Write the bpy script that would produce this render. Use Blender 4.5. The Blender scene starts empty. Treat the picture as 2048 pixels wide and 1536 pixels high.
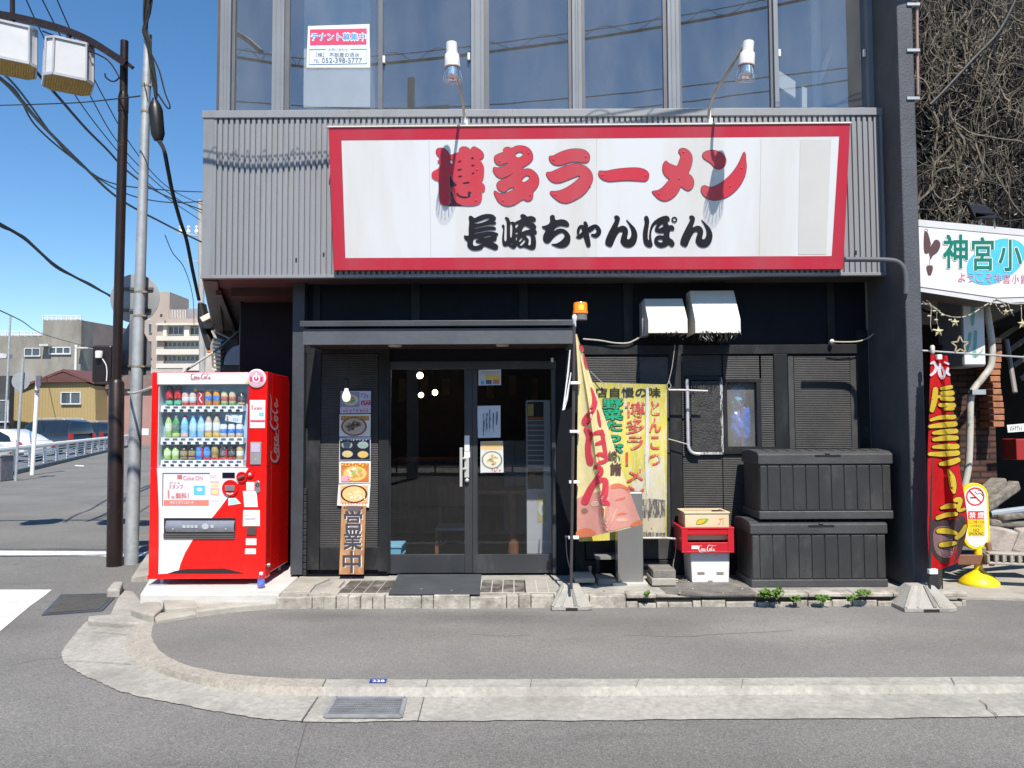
import bpy, bmesh, math, random
from mathutils import Vector, Matrix
S = bpy.context.scene
COL = S.collection
R = math.radians
random.seed(7)

# ---------------------------------------------------------------- camera, sky, sun, exposure
F, EYE, HORIZON = 1590.0, 1.5, 850.0
PITCH = math.atan((HORIZON - 768.0) / F)
ROLL = R(-0.25)
CAMROT = Matrix.Rotation(R(90) + PITCH, 3, 'X') @ Matrix.Rotation(ROLL, 3, 'Z')
camd = bpy.data.cameras.new('camera'); cam = bpy.data.objects.new('camera', camd); COL.objects.link(cam)
cam.matrix_world = Matrix.Translation((0, 0, EYE)) @ CAMROT.to_4x4()
camd.sensor_width = 36; camd.lens = F / 2048 * 36; camd.clip_start = .05; camd.clip_end = 3000
S.camera = cam

SUN_EL, SUN_AZ = R(54), R(10)          # azimuth: to the right of straight behind the camera
w = bpy.data.worlds.new("World"); S.world = w; w.use_nodes = True
nt = w.node_tree; bg = nt.nodes['Background']
sky = nt.nodes.new('ShaderNodeTexSky'); sky.sky_type = 'NISHITA'; sky.sun_disc = False
sky.sun_elevation = SUN_EL; sky.sun_rotation = math.pi - SUN_AZ
sky.air_density = 1.0; sky.dust_density = 0.05; sky.ozone_density = 3.0; sky.altitude = 0
hs = nt.nodes.new('ShaderNodeHueSaturation'); hs.inputs['Saturation'].default_value = 1.22; nt.links.new(sky.outputs[0], hs.inputs['Color'])
nt.links.new(hs.outputs[0], bg.inputs[0]); bg.inputs[1].default_value = 0.118
sd = bpy.data.lights.new('sun', 'SUN'); sd.energy = 5.0; sd.angle = R(0.5); sd.color = (1, .935, .84)
so = bpy.data.objects.new('sun', sd); COL.objects.link(so)
TOSUN = Vector((math.sin(SUN_AZ) * math.cos(SUN_EL), -math.cos(SUN_AZ) * math.cos(SUN_EL), math.sin(SUN_EL)))
so.rotation_euler = TOSUN.to_track_quat('Z', 'Y').to_euler(); so.location = (3, -12, 18)
S.view_settings.view_transform = 'Standard'; S.view_settings.look = 'None'
S.view_settings.exposure = 0.46; S.view_settings.gamma = 1
S.render.engine = 'CYCLES'
S.cycles.max_bounces = 6; S.cycles.transparent_max_bounces = 12; S.cycles.use_denoising = True
S.cycles.caustics_reflective = False; S.cycles.caustics_refractive = False

# ---------------------------------------------------------------- photograph -> place
CP = Vector((0, 0, EYE))
def ray(px, py): return CAMROT @ Vector(((px - 1024) / F, (768 - py) / F, -1))
def at_y(px, py, Y): r = ray(px, py); return CP + r * (Y / r.y)
def at_z(px, py, Z): r = ray(px, py); return CP + r * ((Z - EYE) / r.z)
def on_plane(px, py, P, N): r = ray(px, py); return CP + r * ((P - CP).dot(N) / r.dot(N))
def plane_y(Y): return lambda px, py, d=0.0: at_y(px, py, Y) + Vector((0, -d, 0))
def plane_z(Z): return lambda px, py, d=0.0: at_z(px, py, Z) + Vector((0, 0, d))

# ---------------------------------------------------------------- mesh building
def catmull(pts, n=6, closed=False):
    k = len(pts); out = []
    D = len(pts[0])
    for i in range(k if closed else k - 1):
        if closed: p0, p1, p2, p3 = pts[i - 1], pts[i], pts[(i + 1) % k], pts[(i + 2) % k]
        else: p0, p1, p2, p3 = pts[max(i - 1, 0)], pts[i], pts[i + 1], pts[min(i + 2, k - 1)]
        for s in range(n):
            t = s / n
            out.append(tuple(.5 * (2 * p1[j] + (p2[j] - p0[j]) * t + (2 * p0[j] - 5 * p1[j] + 4 * p2[j] - p3[j]) * t * t
                             + (3 * p1[j] - p0[j] - 3 * p2[j] + p3[j]) * t ** 3) for j in range(D)))
    if not closed: out.append(tuple(pts[-1]))
    return out

_gl = {}
def curve_mesh(cu):
    o = bpy.data.objects.new('tmp', cu); COL.objects.link(o)
    dg = bpy.context.evaluated_depsgraph_get()
    me = bpy.data.meshes.new_from_object(o.evaluated_get(dg))
    vs = [tuple(v.co[:2]) for v in me.vertices]; fs = [tuple(p.vertices) for p in me.polygons]
    bpy.data.objects.remove(o); bpy.data.curves.remove(cu); bpy.data.meshes.remove(me)
    return vs, fs
def glyphs(body, bold=0.0):
    k = (body, bold)
    if k not in _gl:
        cu = bpy.data.curves.new('tmp', 'FONT'); cu.body = body; cu.size = 1; cu.offset = bold; cu.resolution_u = 3
        _gl[k] = curve_mesh(cu)
    return _gl[k]
def outline_mesh(polys, smooth=True, grow=0.0, n=4):
    cu = bpy.data.curves.new('tmp', 'CURVE'); cu.dimensions = '2D'; cu.fill_mode = 'BOTH'; cu.offset = grow
    for p in polys:
        q = catmull(p, n, True) if smooth else p
        sp = cu.splines.new('POLY'); sp.points.add(len(q) - 1); sp.use_cyclic_u = True
        for i, c in enumerate(q): sp.points[i].co = (c[0], -c[1], 0, 1)
    vs, fs = curve_mesh(cu)
    return [(v[0], -v[1]) for v in vs], fs

class MB:
    def __init__(s): s.bm = bmesh.new(); s.k = 0.0
    def faces(s, vs, fs, flip=False):
        b = [s.bm.verts.new(v) for v in vs]
        for f in fs:
            try: s.bm.faces.new([b[i] for i in (reversed(f) if flip else f)])
            except ValueError: pass
        return b
    def box(s, x0, x1, y0, y1, z0, z1, M=None):
        if x0 > x1: x0, x1 = x1, x0
        if y0 > y1: y0, y1 = y1, y0
        if z0 > z1: z0, z1 = z1, z0
        v = [Vector(c) for c in ((x0, y0, z0), (x1, y0, z0), (x1, y1, z0), (x0, y1, z0), (x0, y0, z1), (x1, y0, z1), (x1, y1, z1), (x0, y1, z1))]
        if M: v = [M @ c for c in v]
        s.faces(v, [(0, 3, 2, 1), (4, 5, 6, 7), (0, 1, 5, 4), (1, 2, 6, 5), (2, 3, 7, 6), (3, 0, 4, 7)]); return s
    def pbox(s, px0, py0, px1, py1, Yf, Yb):
        """box whose front face, at depth Yf, covers this part of the photograph"""
        xm, ym = (px0 + px1) / 2, (py0 + py1) / 2
        s.box(at_y(px0, ym, Yf).x, at_y(px1, ym, Yf).x, Yf, Yb, at_y(xm, py1, Yf).z, at_y(xm, py0, Yf).z); return s
    def prect(s, px0, py0, px1, py1, Y):
        """one upright sheet at depth Y covering this part of the photograph"""
        xm, ym = (px0 + px1) / 2, (py0 + py1) / 2; a, b = at_y(px0, ym, Y).x, at_y(px1, ym, Y).x; c, e = at_y(xm, py1, Y).z, at_y(xm, py0, Y).z
        return s.quad(Vector((a, Y, c)), Vector((b, Y, c)), Vector((b, Y, e)), Vector((a, Y, e)))
    def quad(s, *p): s.faces(p, [tuple(range(len(p)))]); return s
    def prism(s, pts, off):
        off = Vector(off); n = len(pts); pts = [Vector(p) for p in pts]
        s.faces(pts + [p + off for p in pts], [tuple(range(n)), tuple(range(2 * n - 1, n - 1, -1))] + [(i, i + n, (i + 1) % n + n, (i + 1) % n) for i in range(n)]); return s
    def bar(s, a, b, w, h, up=(0, 0, 1)):
        a, b = Vector(a), Vector(b); d = (b - a).normalized(); up = Vector(up)
        if abs(d.dot(up)) > .98: up = Vector((0, 1, 0))
        r = d.cross(up).normalized(); u = r.cross(d)
        c = [r * (i * w / 2) + u * (j * h / 2) for i, j in ((-1, -1), (1, -1), (1, 1), (-1, 1))]
        s.faces([a + k for k in c] + [b + k for k in c], [(0, 1, 2, 3), (7, 6, 5, 4), (0, 4, 5, 1), (1, 5, 6, 2), (2, 6, 7, 3), (3, 7, 4, 0)]); return s
    def tube(s, pts, r, seg=8, caps=True):
        pts = [Vector(p) for p in pts]; n = len(pts)
        rs = r if isinstance(r, (list, tuple)) else [r] * n
        t = (pts[1] - pts[0]).normalized(); a = t.orthogonal().normalized(); rings = []
        for i, p in enumerate(pts):
            t2 = (pts[min(i + 1, n - 1)] - pts[max(i - 1, 0)])
            if t2.length > 1e-9:
                t2.normalize(); a = (a - t2 * a.dot(t2)); a = a.normalized() if a.length > 1e-6 else t2.orthogonal().normalized(); t = t2
            b = t.cross(a)
            rings.append([s.bm.verts.new(p + (a * math.cos(2 * math.pi * k / seg) + b * math.sin(2 * math.pi * k / seg)) * rs[i]) for k in range(seg)])
        for i in range(n - 1):
            for k in range(seg): s.bm.faces.new((rings[i][k], rings[i][(k + 1) % seg], rings[i + 1][(k + 1) % seg], rings[i + 1][k]))
        if caps: s.bm.faces.new(rings[0][::-1]); s.bm.faces.new(rings[-1])
        return s
    def lathe(s, prof, c, seg=20, axis=None):
        """prof: (radius, height) pairs; turned about c along axis (default +z)"""
        c = Vector(c); A = Vector(axis).normalized() if axis else Vector((0, 0, 1)); u = A.orthogonal().normalized(); v = A.cross(u)
        rings = [[s.bm.verts.new(c + A * h + (u * math.cos(2 * math.pi * k / seg) + v * math.sin(2 * math.pi * k / seg)) * max(r, 1e-5)) for k in range(seg)] for r, h in prof]
        for i in range(len(rings) - 1):
            for k in range(seg): s.bm.faces.new((rings[i][k], rings[i][(k + 1) % seg], rings[i + 1][(k + 1) % seg], rings[i + 1][k]))
        s.bm.faces.new(rings[0][::-1]); s.bm.faces.new(rings[-1]); return s
    def ball(s, c, r, seg=12, sc=(1, 1, 1)):
        m = Matrix.Translation(c) @ Matrix.Diagonal((r * sc[0], r * sc[1], r * sc[2], 1))
        bmesh.ops.create_uvsphere(s.bm, u_segments=seg, v_segments=max(6, seg * 2 // 3), radius=1, matrix=m); return s
    def shape(s, mesh, fn, d=0.0, maxlen=None):
        vs, fs = mesh
        b = bmesh.new(); bv = [b.verts.new((v[0], v[1], 0)) for v in vs]
        for f in fs:
            try: b.faces.new([bv[i] for i in f])
            except ValueError: pass
        bmesh.ops.remove_doubles(b, verts=b.verts[:], dist=1e-4)
        if maxlen:
            bmesh.ops.triangulate(b, faces=b.faces[:])
            for _ in range(5):
                e = [e for e in b.edges if e.calc_length() > maxlen]
                if not e: break
                bmesh.ops.subdivide_edges(b, edges=e, cuts=1); bmesh.ops.triangulate(b, faces=b.faces[:])
        b.verts.index_update(); s.k += .00006
        out = [fn(v.co.x, v.co.y, d + s.k) for v in b.verts]; ff = [tuple(v.index for v in f.verts) for f in b.faces]
        b.free(); s.faces(out, ff); return s
    def outline(s, polys, fn, d=0.0, grow=0.0, smooth=True, maxlen=None): return s.shape(outline_mesh(polys, smooth, grow), fn, d, maxlen)
    def rect(s, x0, y0, x1, y1, fn, d=0.0, maxlen=None): return s.shape(([(x0, y0), (x1, y0), (x1, y1), (x0, y1)], [(0, 3, 2, 1)]), fn, d, maxlen)
    def oval(s, cx, cy, rx, ry, fn, d=0.0, n=20, maxlen=None):
        return s.shape(([(cx + rx * math.cos(2 * math.pi * k / n), cy - ry * math.sin(2 * math.pi * k / n)) for k in range(n)], [tuple(range(n))]), fn, d, maxlen)
    def ring(s, cx, cy, r0, r1, fn, d=0.0, n=28, a0=0, a1=360):
        P = [(cx + r * math.cos(R(a0 + (a1 - a0) * k / n)), cy - r * math.sin(R(a0 + (a1 - a0) * k / n))) for k in range(n + 1) for r in (r0, r1)]
        return s.shape((P, [(2 * k, 2 * k + 1, 2 * k + 3, 2 * k + 2) for k in range(n)]), fn, d)
    def text(s, body, x0, y0, x1, y1, fn, d=0.0, bold=0.0, maxlen=None):
        vs, fs = glyphs(body)
        ax, bx_ = min(v[0] for v in vs), max(v[0] for v in vs); ay, by = min(v[1] for v in vs), max(v[1] for v in vs)
        kx, ky = (x1 - x0) / (bx_ - ax), (y1 - y0) / (by - ay)
        for ox, oy in s.shifts(bold): s.shape(([(x0 + (v[0] - ax) * kx + ox * min(kx, ky), y1 - (v[1] - ay) * ky + oy * min(kx, ky)) for v in vs], fs), fn, d, maxlen)
        return s
    def shifts(s, b):
        if not b: return [(0, 0)]
        n = 4 if b < .04 else 8
        return [(b * math.cos(2 * math.pi * (k + .5) / n), b * math.sin(2 * math.pi * (k + .5) / n)) for k in range(n)]
    def vtext(s, body, x0, y0, x1, y1, fn, d=0.0, bold=0.0, maxlen=None):
        h = (y1 - y0) / len(body)
        for i, ch in enumerate(body):
            vs, fs = glyphs(ch)
            if ch in 'ー': vs = [(.38 - v[1] + .12, 1 - v[0] - .12) for v in vs]
            for ox, oy in s.shifts(bold): s.shape(([(x0 + (v[0] + ox) * (x1 - x0), y0 + i * h + (.88 - v[1] + oy) * h) for v in vs], fs), fn, d, maxlen)
        return s
    def stroke(s, pts, fn, d=0.0, n=5, maxlen=None):
        """a brush stroke through (x, y, width) points, round at both ends"""
        q = catmull(pts, n); L, Rr = [], []
        for i, (x, y, wd) in enumerate(q):
            a, b = q[max(i - 1, 0)], q[min(i + 1, len(q) - 1)]; tx, ty = b[0] - a[0], b[1] - a[1]; l = math.hypot(tx, ty) or 1
            nx, ny = -ty / l * wd / 2, tx / l * wd / 2; L.append((x + nx, y + ny)); Rr.append((x - nx, y - ny))
        m = len(q); s.shape((L + Rr, [(i, i + 1, m + i + 1, m + i) for i in range(m - 1)]), fn, d, maxlen)
        for e in (q[0], q[-1]): s.oval(e[0], e[1], e[2] / 2, e[2] / 2, fn, d, 10)
        return s
    def build(s, name, mat, parent=None, bevel=0.0, smooth=False, solid=0.0, recalc=False):
        if recalc: bmesh.ops.recalc_face_normals(s.bm, faces=s.bm.faces[:])
        me = bpy.data.meshes.new(name); s.bm.to_mesh(me); s.bm.free(); me.materials.append(mat)
        if smooth:
            for p in me.polygons: p.use_smooth = True
        o = bpy.data.objects.new(name, me); COL.objects.link(o)
        if bevel:
            m = o.modifiers.new('bevel', 'BEVEL'); m.width = bevel; m.segments = 2; m.limit_method = 'ANGLE'; m.angle_limit = R(50)
        if solid:
            m = o.modifiers.new('solid', 'SOLIDIFY'); m.thickness = solid; m.offset = 0
        if smooth:
            m = o.modifiers.new('es', 'EDGE_SPLIT'); m.split_angle = R(42)
        if parent: put(o, parent)
        return o

def put(o, parent):
    o.parent = parent
    o.matrix_parent_inverse = ROOTM.get(parent.name, Matrix()).inverted()
ROOTM = {}
def tag(o, label=None, cat=None, group=None, kind=None):
    if label: o['label'] = label
    if cat: o['category'] = cat
    if group: o['group'] = group
    if kind: o['kind'] = kind
    return o
def thing(name, label, cat, loc=(0, 0, 0), group=None):
    o = bpy.data.objects.new(name, None); COL.objects.link(o); o.location = loc; o.empty_display_size = .1
    ROOTM[o.name] = Matrix.Translation(loc); return tag(o, label, cat, group)
def struct(o): o['kind'] = 'structure'; return o

# ---------------------------------------------------------------- materials
def newmat(name):
    m = bpy.data.materials.new(name); m.use_nodes = True; n = m.node_tree
    return m, n, n.nodes, n.links, n.nodes['Principled BSDF']
def ramp(N, a, b, ca=(0, 0, 0, 1), cb=(1, 1, 1, 1)):
    r = N.new('ShaderNodeValToRGB'); e = r.color_ramp.elements
    e[0].position = a; e[1].position = b; e[0].color = ca; e[1].color = cb; return r
def c4(c): return (c[0], c[1], c[2], 1)
def mixc(N, L, fac, a, b, mode='MIX'):
    m = N.new('ShaderNodeMix'); m.data_type = 'RGBA'; m.blend_type = mode
    for sock, v in ((m.inputs[0], fac), (m.inputs[6], a), (m.inputs[7], b)):
        if hasattr(v, 'links'): L.new(v, sock)
        elif isinstance(v, (int, float)): sock.default_value = v
        else: sock.default_value = c4(v)
    return m.outputs[2]
def coords(N, L, stretch=(1, 1, 1), rot=(0, 0, 0)):
    g = N.new('ShaderNodeTexCoord'); mp = N.new('ShaderNodeMapping'); mp.inputs[3].default_value = stretch; mp.inputs[2].default_value = rot
    L.new(g.outputs['Object'], mp.inputs[0]); return mp.outputs[0]
def noise(N, L, co, scale, detail=5, rough=.6):
    n = N.new('ShaderNodeTexNoise'); n.inputs['Scale'].default_value = scale; n.inputs['Detail'].default_value = detail
    n.inputs['Roughness'].default_value = rough; L.new(co, n.inputs['Vector']); return n.outputs[0]
def pm(name, col, rough=.55, metal=0.0, var=.12, scale=2.5, bump=0.0, bscale=40, stain=None, stain_amt=.5, stain_scale=1.2, stretch=(1, 1, 1), spec=.5, coat=0.0, emit=None, es=0.0, rvar=.12):
    """painted / moulded / stone surface: base colour with mottling, optional stain colour, bump and uneven gloss"""
    m, n, N, L, P = newmat(name)
    co = coords(N, L, stretch); nz = noise(N, L, co, scale)
    lo = [max(0, c * (1 - var)) for c in col]; hi = [min(1, c * (1 + var)) for c in col]
    r = ramp(N, .3, .7, c4(lo), c4(hi)); L.new(nz, r.inputs[0]); out = r.outputs[0]
    if stain:
        s2 = ramp(N, .62 - .35 * stain_amt, .8 - .2 * stain_amt); L.new(noise(N, L, co, stain_scale, 9, .72), s2.inputs[0])
        out = mixc(N, L, s2.outputs[0], out, stain)
    L.new(out, P.inputs['Base Color'])
    rr = N.new('ShaderNodeMapRange'); rr.inputs[3].default_value = max(.02, rough - rvar); rr.inputs[4].default_value = min(1, rough + rvar)
    L.new(noise(N, L, co, scale * 3.1), rr.inputs[0]); L.new(rr.outputs[0], P.inputs['Roughness'])
    P.inputs['Metallic'].default_value = metal; P.inputs['Specular IOR Level'].default_value = spec
    if coat: P.inputs['Coat Weight'].default_value = coat; P.inputs['Coat Roughness'].default_value = .08
    if bump:
        b = N.new('ShaderNodeBump'); b.inputs['Strength'].default_value = bump; b.inputs['Distance'].default_value = .01
        L.new(noise(N, L, co, bscale, 4), b.inputs['Height']); L.new(b.outputs[0], P.inputs['Normal'])
    if emit: P.inputs['Emission Color'].default_value = c4(emit); P.inputs['Emission Strength'].default_value = es
    return m
_flat = {}
def ink(col, rough=.6):
    k = (tuple(col), rough)
    if k not in _flat: _flat[k] = pm('print_ink', col, rough, var=.07, scale=9, rvar=.05)
    return _flat[k]
def glass(name, refl, tint=(1, 1, 1), rough=0.0, dust=0.0):
    """clear pane: see-through, mirror reflection that grows towards grazing angles, optionally a film of dust"""
    m, n, N, L, P = newmat(name); N.remove(P); out = N['Material Output']
    t = N.new('ShaderNodeBsdfTransparent'); t.inputs[0].default_value = c4(tint)
    g = N.new('ShaderNodeBsdfGlossy'); g.inputs['Roughness'].default_value = rough
    f = N.new('ShaderNodeLayerWeight'); pw = N.new('ShaderNodeMath'); pw.operation = 'POWER'; pw.inputs[1].default_value = 5; L.new(f.outputs['Facing'], pw.inputs[0])
    a = N.new('ShaderNodeMath'); a.operation = 'MULTIPLY_ADD'; a.use_clamp = True; a.inputs[1].default_value = .9; a.inputs[2].default_value = refl + .04; L.new(pw.outputs[0], a.inputs[0])
    mx = N.new('ShaderNodeMixShader'); L.new(a.outputs[0], mx.inputs[0]); L.new(t.outputs[0], mx.inputs[1]); L.new(g.outputs[0], mx.inputs[2])
    co = coords(N, L); b = N.new('ShaderNodeBump'); b.inputs['Strength'].default_value = .02; b.inputs['Distance'].default_value = .02
    L.new(noise(N, L, co, 1.3, 2), b.inputs['Height']); L.new(b.outputs[0], g.inputs['Normal']); last = mx.outputs[0]
    if dust:
        d = N.new('ShaderNodeBsdfDiffuse'); d.inputs[0].default_value = (.5, .5, .48, 1); r = ramp(N, .35, .75, (dust * .5,) * 3 + (1,), (dust * 1.5,) * 3 + (1,)); L.new(noise(N, L, coords(N, L, (1, 1, .3)), 2.2, 6), r.inputs[0])
        m2 = N.new('ShaderNodeMixShader'); L.new(r.outputs[0], m2.inputs[0]); L.new(last, m2.inputs[1]); L.new(d.outputs[0], m2.inputs[2]); last = m2.outputs[0]
    L.new(last, out.inputs[0]); return m
def asphalt(name, col, speck, coarse=1.0, blobs=()):
    m, n, N, L, P = newmat(name); co = coords(N, L)
    v = N.new('ShaderNodeTexVoronoi'); v.inputs['Scale'].default_value = 165 * coarse; L.new(co, v.inputs['Vector'])
    sep = N.new('ShaderNodeSeparateColor'); L.new(v.outputs['Color'], sep.inputs[0])
    r1 = ramp(N, .1, .95, c4([c * .72 for c in col]), c4([c * 1.28 for c in col])); L.new(sep.outputs[0], r1.inputs[0])
    r2 = ramp(N, .955, .985); L.new(sep.outputs[1], r2.inputs[0]); a = mixc(N, L, r2.outputs[0], r1.outputs[0], speck)
    r3 = ramp(N, .3, .72, (.80, .80, .80, 1), (1.16, 1.15, 1.13, 1)); L.new(noise(N, L, co, .55, 6, .65), r3.inputs[0])
    a = mixc(N, L, 1.0, a, r3.outputs[0], 'MULTIPLY')
    r4 = ramp(N, .58, .72); L.new(noise(N, L, coords(N, L, (.5, 2.4, 1)), .8, 8, .7), r4.inputs[0])
    dk = mixc(N, L, 1.0, a, (.74, .73, .72), 'MULTIPLY'); sc = N.new('ShaderNodeMath'); sc.operation = 'MULTIPLY'; sc.inputs[1].default_value = .85; L.new(r4.outputs[0], sc.inputs[0])
    a = mixc(N, L, sc.outputs[0], a, dk)
    for bx, by, rx, ry, k in blobs:         # worn and oil-stained places
        g = N.new('ShaderNodeTexCoord'); mp = N.new('ShaderNodeMapping'); mp.vector_type = 'POINT'; mp.inputs[3].default_value = (1 / rx, 1 / ry, 1); mp.inputs[1].default_value = (-bx / rx, -by / ry, 0); L.new(g.outputs['Object'], mp.inputs[0])
        ad = N.new('ShaderNodeVectorMath'); ad.operation = 'ADD'; n3 = N.new('ShaderNodeTexNoise'); n3.inputs['Scale'].default_value = 1.3; n3.inputs['Detail'].default_value = 6; n3.inputs['Roughness'].default_value = .7; L.new(mp.outputs[0], n3.inputs['Vector']); sb2 = N.new('ShaderNodeVectorMath'); sb2.operation = 'SUBTRACT'; sb2.inputs[1].default_value = (.5, .5, .5); L.new(n3.outputs['Color'], sb2.inputs[0]); L.new(mp.outputs[0], ad.inputs[0]); L.new(sb2.outputs[0], ad.inputs[1])
        gr = N.new('ShaderNodeTexGradient'); gr.gradient_type = 'SPHERICAL'; L.new(ad.outputs[0], gr.inputs[0]); rb = ramp(N, .0, .7, (1, 1, 1, 1), (k, k, k * .99, 1)); L.new(gr.outputs[1], rb.inputs[0]); a = mixc(N, L, 1.0, a, rb.outputs[0], 'MULTIPLY')
    # hairline cracks that wander across
    v2 = N.new('ShaderNodeTexVoronoi'); v2.feature = 'DISTANCE_TO_EDGE'; v2.inputs['Scale'].default_value = .33
    wob = N.new('ShaderNodeVectorMath'); wob.operation = 'ADD'; nn = N.new('ShaderNodeTexNoise'); nn.inputs['Scale'].default_value = 1.6; nn.inputs['Detail'].default_value = 6; L.new(co, nn.inputs['Vector'])
    L.new(co, wob.inputs[0]); L.new(nn.outputs['Color'], wob.inputs[1]); L.new(wob.outputs[0], v2.inputs['Vector'])
    r5 = ramp(N, .0008, .0022, (1, 1, 1, 1), (0, 0, 0, 1)); L.new(v2.outputs['Distance'], r5.inputs[0])
    r6 = ramp(N, .60, .66); L.new(noise(N, L, co, .7, 2), r6.inputs[0]); mm = N.new('ShaderNodeMath'); mm.operation = 'MULTIPLY'; L.new(r5.outputs[0], mm.inputs[0]); L.new(r6.outputs[0], mm.inputs[1])
    a = mixc(N, L, mm.outputs[0], a, [c * .35 for c in col]); L.new(a, P.inputs['Base Color'])
    P.inputs['Roughness'].default_value = .88; P.inputs['Specular IOR Level'].default_value = .25
    b = N.new('ShaderNodeBump'); b.inputs['Strength'].default_value = .2; b.inputs['Distance'].default_value = .003; L.new(v.outputs['Distance'], b.inputs['Height']); L.new(b.outputs[0], P.inputs['Normal'])
    return m
def ribbed(name, col, per_m, axis='Z', bump=.6, var=.25, groove=.42):
    m, n, N, L, P = newmat(name); co = coords(N, L)
    wv = N.new('ShaderNodeTexWave'); wv.bands_direction = axis; wv.inputs['Scale'].default_value = per_m * math.pi / 10 / 1.0; wv.inputs['Distortion'].default_value = .6; wv.inputs['Detail'].default_value = 1; wv.inputs['Detail Scale'].default_value = .6
    L.new(co, wv.inputs['Vector'])
    r = ramp(N, .32, .68, c4([c * (1 - var) for c in col]), c4([c * (1 + var) for c in col])); L.new(noise(N, L, co, 4, 8, .7), r.inputs[0])
    r2 = ramp(N, .0, .22, (groove, groove, groove, 1), (1, 1, 1, 1)); L.new(wv.outputs['Fac'], r2.inputs[0])
    L.new(mixc(N, L, 1.0, r.outputs[0], r2.outputs[0], 'MULTIPLY'), P.inputs['Base Color'])
    b = N.new('ShaderNodeBump'); b.inputs['Strength'].default_value = bump; b.inputs['Distance'].default_value = .008; L.new(wv.outputs['Fac'], b.inputs['Height']); L.new(b.outputs[0], P.inputs['Normal'])
    P.inputs['Roughness'].default_value = .62; P.inputs['Specular IOR Level'].default_value = .25; return m
def bricks(name, c1, c2, mortar, bw=.21, bh=.065, rot=(R(90), 0, 0), rough=.85, ms=.012):
    m, n, N, L, P = newmat(name); co = coords(N, L, (1, 1, 1), rot)
    b = N.new('ShaderNodeTexBrick'); b.inputs['Scale'].default_value = 1; b.inputs['Brick Width'].default_value = bw; b.inputs['Row Height'].default_value = bh
    b.inputs['Mortar Size'].default_value = ms; b.inputs['Color1'].default_value = c4(c1); b.inputs['Color2'].default_value = c4(c2); b.inputs['Mortar'].default_value = c4(mortar); L.new(co, b.inputs['Vector'])
    r3 = ramp(N, .3, .7, (.6, .6, .6, 1), (1.3, 1.25, 1.2, 1)); L.new(noise(N, L, co, 6, 6), r3.inputs[0])
    L.new(mixc(N, L, 1.0, b.outputs[0], r3.outputs[0], 'MULTIPLY'), P.inputs['Base Color']); P.inputs['Roughness'].default_value = rough
    bb = N.new('ShaderNodeBump'); bb.inputs['Strength'].default_value = .6; bb.inputs['Distance'].default_value = .006; bb.invert = True; L.new(b.outputs['Fac'], bb.inputs['Height']); L.new(bb.outputs[0], P.inputs['Normal'])
    return m
def wood(name, c1, c2, rough=.6, scale=(14, 14, 1.2)):
    m, n, N, L, P = newmat(name); co = coords(N, L, scale)
    r = ramp(N, .35, .68, c4(c1), c4(c2)); L.new(noise(N, L, co, 2.2, 8, .65), r.inputs[0]); L.new(r.outputs[0], P.inputs['Base Color']); P.inputs['Roughness'].default_value = rough
    b = N.new('ShaderNodeBump'); b.inputs['Strength'].default_value = .3; b.inputs['Distance'].default_value = .004; L.new(noise(N, L, co, 5, 6), b.inputs['Height']); L.new(b.outputs[0], P.inputs['Normal']); return m
def peeling(name, col, under, amt=.5, scale=7, stretch=(2.2, 2.2, .5), rough=.6):
    m, n, N, L, P = newmat(name); co = coords(N, L, stretch)
    r = ramp(N, amt, amt + .05); L.new(noise(N, L, co, scale, 10, .75), r.inputs[0])
    r2 = ramp(N, .3, .7, c4([c * .8 for c in col]), c4([min(1, c * 1.15) for c in col])); L.new(noise(N, L, co, 3), r2.inputs[0])
    L.new(mixc(N, L, r.outputs[0], r2.outputs[0], under), P.inputs['Base Color']); P.inputs['Roughness'].default_value = rough; return m

GREY_SHEET = pm('grey_painted_sheet', (.245, .252, .265), .42, var=.08, scale=1.6, stain=(.175, .175, .175), stain_amt=.33, stain_scale=3.2, stretch=(1, 1, .16))
GREY_FRAME = pm('grey_window_frame', (.20, .215, .24), .45, var=.1, scale=2)
BLACK_WOOD = pm('black_painted_wood', (.019, .0195, .021), .55, var=.3, scale=5, bump=.25, bscale=22, stain=(.05, .05, .051), stain_amt=.2, stain_scale=5, stretch=(1, 1, .4), spec=.22)
BLACK_WALL = pm('black_wall', (.0035, .0048, .009), .6, var=.2, scale=3, spec=.22)
BLACK_RIB = ribbed('black_ribbed_board', (.055, .055, .055), 60)
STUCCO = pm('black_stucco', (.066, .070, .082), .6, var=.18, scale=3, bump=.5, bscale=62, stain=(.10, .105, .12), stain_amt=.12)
SHADED_STUCCO = pm('shaded_stucco', (.02, .021, .024), .6, var=.2, scale=3, bump=.5, bscale=62, spec=.22)  # the column stucco again, its colour darkened for the shaded side
CONC = pm('pale_concrete', (.37, .345, .295), .85, var=.16, scale=5, bump=.5, bscale=70, stain=(.24, .225, .2), stain_amt=.35, stain_scale=2.2)
CONC2 = pm('kerb_concrete', (.39, .37, .33), .86, var=.2, scale=26, bump=.9, bscale=110, stain=(.24, .228, .2), stain_amt=.42, stain_scale=1.7)
CONC_PINK = pm('worn_kerb_stone', (.345, .315, .265), .88, var=.24, scale=42, bump=.9, bscale=90, stain=(.46, .42, .35), stain_amt=.38, stain_scale=12)
CONC_DARK = pm('weathered_concrete', (.2, .19, .17), .88, var=.25, scale=5, bump=.6, bscale=60, stain=(.1, .095, .085), stain_amt=.45, stain_scale=3)
ROADM = asphalt('road_asphalt', (.172, .168, .160), (.27, .265, .25), 1.0, ((-1.9, 3.6, 1.0, .35, .86), (.6, 3.75, 1.4, .3, .88), (1.9, 3.5, .5, .3, .82), (-4.5, 6.2, 1.2, .5, .8), (-3.0, 4.3, .5, .4, 1.15), (.2, 3.3, .8, .25, 1.12)))
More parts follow.
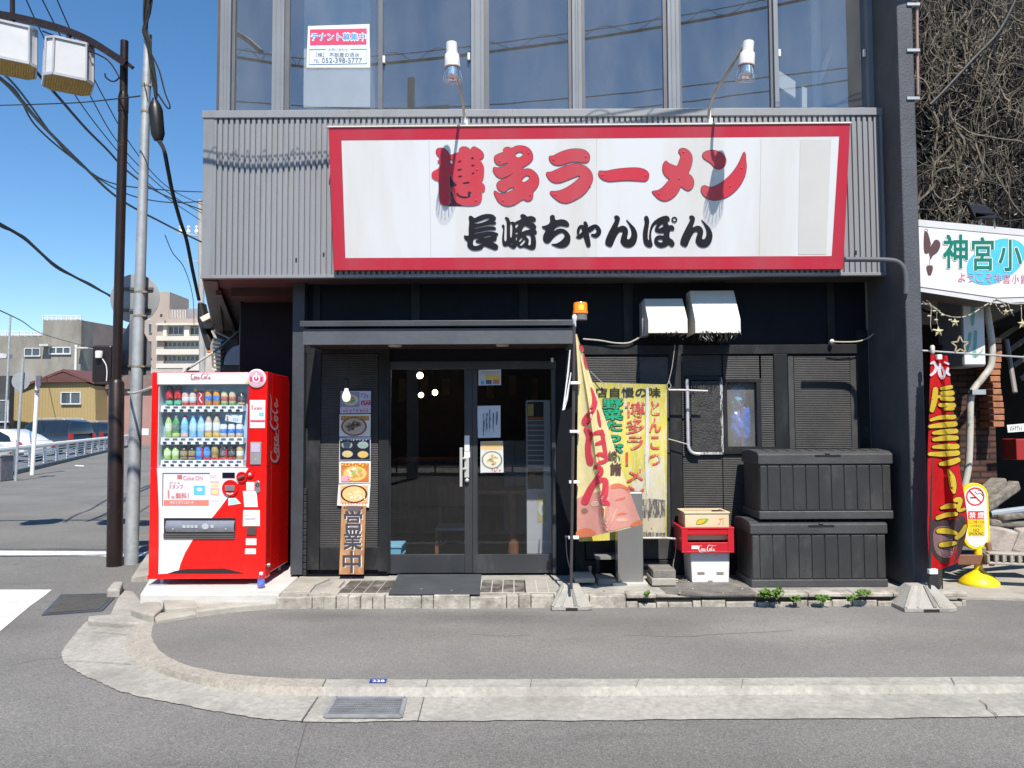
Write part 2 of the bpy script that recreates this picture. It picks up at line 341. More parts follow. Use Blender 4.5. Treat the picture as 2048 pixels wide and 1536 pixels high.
WALKM = asphalt('pavement_asphalt', (.188, .183, .174), (.27, .265, .26), 1.35, ((-.25, 6.3, .9, .25, .74), (-1.5, 6.35, .6, .2, .8), (.9, 6.1, 1.2, .3, .86), (2.0, 5.9, 1.0, .5, 1.2), (2.9, 5.5, 1.0, .35, .88), (-2.2, 5.6, .6, .6, .88), (-.6, 5.4, 1.3, .5, 1.1)))
WHITE_PAINT = pm('road_paint', (.72, .72, .71), .8, var=.08, scale=6, bump=.3, bscale=90, stain=(.36, .36, .355), stain_amt=.34, stain_scale=2.2)
STEEL = pm('brushed_steel', (.5, .5, .49), .38, .85, var=.1, scale=2, stretch=(1, 1, 8))
GALV = pm('galvanised_steel', (.42, .45, .47), .5, .35, var=.15, scale=5, stain=(.3, .32, .34), stain_amt=.3, stain_scale=8)
CHROME = pm('polished_steel', (.66, .66, .65), .3, .4, var=.06)
BROWN_STEEL = pm('brown_painted_steel', (.019, .011, .010), .4, spec=.35, var=.18, scale=4, stain=(.1, .08, .07), stain_amt=.06, stain_scale=9)
RUBBER = pm('black_rubber', (.016, .016, .017), .6, var=.25, scale=8)
WHITE_PL = pm('white_plastic', (.74, .74, .73), .45, var=.04, scale=3)
WHITE_SHEET = pm('white_sheet_metal', (.72, .69, .62), .4, var=.04, scale=2)
PAPER = pm('white_paper', (.74, .74, .73), .65, var=.04, scale=5)
BROWN_WOOD = wood('brown_wood', (.11, .045, .02), (.22, .1, .045))
INK_DK = ink((.02, .02, .022)); INK_W = ink((.75, .75, .74)); INK_R = ink((.55, .02, .03)); INK_Y = ink((.78, .55, .05)); INK_B = ink((.03, .1, .5))
# ================================================================ GROUND
ZR, ZG, ZW, ZL = -.055, -.045, 0.0, .105       # road, gutter, pavement, landing
mb = MB(); mb.quad((-400, -60, ZR), (400, -60, ZR), (400, 900, ZR), (-400, 900, ZR)); struct(mb.build('road', ROADM))
A = [(308, 1243), (303, 1270), (312, 1292), (335, 1312), (380, 1332), (450, 1346), (540, 1354), (650, 1357.5), (1024, 1358.5), (2048, 1353)]
B = [(280, 1243), (272, 1265), (275, 1290), (300, 1318), (350, 1342), (430, 1360), (530, 1370), (645, 1374), (1024, 1374), (2048, 1368)]
C = [(264, 1250), (252, 1275), (252, 1298), (275, 1325), (330, 1350), (420, 1374), (525, 1387), (640, 1392), (1024, 1393), (2048, 1386)]
D = [(172, 1243), (140, 1280), (123, 1310), (140, 1335), (185, 1358), (270, 1390), (430, 1422), (600, 1442), (1024, 1440.5), (2048, 1434)]
def edge(P, z):
    q = [at_z(x, y, z) for x, y in catmull(P, 6)]; d = (q[-1] - q[-7]).normalized(); q.append(q[-1] + d * 9); return q
EA, EB, EC, ED = edge(A, ZW), edge(B, ZW - .003), edge(C, ZG + .002), edge(D, ZG - .004)
def dense(L_, q=9): return [a.lerp(b, k / q) for a, b in zip(L_, L_[1:]) for k in range(q)] + [L_[-1]]
EA, EB, EC, ED = map(dense, (EA, EB, EC, ED)); random.seed(11); wob = 0
for i, p in enumerate(ED): wob = wob * .8 + random.uniform(-.006, .006); p.y += wob
wob = 0
for i, p in enumerate(EA): wob = wob * .85 + random.uniform(-.003, .003); p.y += wob
mb = MB(); back = [Vector((13, 9.5, ZW)), Vector((-2.75, 9.5, ZW)), Vector((-2.75, 6.9, ZW)), at_z(292, 1228, ZW)]
mb.faces(EA + back, [tuple(range(len(EA) + 4))]); bmesh.ops.triangulate(mb.bm, faces=mb.bm.faces[:]); struct(mb.build('pavement', WALKM, recalc=False))
SPL = 7 * 6 * 9     # where the rough curved kerb stone meets the straight kerb
def strip(mb, L, Rr, i0, i1, off=0):
    for i in range(i0, i1): mb.quad(Rr[i], Rr[i + 1], L[i + 1], L[i])
n = len(EA)
jr = lambda q, a: [p + Vector((random.uniform(-a, a), random.uniform(-a, a), 0)) for p in q]
mb = MB(); strip(mb, EA, EB, 0, SPL); strip(mb, EB, EC, 0, SPL); k = mb.build('kerb_stone', CONC_PINK); tag(k, kind='structure')
mb = MB(); strip(mb, EA, EB, SPL, n - 1); strip(mb, EB, EC, SPL, n - 1); struct(mb.build('kerb', CONC2))
mb = MB()
strip(mb, EC, ED, 0, n - 1); struct(mb.build('gutter', CONC2))
# joints of kerb and gutter, dark gaps
mb = MB()
def joint(mb, a, b, z, w=.006):
    p, q = at_z(*a, z), at_z(*b, z); t = (q - p).normalized(); s = Vector((-t.y, t.x, 0)) * w; mb.quad(p - s, q - s, q + s, p + s)
joint(mb, (636, 1393), (603, 1441), ZG + .006, .0035); joint(mb, (848, 1394), (836, 1440), ZG + .006, .003)
joint(mb, (652, 1358), (645, 1372), .004, .003); joint(mb, (856, 1358), (852, 1372), .004, .0025); joint(mb, (1063, 1358), (1061, 1372), .004, .002)
joint(mb, (1486, 1357), (1484, 1372), .004, .0015); joint(mb, (1278, 1358), (1272, 1372), .004, .0015); joint(mb, (1902, 1355), (1910, 1368), .004, .002)
for z, pts in ((ZG + .006, [(1958, 1400), (1972, 1408), (1975, 1416), (1988, 1424), (1996, 1433)]), (ZR + .004, [(612, 1446), (604, 1475), (596, 1505), (588, 1545), (583, 1580)])):
    for a, b in zip(pts, pts[1:]): joint(mb, a, b, z, .0025)
for z_, pts in ((.003, [(1248, 1270), (1290, 1271), (1340, 1273), (1390, 1272), (1430, 1268), (1480, 1266), (1530, 1264), (1585, 1260)]), (.003, [(940, 1268), (1010, 1272), (1060, 1270)]), (ZR + .004, [(20, 1330), (80, 1318), (128, 1314)])):
    for a, b in zip(pts, pts[1:]): joint(mb, a, b, z_, .0022)
for a, b in (((185, 1262), (258, 1270)), ((135, 1320), (262, 1328))): joint(mb, a, b, ZG + .006, .002)
struct(mb.build('kerb_surface', ink((.11, .105, .098), .9)))
# concrete apron between the side-street gutter and the vending machine pad
def slab(name, pts, z, h, mat, bevel=.01):
    mb = MB(); mb.prism([at_z(x, y, z) for x, y in pts], (0, 0, -h)); o = mb.build(name, mat, bevel=bevel, recalc=True); return o
struct(slab('gutter', [(176, 1239), (232, 1244), (290, 1246), (310, 1238), (320, 1212), (285, 1205), (268, 1182), (248, 1180), (235, 1195), (220, 1228), (176, 1232)], .0, .08, CONC2, .015))
ST = Vector((-.33, .944, 0))     # direction the side street runs
def along(p, d, s=0): return Vector(p) + ST * d + Vector((ST.y, -ST.x, 0)) * s
g0 = at_z(262, 1165, ZR); mb = MB()
for i in range(40):
    a, b = along(g0, i * .6 + .004), along(g0, (i + 1) * .6 - .004); s = Vector((ST.y, -ST.x, 0)) * .34
    mb.prism([a + Vector((0, 0, .05)), b + Vector((0, 0, .05)), b + s + Vector((0, 0, .09)), a + s + Vector((0, 0, .09))], (0, 0, -.12))
struct(mb.build('kerb', CONC2, bevel=.008, recalc=True))
st = slab('kerb_stone', [(213, 1178), (226, 1163), (247, 1162), (240, 1178)], .03, .09, CONC2, .02); struct(st)
# pad under the vending machine, broken concrete in front of it
struct(slab('concrete_pad', [(280, 1188), (558, 1188), (600, 1150), (640, 1108), (330, 1108)], .118, .14, pm('pad_concrete', (.56, .55, .52), .8, var=.08, scale=4, bump=.35, bscale=70, stain=(.4, .38, .34), stain_amt=.3, stain_scale=2.4), .012))
for pts, z in (([(262, 1218), (285, 1204), (318, 1198), (327, 1214), (308, 1230), (285, 1226)], .055), ([(326, 1199), (385, 1197), (398, 1212), (330, 1217)], .07), ([(388, 1205), (470, 1193), (560, 1192), (566, 1204), (470, 1212), (392, 1222)], .05), ([(305, 1228), (390, 1213), (395, 1226), (312, 1240)], .03)):
    struct(slab('broken_concrete', pts, z, .08, CONC, .012))
# entrance landing: worn concrete with a tiled inlay and a row of broken edging bricks
YF = at_z(900, 1191, ZL).y
mb = MB(); mb.box(-2.02, 3.52, YF + .085, 7.5, -.02, ZL); struct(mb.build('landing', pm('worn_landing', (.36, .345, .31), .85, var=.2, scale=5, bump=.6, bscale=60, stain=(.16, .15, .13), stain_amt=.42, stain_scale=1.6)))
mb = MB(); x = -1.95; random.seed(19)
TILE_E = pm('worn_edging_tile', (.42, .39, .335), .85, var=.3, scale=9, bump=.6, bscale=60, stain=(.17, .15, .125), stain_amt=.5, stain_scale=7)
while x < 3.5:
    wd = random.choice((.1, .1, .1, .1, .19, .3)); z = ZL + random.uniform(-.014, .007); dy = random.uniform(-.014, .016); rz = Matrix.Rotation(R(random.uniform(-2, 2)), 4, 'Z')
    if x > .9:                                          # thin cap slabs over a lower broken row, dark gap between
        wd = random.uniform(.14, .5); mb.box(x, x + wd - .005, YF + .0 + dy, YF + .15, ZL - .028, ZL + .002 + random.uniform(-.006, .004))
        xx = x
        while xx < x + wd - .02: w2 = min(random.choice((.1, .2, .26)), x + wd - xx); mb.box(xx, xx + w2 - .006, YF + .012 + random.uniform(-.012, .012), YF + .1, -.01, .042 + random.uniform(-.012, .014)); xx += w2
    else: mb.box(x, x + wd - .005, YF + dy, YF + .083, -.01, z)
    x += wd
struct(mb.build('landing_strip', TILE_E, bevel=.007))
mb = MB(); mb.box(-1.2, 3.45, YF + .04, YF + .084, -.01, ZL - .03); struct(mb.build('landing_strip_recess', ink((.05, .045, .04), .9)))
GROUT = pm('tile_grout', (.5, .48, .44), .85, var=.1); DTILE = pm('black_stained_tile', (.085, .075, .066), .65, var=.5, scale=6, stain=(.36, .34, .30), stain_amt=.42, stain_scale=4)
LT = pm('pale_floor_tile', (.36, .345, .31), .75, var=.12, scale=6, stain=(.22, .2, .17), stain_amt=.35, stain_scale=4)
for nm, px0, px1, mat in (('landing_tile', 690, 790, DTILE), ('landing_tile', 962, 1050, DTILE), ('landing_tile', 1050, 1118, LT)):
    mb = MB(); gb = MB(); xa, xb = at_z(px0, 1172, ZL).x, at_z(px1, 1172, ZL).x; nx = max(2, round((xb - xa) / .105)); y0, y1 = YF + .1, 7.36 if False else YF + .62
    gb.box(xa - .01, xb + .01, y0 - .01, y1 + .01, ZL - .02, ZL + .002)
    for i in range(nx):
        for j in range(5):
            dx = (xb - xa) / nx; dy = (y1 - y0) / 5; mb.box(xa + i * dx + .004, xa + (i + 1) * dx - .004, y0 + j * dy + .004, y0 + (j + 1) * dy - .004, ZL - .01, ZL + .006)
    struct(mb.build(nm, mat)); struct(gb.build('landing_surface', GROUT))
mb = MB(); mb.prism([at_z(x, y, .03) for x, y in [(715, 1196), (745, 1190), (860, 1192), (990, 1190), (1035, 1196), (1005, 1207), (870, 1209), (740, 1209)]], (0, 0, -.03)); struct(mb.build('landing_patch', pm('brown_mortar', (.17, .145, .125), .9, var=.25, scale=9, bump=1, bscale=45), bevel=.012, recalc=True))
for pts in ([(565, 1184), (620, 1182), (632, 1168), (660, 1156), (600, 1152), (585, 1165)], [(640, 1184), (668, 1184), (690, 1160), (675, 1160)], [(660, 1186), (676, 1186), (684, 1176), (668, 1174)]):
    struct(slab('broken_concrete', pts, ZL + .012 + pts[0][0] * 1e-5, .04, CONC, .006))
mb = MB(); mb.prism([at_z(x, y, ZL + .014) for x, y in [(777, 1187), (960, 1187), (963, 1148), (797, 1148)]], (0, 0, -.012)); tag(mb.build('doormat', pm('dark_grey_mat', (.055, .062, .07), .9, var=.2, scale=4, bump=.6, bscale=160), bevel=.003, recalc=True), 'flat dark grey rubber mat lying in front of the glass doors', 'doormat')
struct(slab('landing_patch', [(1335, 1187), (1420, 1188), (1512, 1187), (1478, 1150), (1345, 1146), (1300, 1160)], ZL + .004, .02, pm('dark_dirt_screed', (.15, .14, .125), .9, var=.35, scale=7, bump=.9, bscale=50, stain=(.28, .26, .23), stain_amt=.3, stain_scale=4), .004))
# small chips of stone and litter on the landing and along the kerb
random.seed(3); mb = MB()
for _ in range(90):
    px = random.uniform(560, 1790); p = at_z(px, random.choice((random.uniform(1203, 1216), random.uniform(1160, 1188))), 0); p.z = ZW if p.y < YF else ZL + .004
    r = random.uniform(.004, .013); mb.ball(p + Vector((0, 0, r * .4)), r, 5, (1, .8, .6))
for _ in range(45):
    t = random.randrange(SPL, n - 2); p = EC[t].lerp(EC[t + 1], random.random()); r = random.uniform(.003, .008); mb.ball(p + Vector((0, -.01, r * .4)), r, 5, (1, .8, .6))
tag(mb.build('gravel', CONC), kind='stuff')
# painted markings on the road
def mark(pts, z=ZR + .004): mb = MB(); mb.faces([at_z(x, y, z) for x, y in pts], [tuple(range(len(pts) - 1, -1, -1))]); o = mb.build('road_marking', WHITE_PAINT); struct(o); return o
mark([(-420, 1180), (104, 1179), (88, 1192), (60, 1212), (0, 1262), (-40, 1296), (-520, 1330)]); mark([(-520, 1097), (214, 1103), (213, 1112), (-520, 1107)])
mark([(185, 1111), (296, 1104), (296, 1112), (214, 1113)]); mark([(150, 930), (168, 931), (168, 933), (150, 932)])
mark([(-900, 1440), (-470, 1410), (-560, 1480), (-1100, 1536)])
# cast iron cover and drain grating
r = thing('utility_cover', 'rectangular chequered iron cover set in the road beside the brown lamp post', 'manhole cover', at_z(160, 1210, ZR)); fn = plane_z(ZR + .004)
mb = MB(); mb.prism([fn(x, y) for x, y in [(83, 1231), (205, 1222), (238, 1187), (122, 1190)]], (0, 0, .006)); mb.build('frame', pm('blue_grey_iron', (.075, .085, .105), .6, .3, var=.2), r, recalc=True)
mb = MB(); P = [fn(x, y, .009) for x, y in [(95, 1228), (198, 1220), (228, 1190), (127, 1193)]]
mb.quad(*P); mb.build('lid', pm('worn_iron', (.105, .098, .088), .7, .3, var=.3, scale=14, stain=(.2, .17, .1), stain_amt=.2, stain_scale=6), r)
mb = MB()
for i in range(22):
    for j in range(14):
        u, v = (i + .5 + .25 * (j % 2)) / 22.5, (j + .5) / 14; p = P[0].lerp(P[1], u).lerp(P[3].lerp(P[2], u), v); d = (P[1] - P[0]).normalized() * .012 * (1 if (i + j) % 2 else -1)
        mb.bar(p - d + Vector((0, 0, .002)), p + d + Vector((0, (.008 if j % 2 else -.008), .002)), .008, .005)
mb.build('tread_pattern', pm('iron_lug', (.14, .135, .125), .55, .4, var=.25), r)
r = thing('drain_grate', 'steel drain grating set in the kerb gutter', 'drain', at_z(730, 1416, ZG)); fn = plane_z(ZG + .006)
Q = [(650, 1433), (802, 1433), (811, 1398), (672, 1397)]; mb = MB(); mb.prism([fn(x, y) for x, y in Q], (0, 0, -.004)); mb.build('pit', ink((.015, .015, .015)), r, recalc=True)
P = [fn(x, y, .004) for x, y in Q]; mb = MB()
for i in range(9): t = i / 8; mb.bar(P[0].lerp(P[3], t), P[1].lerp(P[2], t), .012, .012)
for i in range(31): t = i / 30; mb.bar(P[0].lerp(P[1], t), P[3].lerp(P[2], t), .004, .010)
mb.build('grating', pm('grey_galvanised', (.3, .315, .335), .5, .5, var=.2, scale=12), r)
mb = MB()
for i in range(4): a, b = P[i], P[(i + 1) % 4]; mb.bar(a, b, .02, .014)
mb.build('frame', pm('grey_galvanised_frame', (.36, .37, .385), .55, .4, var=.2, scale=9), r)
mb = MB(); fn = plane_z(.004); mb.prism([fn(x, y) for x, y in [(738, 1365), (741, 1358), (774, 1358), (772, 1365)]], (0, 0, .002)); pl = mb.build('kerb_number_plate', ink((.02, .05, .32)), recalc=True)
tag(pl, 'small blue number plate 228 stuck on the kerb above the drain', 'number plate')
mb = MB(); mb.text('228', 745, 1359.5, 769, 1363.8, plane_z(.0065), 0, .03); mb.build('number', INK_W, pl)
# ================================================================ THE SHOP BUILDING
YW, YFA, YU, YP = 7.45, 7.05, 7.2, 7.36      # ground-floor wall, corrugated fascia, upper windows, pillar
X_R = at_y(1742, 900, YW).x
shop = thing('shop_building', 'black and grey two storey corner restaurant building with corrugated fascia and glass doors', 'building', (0, 7.45, 0))
def part(mb, name, mat, parent=None, **k): return mb.build(name, mat, parent or shop, **k)
def zy(py, Y, px=1024): return at_y(px, py, Y).z
def xy(px, Y, py=850): return at_y(px, py, Y).x
XFL, XFR = xy(405, YFA, 390), xy(1775, YFA, 390); ZFT, ZFB = zy(222, YFA), zy(548, YFA)
XL0 = xy(479, 8.0)          # left end of the recessed wall
DOORX0, DOORX1 = xy(776, YW), xy(1112, YW)
ZDT = zy(722, YW)
# ground-floor wall, pierced by the doorway
mb = MB(); ZT = ZFB + .02
mb.box(xy(600, YW), DOORX0, YW, YW + .14, ZL - .01, ZT); mb.box(DOORX1, xy(1447, YW), YW, YW + .14, ZL - .01, ZT)
mb.box(xy(1447, YW), xy(1522, YW), YW, YW + .14, ZL - .01, zy(905, YW)); mb.box(xy(1447, YW), xy(1522, YW), YW, YW + .14, zy(757, YW), ZT)
mb.box(xy(1522, YW), X_R + .25, YW, YW + .14, ZL - .01, ZT); mb.box(DOORX0, DOORX1, YW, YW + .14, ZDT, ZT)
mb.box(XL0, xy(600, YW) , 8.0, 8.14, ZL - .1, ZT); mb.box(xy(590, YW), xy(600, YW), YW, 8.0, ZL - .1, ZT)
part(mb, 'wall', BLACK_WALL)
mb = MB(); a = Vector((XL0, 8.14, 0)); b = along(a, 9); mb.faces([a + Vector((0, 0, -.05)), b + Vector((0, 0, -.05)), b + Vector((0, 0, 3.2)), a + Vector((0, 0, 3.2))], [(0, 1, 2, 3)]); part(mb, 'side_wall', BLACK_WALL, solid=.1)
# timber framing on the front wall
mb = MB(); FK = 0
for q in ((1150, 690, 1732, 708), (1150, 708, 1168, 1150), (1341, 708, 1365, 1150), (1552, 708, 1579, 1150), (1719, 660, 1742, 1150), (1165, 1120, 1735, 1150), (611, 690, 640, 1140), (640, 1095, 778, 1140), (757, 690, 778, 1143), (611, 690, 778, 706), (1371, 893, 1552, 908), (1371, 752, 1445, 760)):
    FK += .0006; mb.pbox(*q, YW - .028 - FK, YW + .002)
for q in ((822, 560, 840, 645), (1038, 560, 1056, 645), (1247, 560, 1266, 690), (626, 560, 640, 640), (1655, 560, 1670, 690)): mb.pbox(*q, YW - .02, YW + .002)
part(mb, 'timber_frame', BLACK_WOOD, bevel=.003)
for q in ((641, 708, 756, 1094), (1170, 714, 1280, 1118), (1366, 711, 1446, 1118), (1522, 711, 1551, 1118), (1446, 711, 1522, 757), (1446, 905, 1522, 1118), (1592, 713, 1704, 1118)): part_ = MB(); part_.pbox(*q, YW - .012, YW + .001); part(part_, 'ribbed_panel', BLACK_RIB)
mb = MB()
GBB = pm('grey_black_board', (.05, .05, .05), .6, var=.3, scale=6, bump=.2)
for q in ((1580, 711, 1591, 1118), (1705, 711, 1718, 1118), (1281, 714, 1340, 1118)): mb = MB(); mb.pbox(*q, YW - .010, YW + .001); part(mb, 'flat_board', GBB, bevel=.002)
# small window with its frame
wf = MB()
for q in ((1446, 757, 1523, 765), (1446, 897, 1523, 906), (1446, 765, 1455, 897), (1514, 765, 1523, 897)): wf.pbox(*q, YW - .035, YW + .03)
wfo = part(wf, 'window', BLACK_WOOD, bevel=.004)
mb = MB(); mb.prect(1455, 765, 1514, 897, YW + .014); part(mb, 'pane', glass('frosted_pane', .06, (.9, .93, .95), .1, .34), wfo)
# pillar and edge strip left of the door
mb = MB(); mb.pbox(583, 560, 607, 1150, YP, YP + .12); part(mb, 'pillar', pm('blue_grey_painted_post', (.045, .052, .062), .5, var=.2, scale=4, bump=.15, bscale=40), bevel=.006)
mb = MB(); z = zy(975, YP + .03)
while z > ZL + .04: mb.box(xy(607, YP) + .001, xy(607, YP) + .03, YP + .02, YP + .1, z - .055, z); z -= .062
part(mb, 'tiled_edge', pm('black_tile', (.03, .03, .032), .35, var=.3, scale=12), bevel=.004)
# corrugated fascia
prof = []; x = XFL + .09; pitch = .0497
while x < XFR - .02:
    prof += [(x, YFA), (x + .028, YFA), (x + .031, YFA + .02), (x + .0465, YFA + .02)]; x += pitch
mb = MB(); vs = [(px, py, z) for px, py in prof for z in (ZFB, ZFT)]; mb.faces(vs, [(2 * i, 2 * i + 2, 2 * i + 3, 2 * i + 1) for i in range(len(prof) - 1)])
fa = part(mb, 'fascia', GREY_SHEET)
mb = MB(); mb.box(XFL, XFL + .092, YFA - .004, YFA + .08, ZFB, ZFT); mb.box(XFR - .045, XFR, YFA - .004, YFA + .1, ZFB, ZFT); part(mb, 'corner_trim', GREY_SHEET, fa, bevel=.003)
mb = MB(); P = [Vector((x, YFA - .012, z)) for x, z in ((XFL - .01, ZFT), (XFR + .005, ZFT))]
mb.prism([(XFL - .01, YFA - .014, ZFT - .055), (XFL - .01, YFA - .014, ZFT + .012), (XFL - .01, YU + .02, ZFT + .03), (XFL - .01, YU + .02, ZFT - .055)], (XFR - XFL + .015, 0, 0))
part(mb, 'flashing', GREY_SHEET, fa, bevel=.003, recalc=True)
mb = MB(); mb.box(XFL - .005, XFR + .003, YFA - .012, YFA + .05, ZFB - .028, ZFB - .001); part(mb, 'bottom_trim', GREY_SHEET, fa, bevel=.002)
mb = MB()
for px, py in ((592, 520), (647, 509), (1712, 505)): mb.pbox(px - 1.5, py - 4, px + 2, py + 4, YFA - .003, YFA + .01)
part(mb, 'hole', ink((.01, .01, .01)), fa)
# soffit: follows the front and runs back along the side street
mb = MB(); zs = ZFB - .012; a, b = Vector((XFL, YFA + .05, zs)), along((XFL, YFA + .05, zs), 4.3); a2, b2 = Vector((XL0 + .02, 8.1, zs)), along((XL0 + .02, 8.1, zs), 3.2)
mb.faces([a, Vector((XFR, YFA + .05, zs)), Vector((XFR, YW + .6, zs)), a2, b2, b], [(0, 1, 2, 3, 4, 5)]); bmesh.ops.triangulate(mb.bm, faces=mb.bm.faces[:])
part(mb, 'soffit', pm('brown_grey_soffit', (.07, .06, .062), .7, spec=.2, var=.25, scale=2, stain=(.035, .028, .026), stain_amt=.25, stain_scale=2), solid=.01)
mb = MB(); s = Vector((ST.y, -ST.x, 0)) * .12
mb.prism([a + Vector((0, 0, -.03)), a + s * 1.0 + Vector((0, 0, -.03)), b + s + Vector((0, 0, -.03)), b + Vector((0, 0, -.03))], (0, 0, .022)); mb.bar(a2 + Vector((-.1, -.5, -.05)), b2 + Vector((-.1, 0, -.05)), .05, .05)
part(mb, 'soffit_trim', pm('dark_soffit_trim', (.06, .05, .05), .5, var=.2), recalc=True)
mb = MB(); t = Vector((0, 0, ZFT - ZFB)); mb.faces([a, b, b + t, a + t], [(0, 1, 2, 3)]); part(mb, 'side_fascia', GREY_SHEET, solid=.03)
mb = MB(); c = along(a, 4.3); mb.faces([c, c + Vector((2.5, 0, 0)), c + Vector((2.5, 0, -.5)), c + Vector((.25, 0, -.5))], [(0, 1, 2, 3)]); part(mb, 'soffit_end', ink((.03, .028, .027)), solid=.05)
# upper storey: wall ends, window frames and glass
ZU0, ZU1 = ZFT + .02, 6.6
XUL, XUR = xy(441, YU, 110), xy(1757, YU, 110)
mb = MB(); d0 = Vector((XUL, YU, 0)); d1 = along(d0, 9); mb.faces([d0 + Vector((0, 0, ZU0 - .05)), d1 + Vector((0, 0, ZU0 - .05)), d1 + Vector((0, 0, ZU1)), d0 + Vector((0, 0, ZU1))], [(0, 1, 2, 3)])
part(mb, 'upper_side_wall', pm('dark_side_cladding', (.05, .045, .045), .6, var=.2), solid=.06)
posts = [(441, 462, 'b'), (463, 469, 's'), (545, 569, 'b'), (569, 578, 's'), (756, 765, 's'), (942, 968, 'b'), (968, 978, 's'), (1137, 1144, 's'), (1144, 1163, 'b'), (1163, 1170, 's'), (1327, 1335, 's'), (1335, 1358, 'b'), (1358, 1363, 's'), (1541, 1547, 's'), (1547, 1556, 'b'), (1733, 1745, 'b'), (1745, 1757, 's')]
fb, sb = MB(), MB()
for p0, p1, k in posts:
    x0, x1 = xy(p0, YU, 110), xy(p1, YU, 110)
    if k == 'b':
        fb.box(x0, x1, YU - .02, YU + .1, ZU0, ZU1)
        if x1 - x0 > .07: fb.box(x0 + .03, x0 + .04, YU - .026, YU - .019, ZU0, ZU1); fb.box(x1 - .035, x1 - .025, YU - .026, YU - .019, ZU0, ZU1)
    else: sb.box(x0, x1, YU + .012, YU + .07, ZU0, ZU1)
fb.box(XUL, XUR, YU - .008, YU + .1, ZU0 - .02, ZU0 + .035)
up = part(fb, 'window_frame', GREY_FRAME, bevel=.004); part(sb, 'sash', pm('dark_grey_sash', (.12, .125, .14), .45, var=.12), up)
UG = glass('upper_window_glass', .27, (.88, .93, .96), 0.0, .13)
for p0, p1 in ((469, 545), (578, 756), (765, 942), (978, 1137), (1170, 1327), (1363, 1541), (1556, 1733)):
    mb = MB(); xa, xb = xy(p0, YU, 110) - .005, xy(p1, YU, 110) + .005; mb.quad(*[Vector((x, YU + .037, z)) for x, z in ((xa, ZU0 + .03), (xb, ZU0 + .03), (xb, ZU1), (xa, ZU1))]); part(mb, 'window_pane', UG)
mb = MB()
for p0, p1, py in ((578, 756, 207), (765, 942, 207), (1363, 1541, 205), (1556, 1733, 203)): mb.box(xy(p0, YU, 110), xy(p1, YU, 110), YU + .01, YU + .06, ZU0 + .03, ZU0 + .065)
part(mb, 'sash_rail', GREY_FRAME, up)
mb = MB()
for px, py in ((768, 118), (938, 112), (1560, 105), (1730, 105)): mb.pbox(px - 3, py - 7, px + 2, py + 7, YU - .005, YU + .02)
part(mb, 'window_catch', WHITE_PL, up, bevel=.003)
mb = MB(); mb.box(XUL, XUR + .05, YU - .45, YU + .3, ZU1, ZU1 + .5); part(mb, 'upper_wall_shading_eave', GREY_SHEET)  # unseen wall top, its overhang added to keep sun off the room's upper part
# upper room: floor, back wall, ceiling and the white columns the sun reaches
ROOM = pm('blue_grey_interior', (.17, .19, .21), .8, var=.12, scale=1)
mb = MB(); FP = [(XUL + .02, YU + .1), (XUR, YU + .1), (XUR, YU + 6), (XUL - 2.0, YU + 6)]; mb.prism([(x, y, ZU0 - .12) for x, y in FP], (0, 0, .1)); mb.box(XUL - 2.0, XUR, YU + 6, YU + 6.1, ZU0, ZU1 + .4); mb.prism([(x, y, ZU1 + .38) for x, y in FP], (0, 0, .08)); mb.box(XUR - .1, XUR, YU + .1, YU + 6, ZU0, ZU1 + .4)
part(mb, 'upper_interior', ROOM)
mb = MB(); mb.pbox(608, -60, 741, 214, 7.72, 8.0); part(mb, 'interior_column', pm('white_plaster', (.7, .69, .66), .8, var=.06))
mb = MB(); c = at_y(1634, 150, 8.1); mb.lathe([(.05, 0), (.05, 3.5)], (c.x, 8.1, ZU0 - .05), 16); mb.box(xy(1562, 8.3, 110), xy(1600, 8.3, 110), 8.3, 8.34, ZU0, ZU0 + .42); mb.box(xy(1660, 8.5, 110), xy(1716, 8.5, 110), 8.5, 8.55, ZU0, ZU0 + 1.7)
part(mb, 'interior_pipe', pm('white_pipe', (.62, .62, .58), .6, var=.05), smooth=True)
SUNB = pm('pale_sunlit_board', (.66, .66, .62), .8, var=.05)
for q, Yb_ in (([(1638, 149), (1694, 8), (1696, 26), (1640, 172)], 8.0), ([(1640, 186), (1700, 60), (1706, 190), (1700, 240), (1640, 240)], 8.25), ([(1550, 136), (1591, 163), (1591, 196), (1550, 168)], 7.75), ([(1604, 172), (1614, 177), (1614, 240), (1604, 240)], 7.8)): mb = MB(); mb.prism([at_y(x, y, Yb_) for x, y in q], (0, .03, 0)); part(mb, 'sun_patch_board', SUNB, recalc=True)  # pale boards shaped as the sunlit strips and patches of the room
# right-hand stucco column
YC0 = 6.72; xc0, xc1 = X_R, xy(1851, YC0)
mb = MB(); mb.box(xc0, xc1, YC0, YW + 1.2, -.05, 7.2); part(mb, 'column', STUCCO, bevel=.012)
mb = MB(); mb.box(XUR - .02, xc0 - .003, YU - .02, YU + .3, ZFT - .1, 7.2); part(mb, 'column_side', SHADED_STUCCO, bevel=.01)
mb = MB(); mb.prism([at_z(x, y, .0) for x, y in [(1790, 1183), (1880, 1181), (1886, 1168), (1878, 1140), (1790, 1140)]], (0, 0, .33)); part(mb, 'column_plinth', pm('shaded_plinth', (.022, .022, .025), .6, var=.2, bump=.4, bscale=30), bevel=.02, recalc=True)  # plinth colour darkened for the shadow of the red banner
mb = MB(); mb.tube([(X_R - .008, YW - .012, z) for z in (ZL, ZFB)], .012, 6); part(mb, 'corner_bead', pm('grey_bead', (.14, .14, .145), .5))
mb = MB(); mb.tube([at_y(x, y, YC0 - .02) for x, y in catmull([(1690, 519), (1730, 519), (1772, 520), (1795, 524), (1808, 538), (1812, 560), (1812, 588)], 4)], .022, 10)
part(mb, 'conduit', pm('dark_grey_conduit', (.1, .105, .115), .45), smooth=True)
mb = MB()
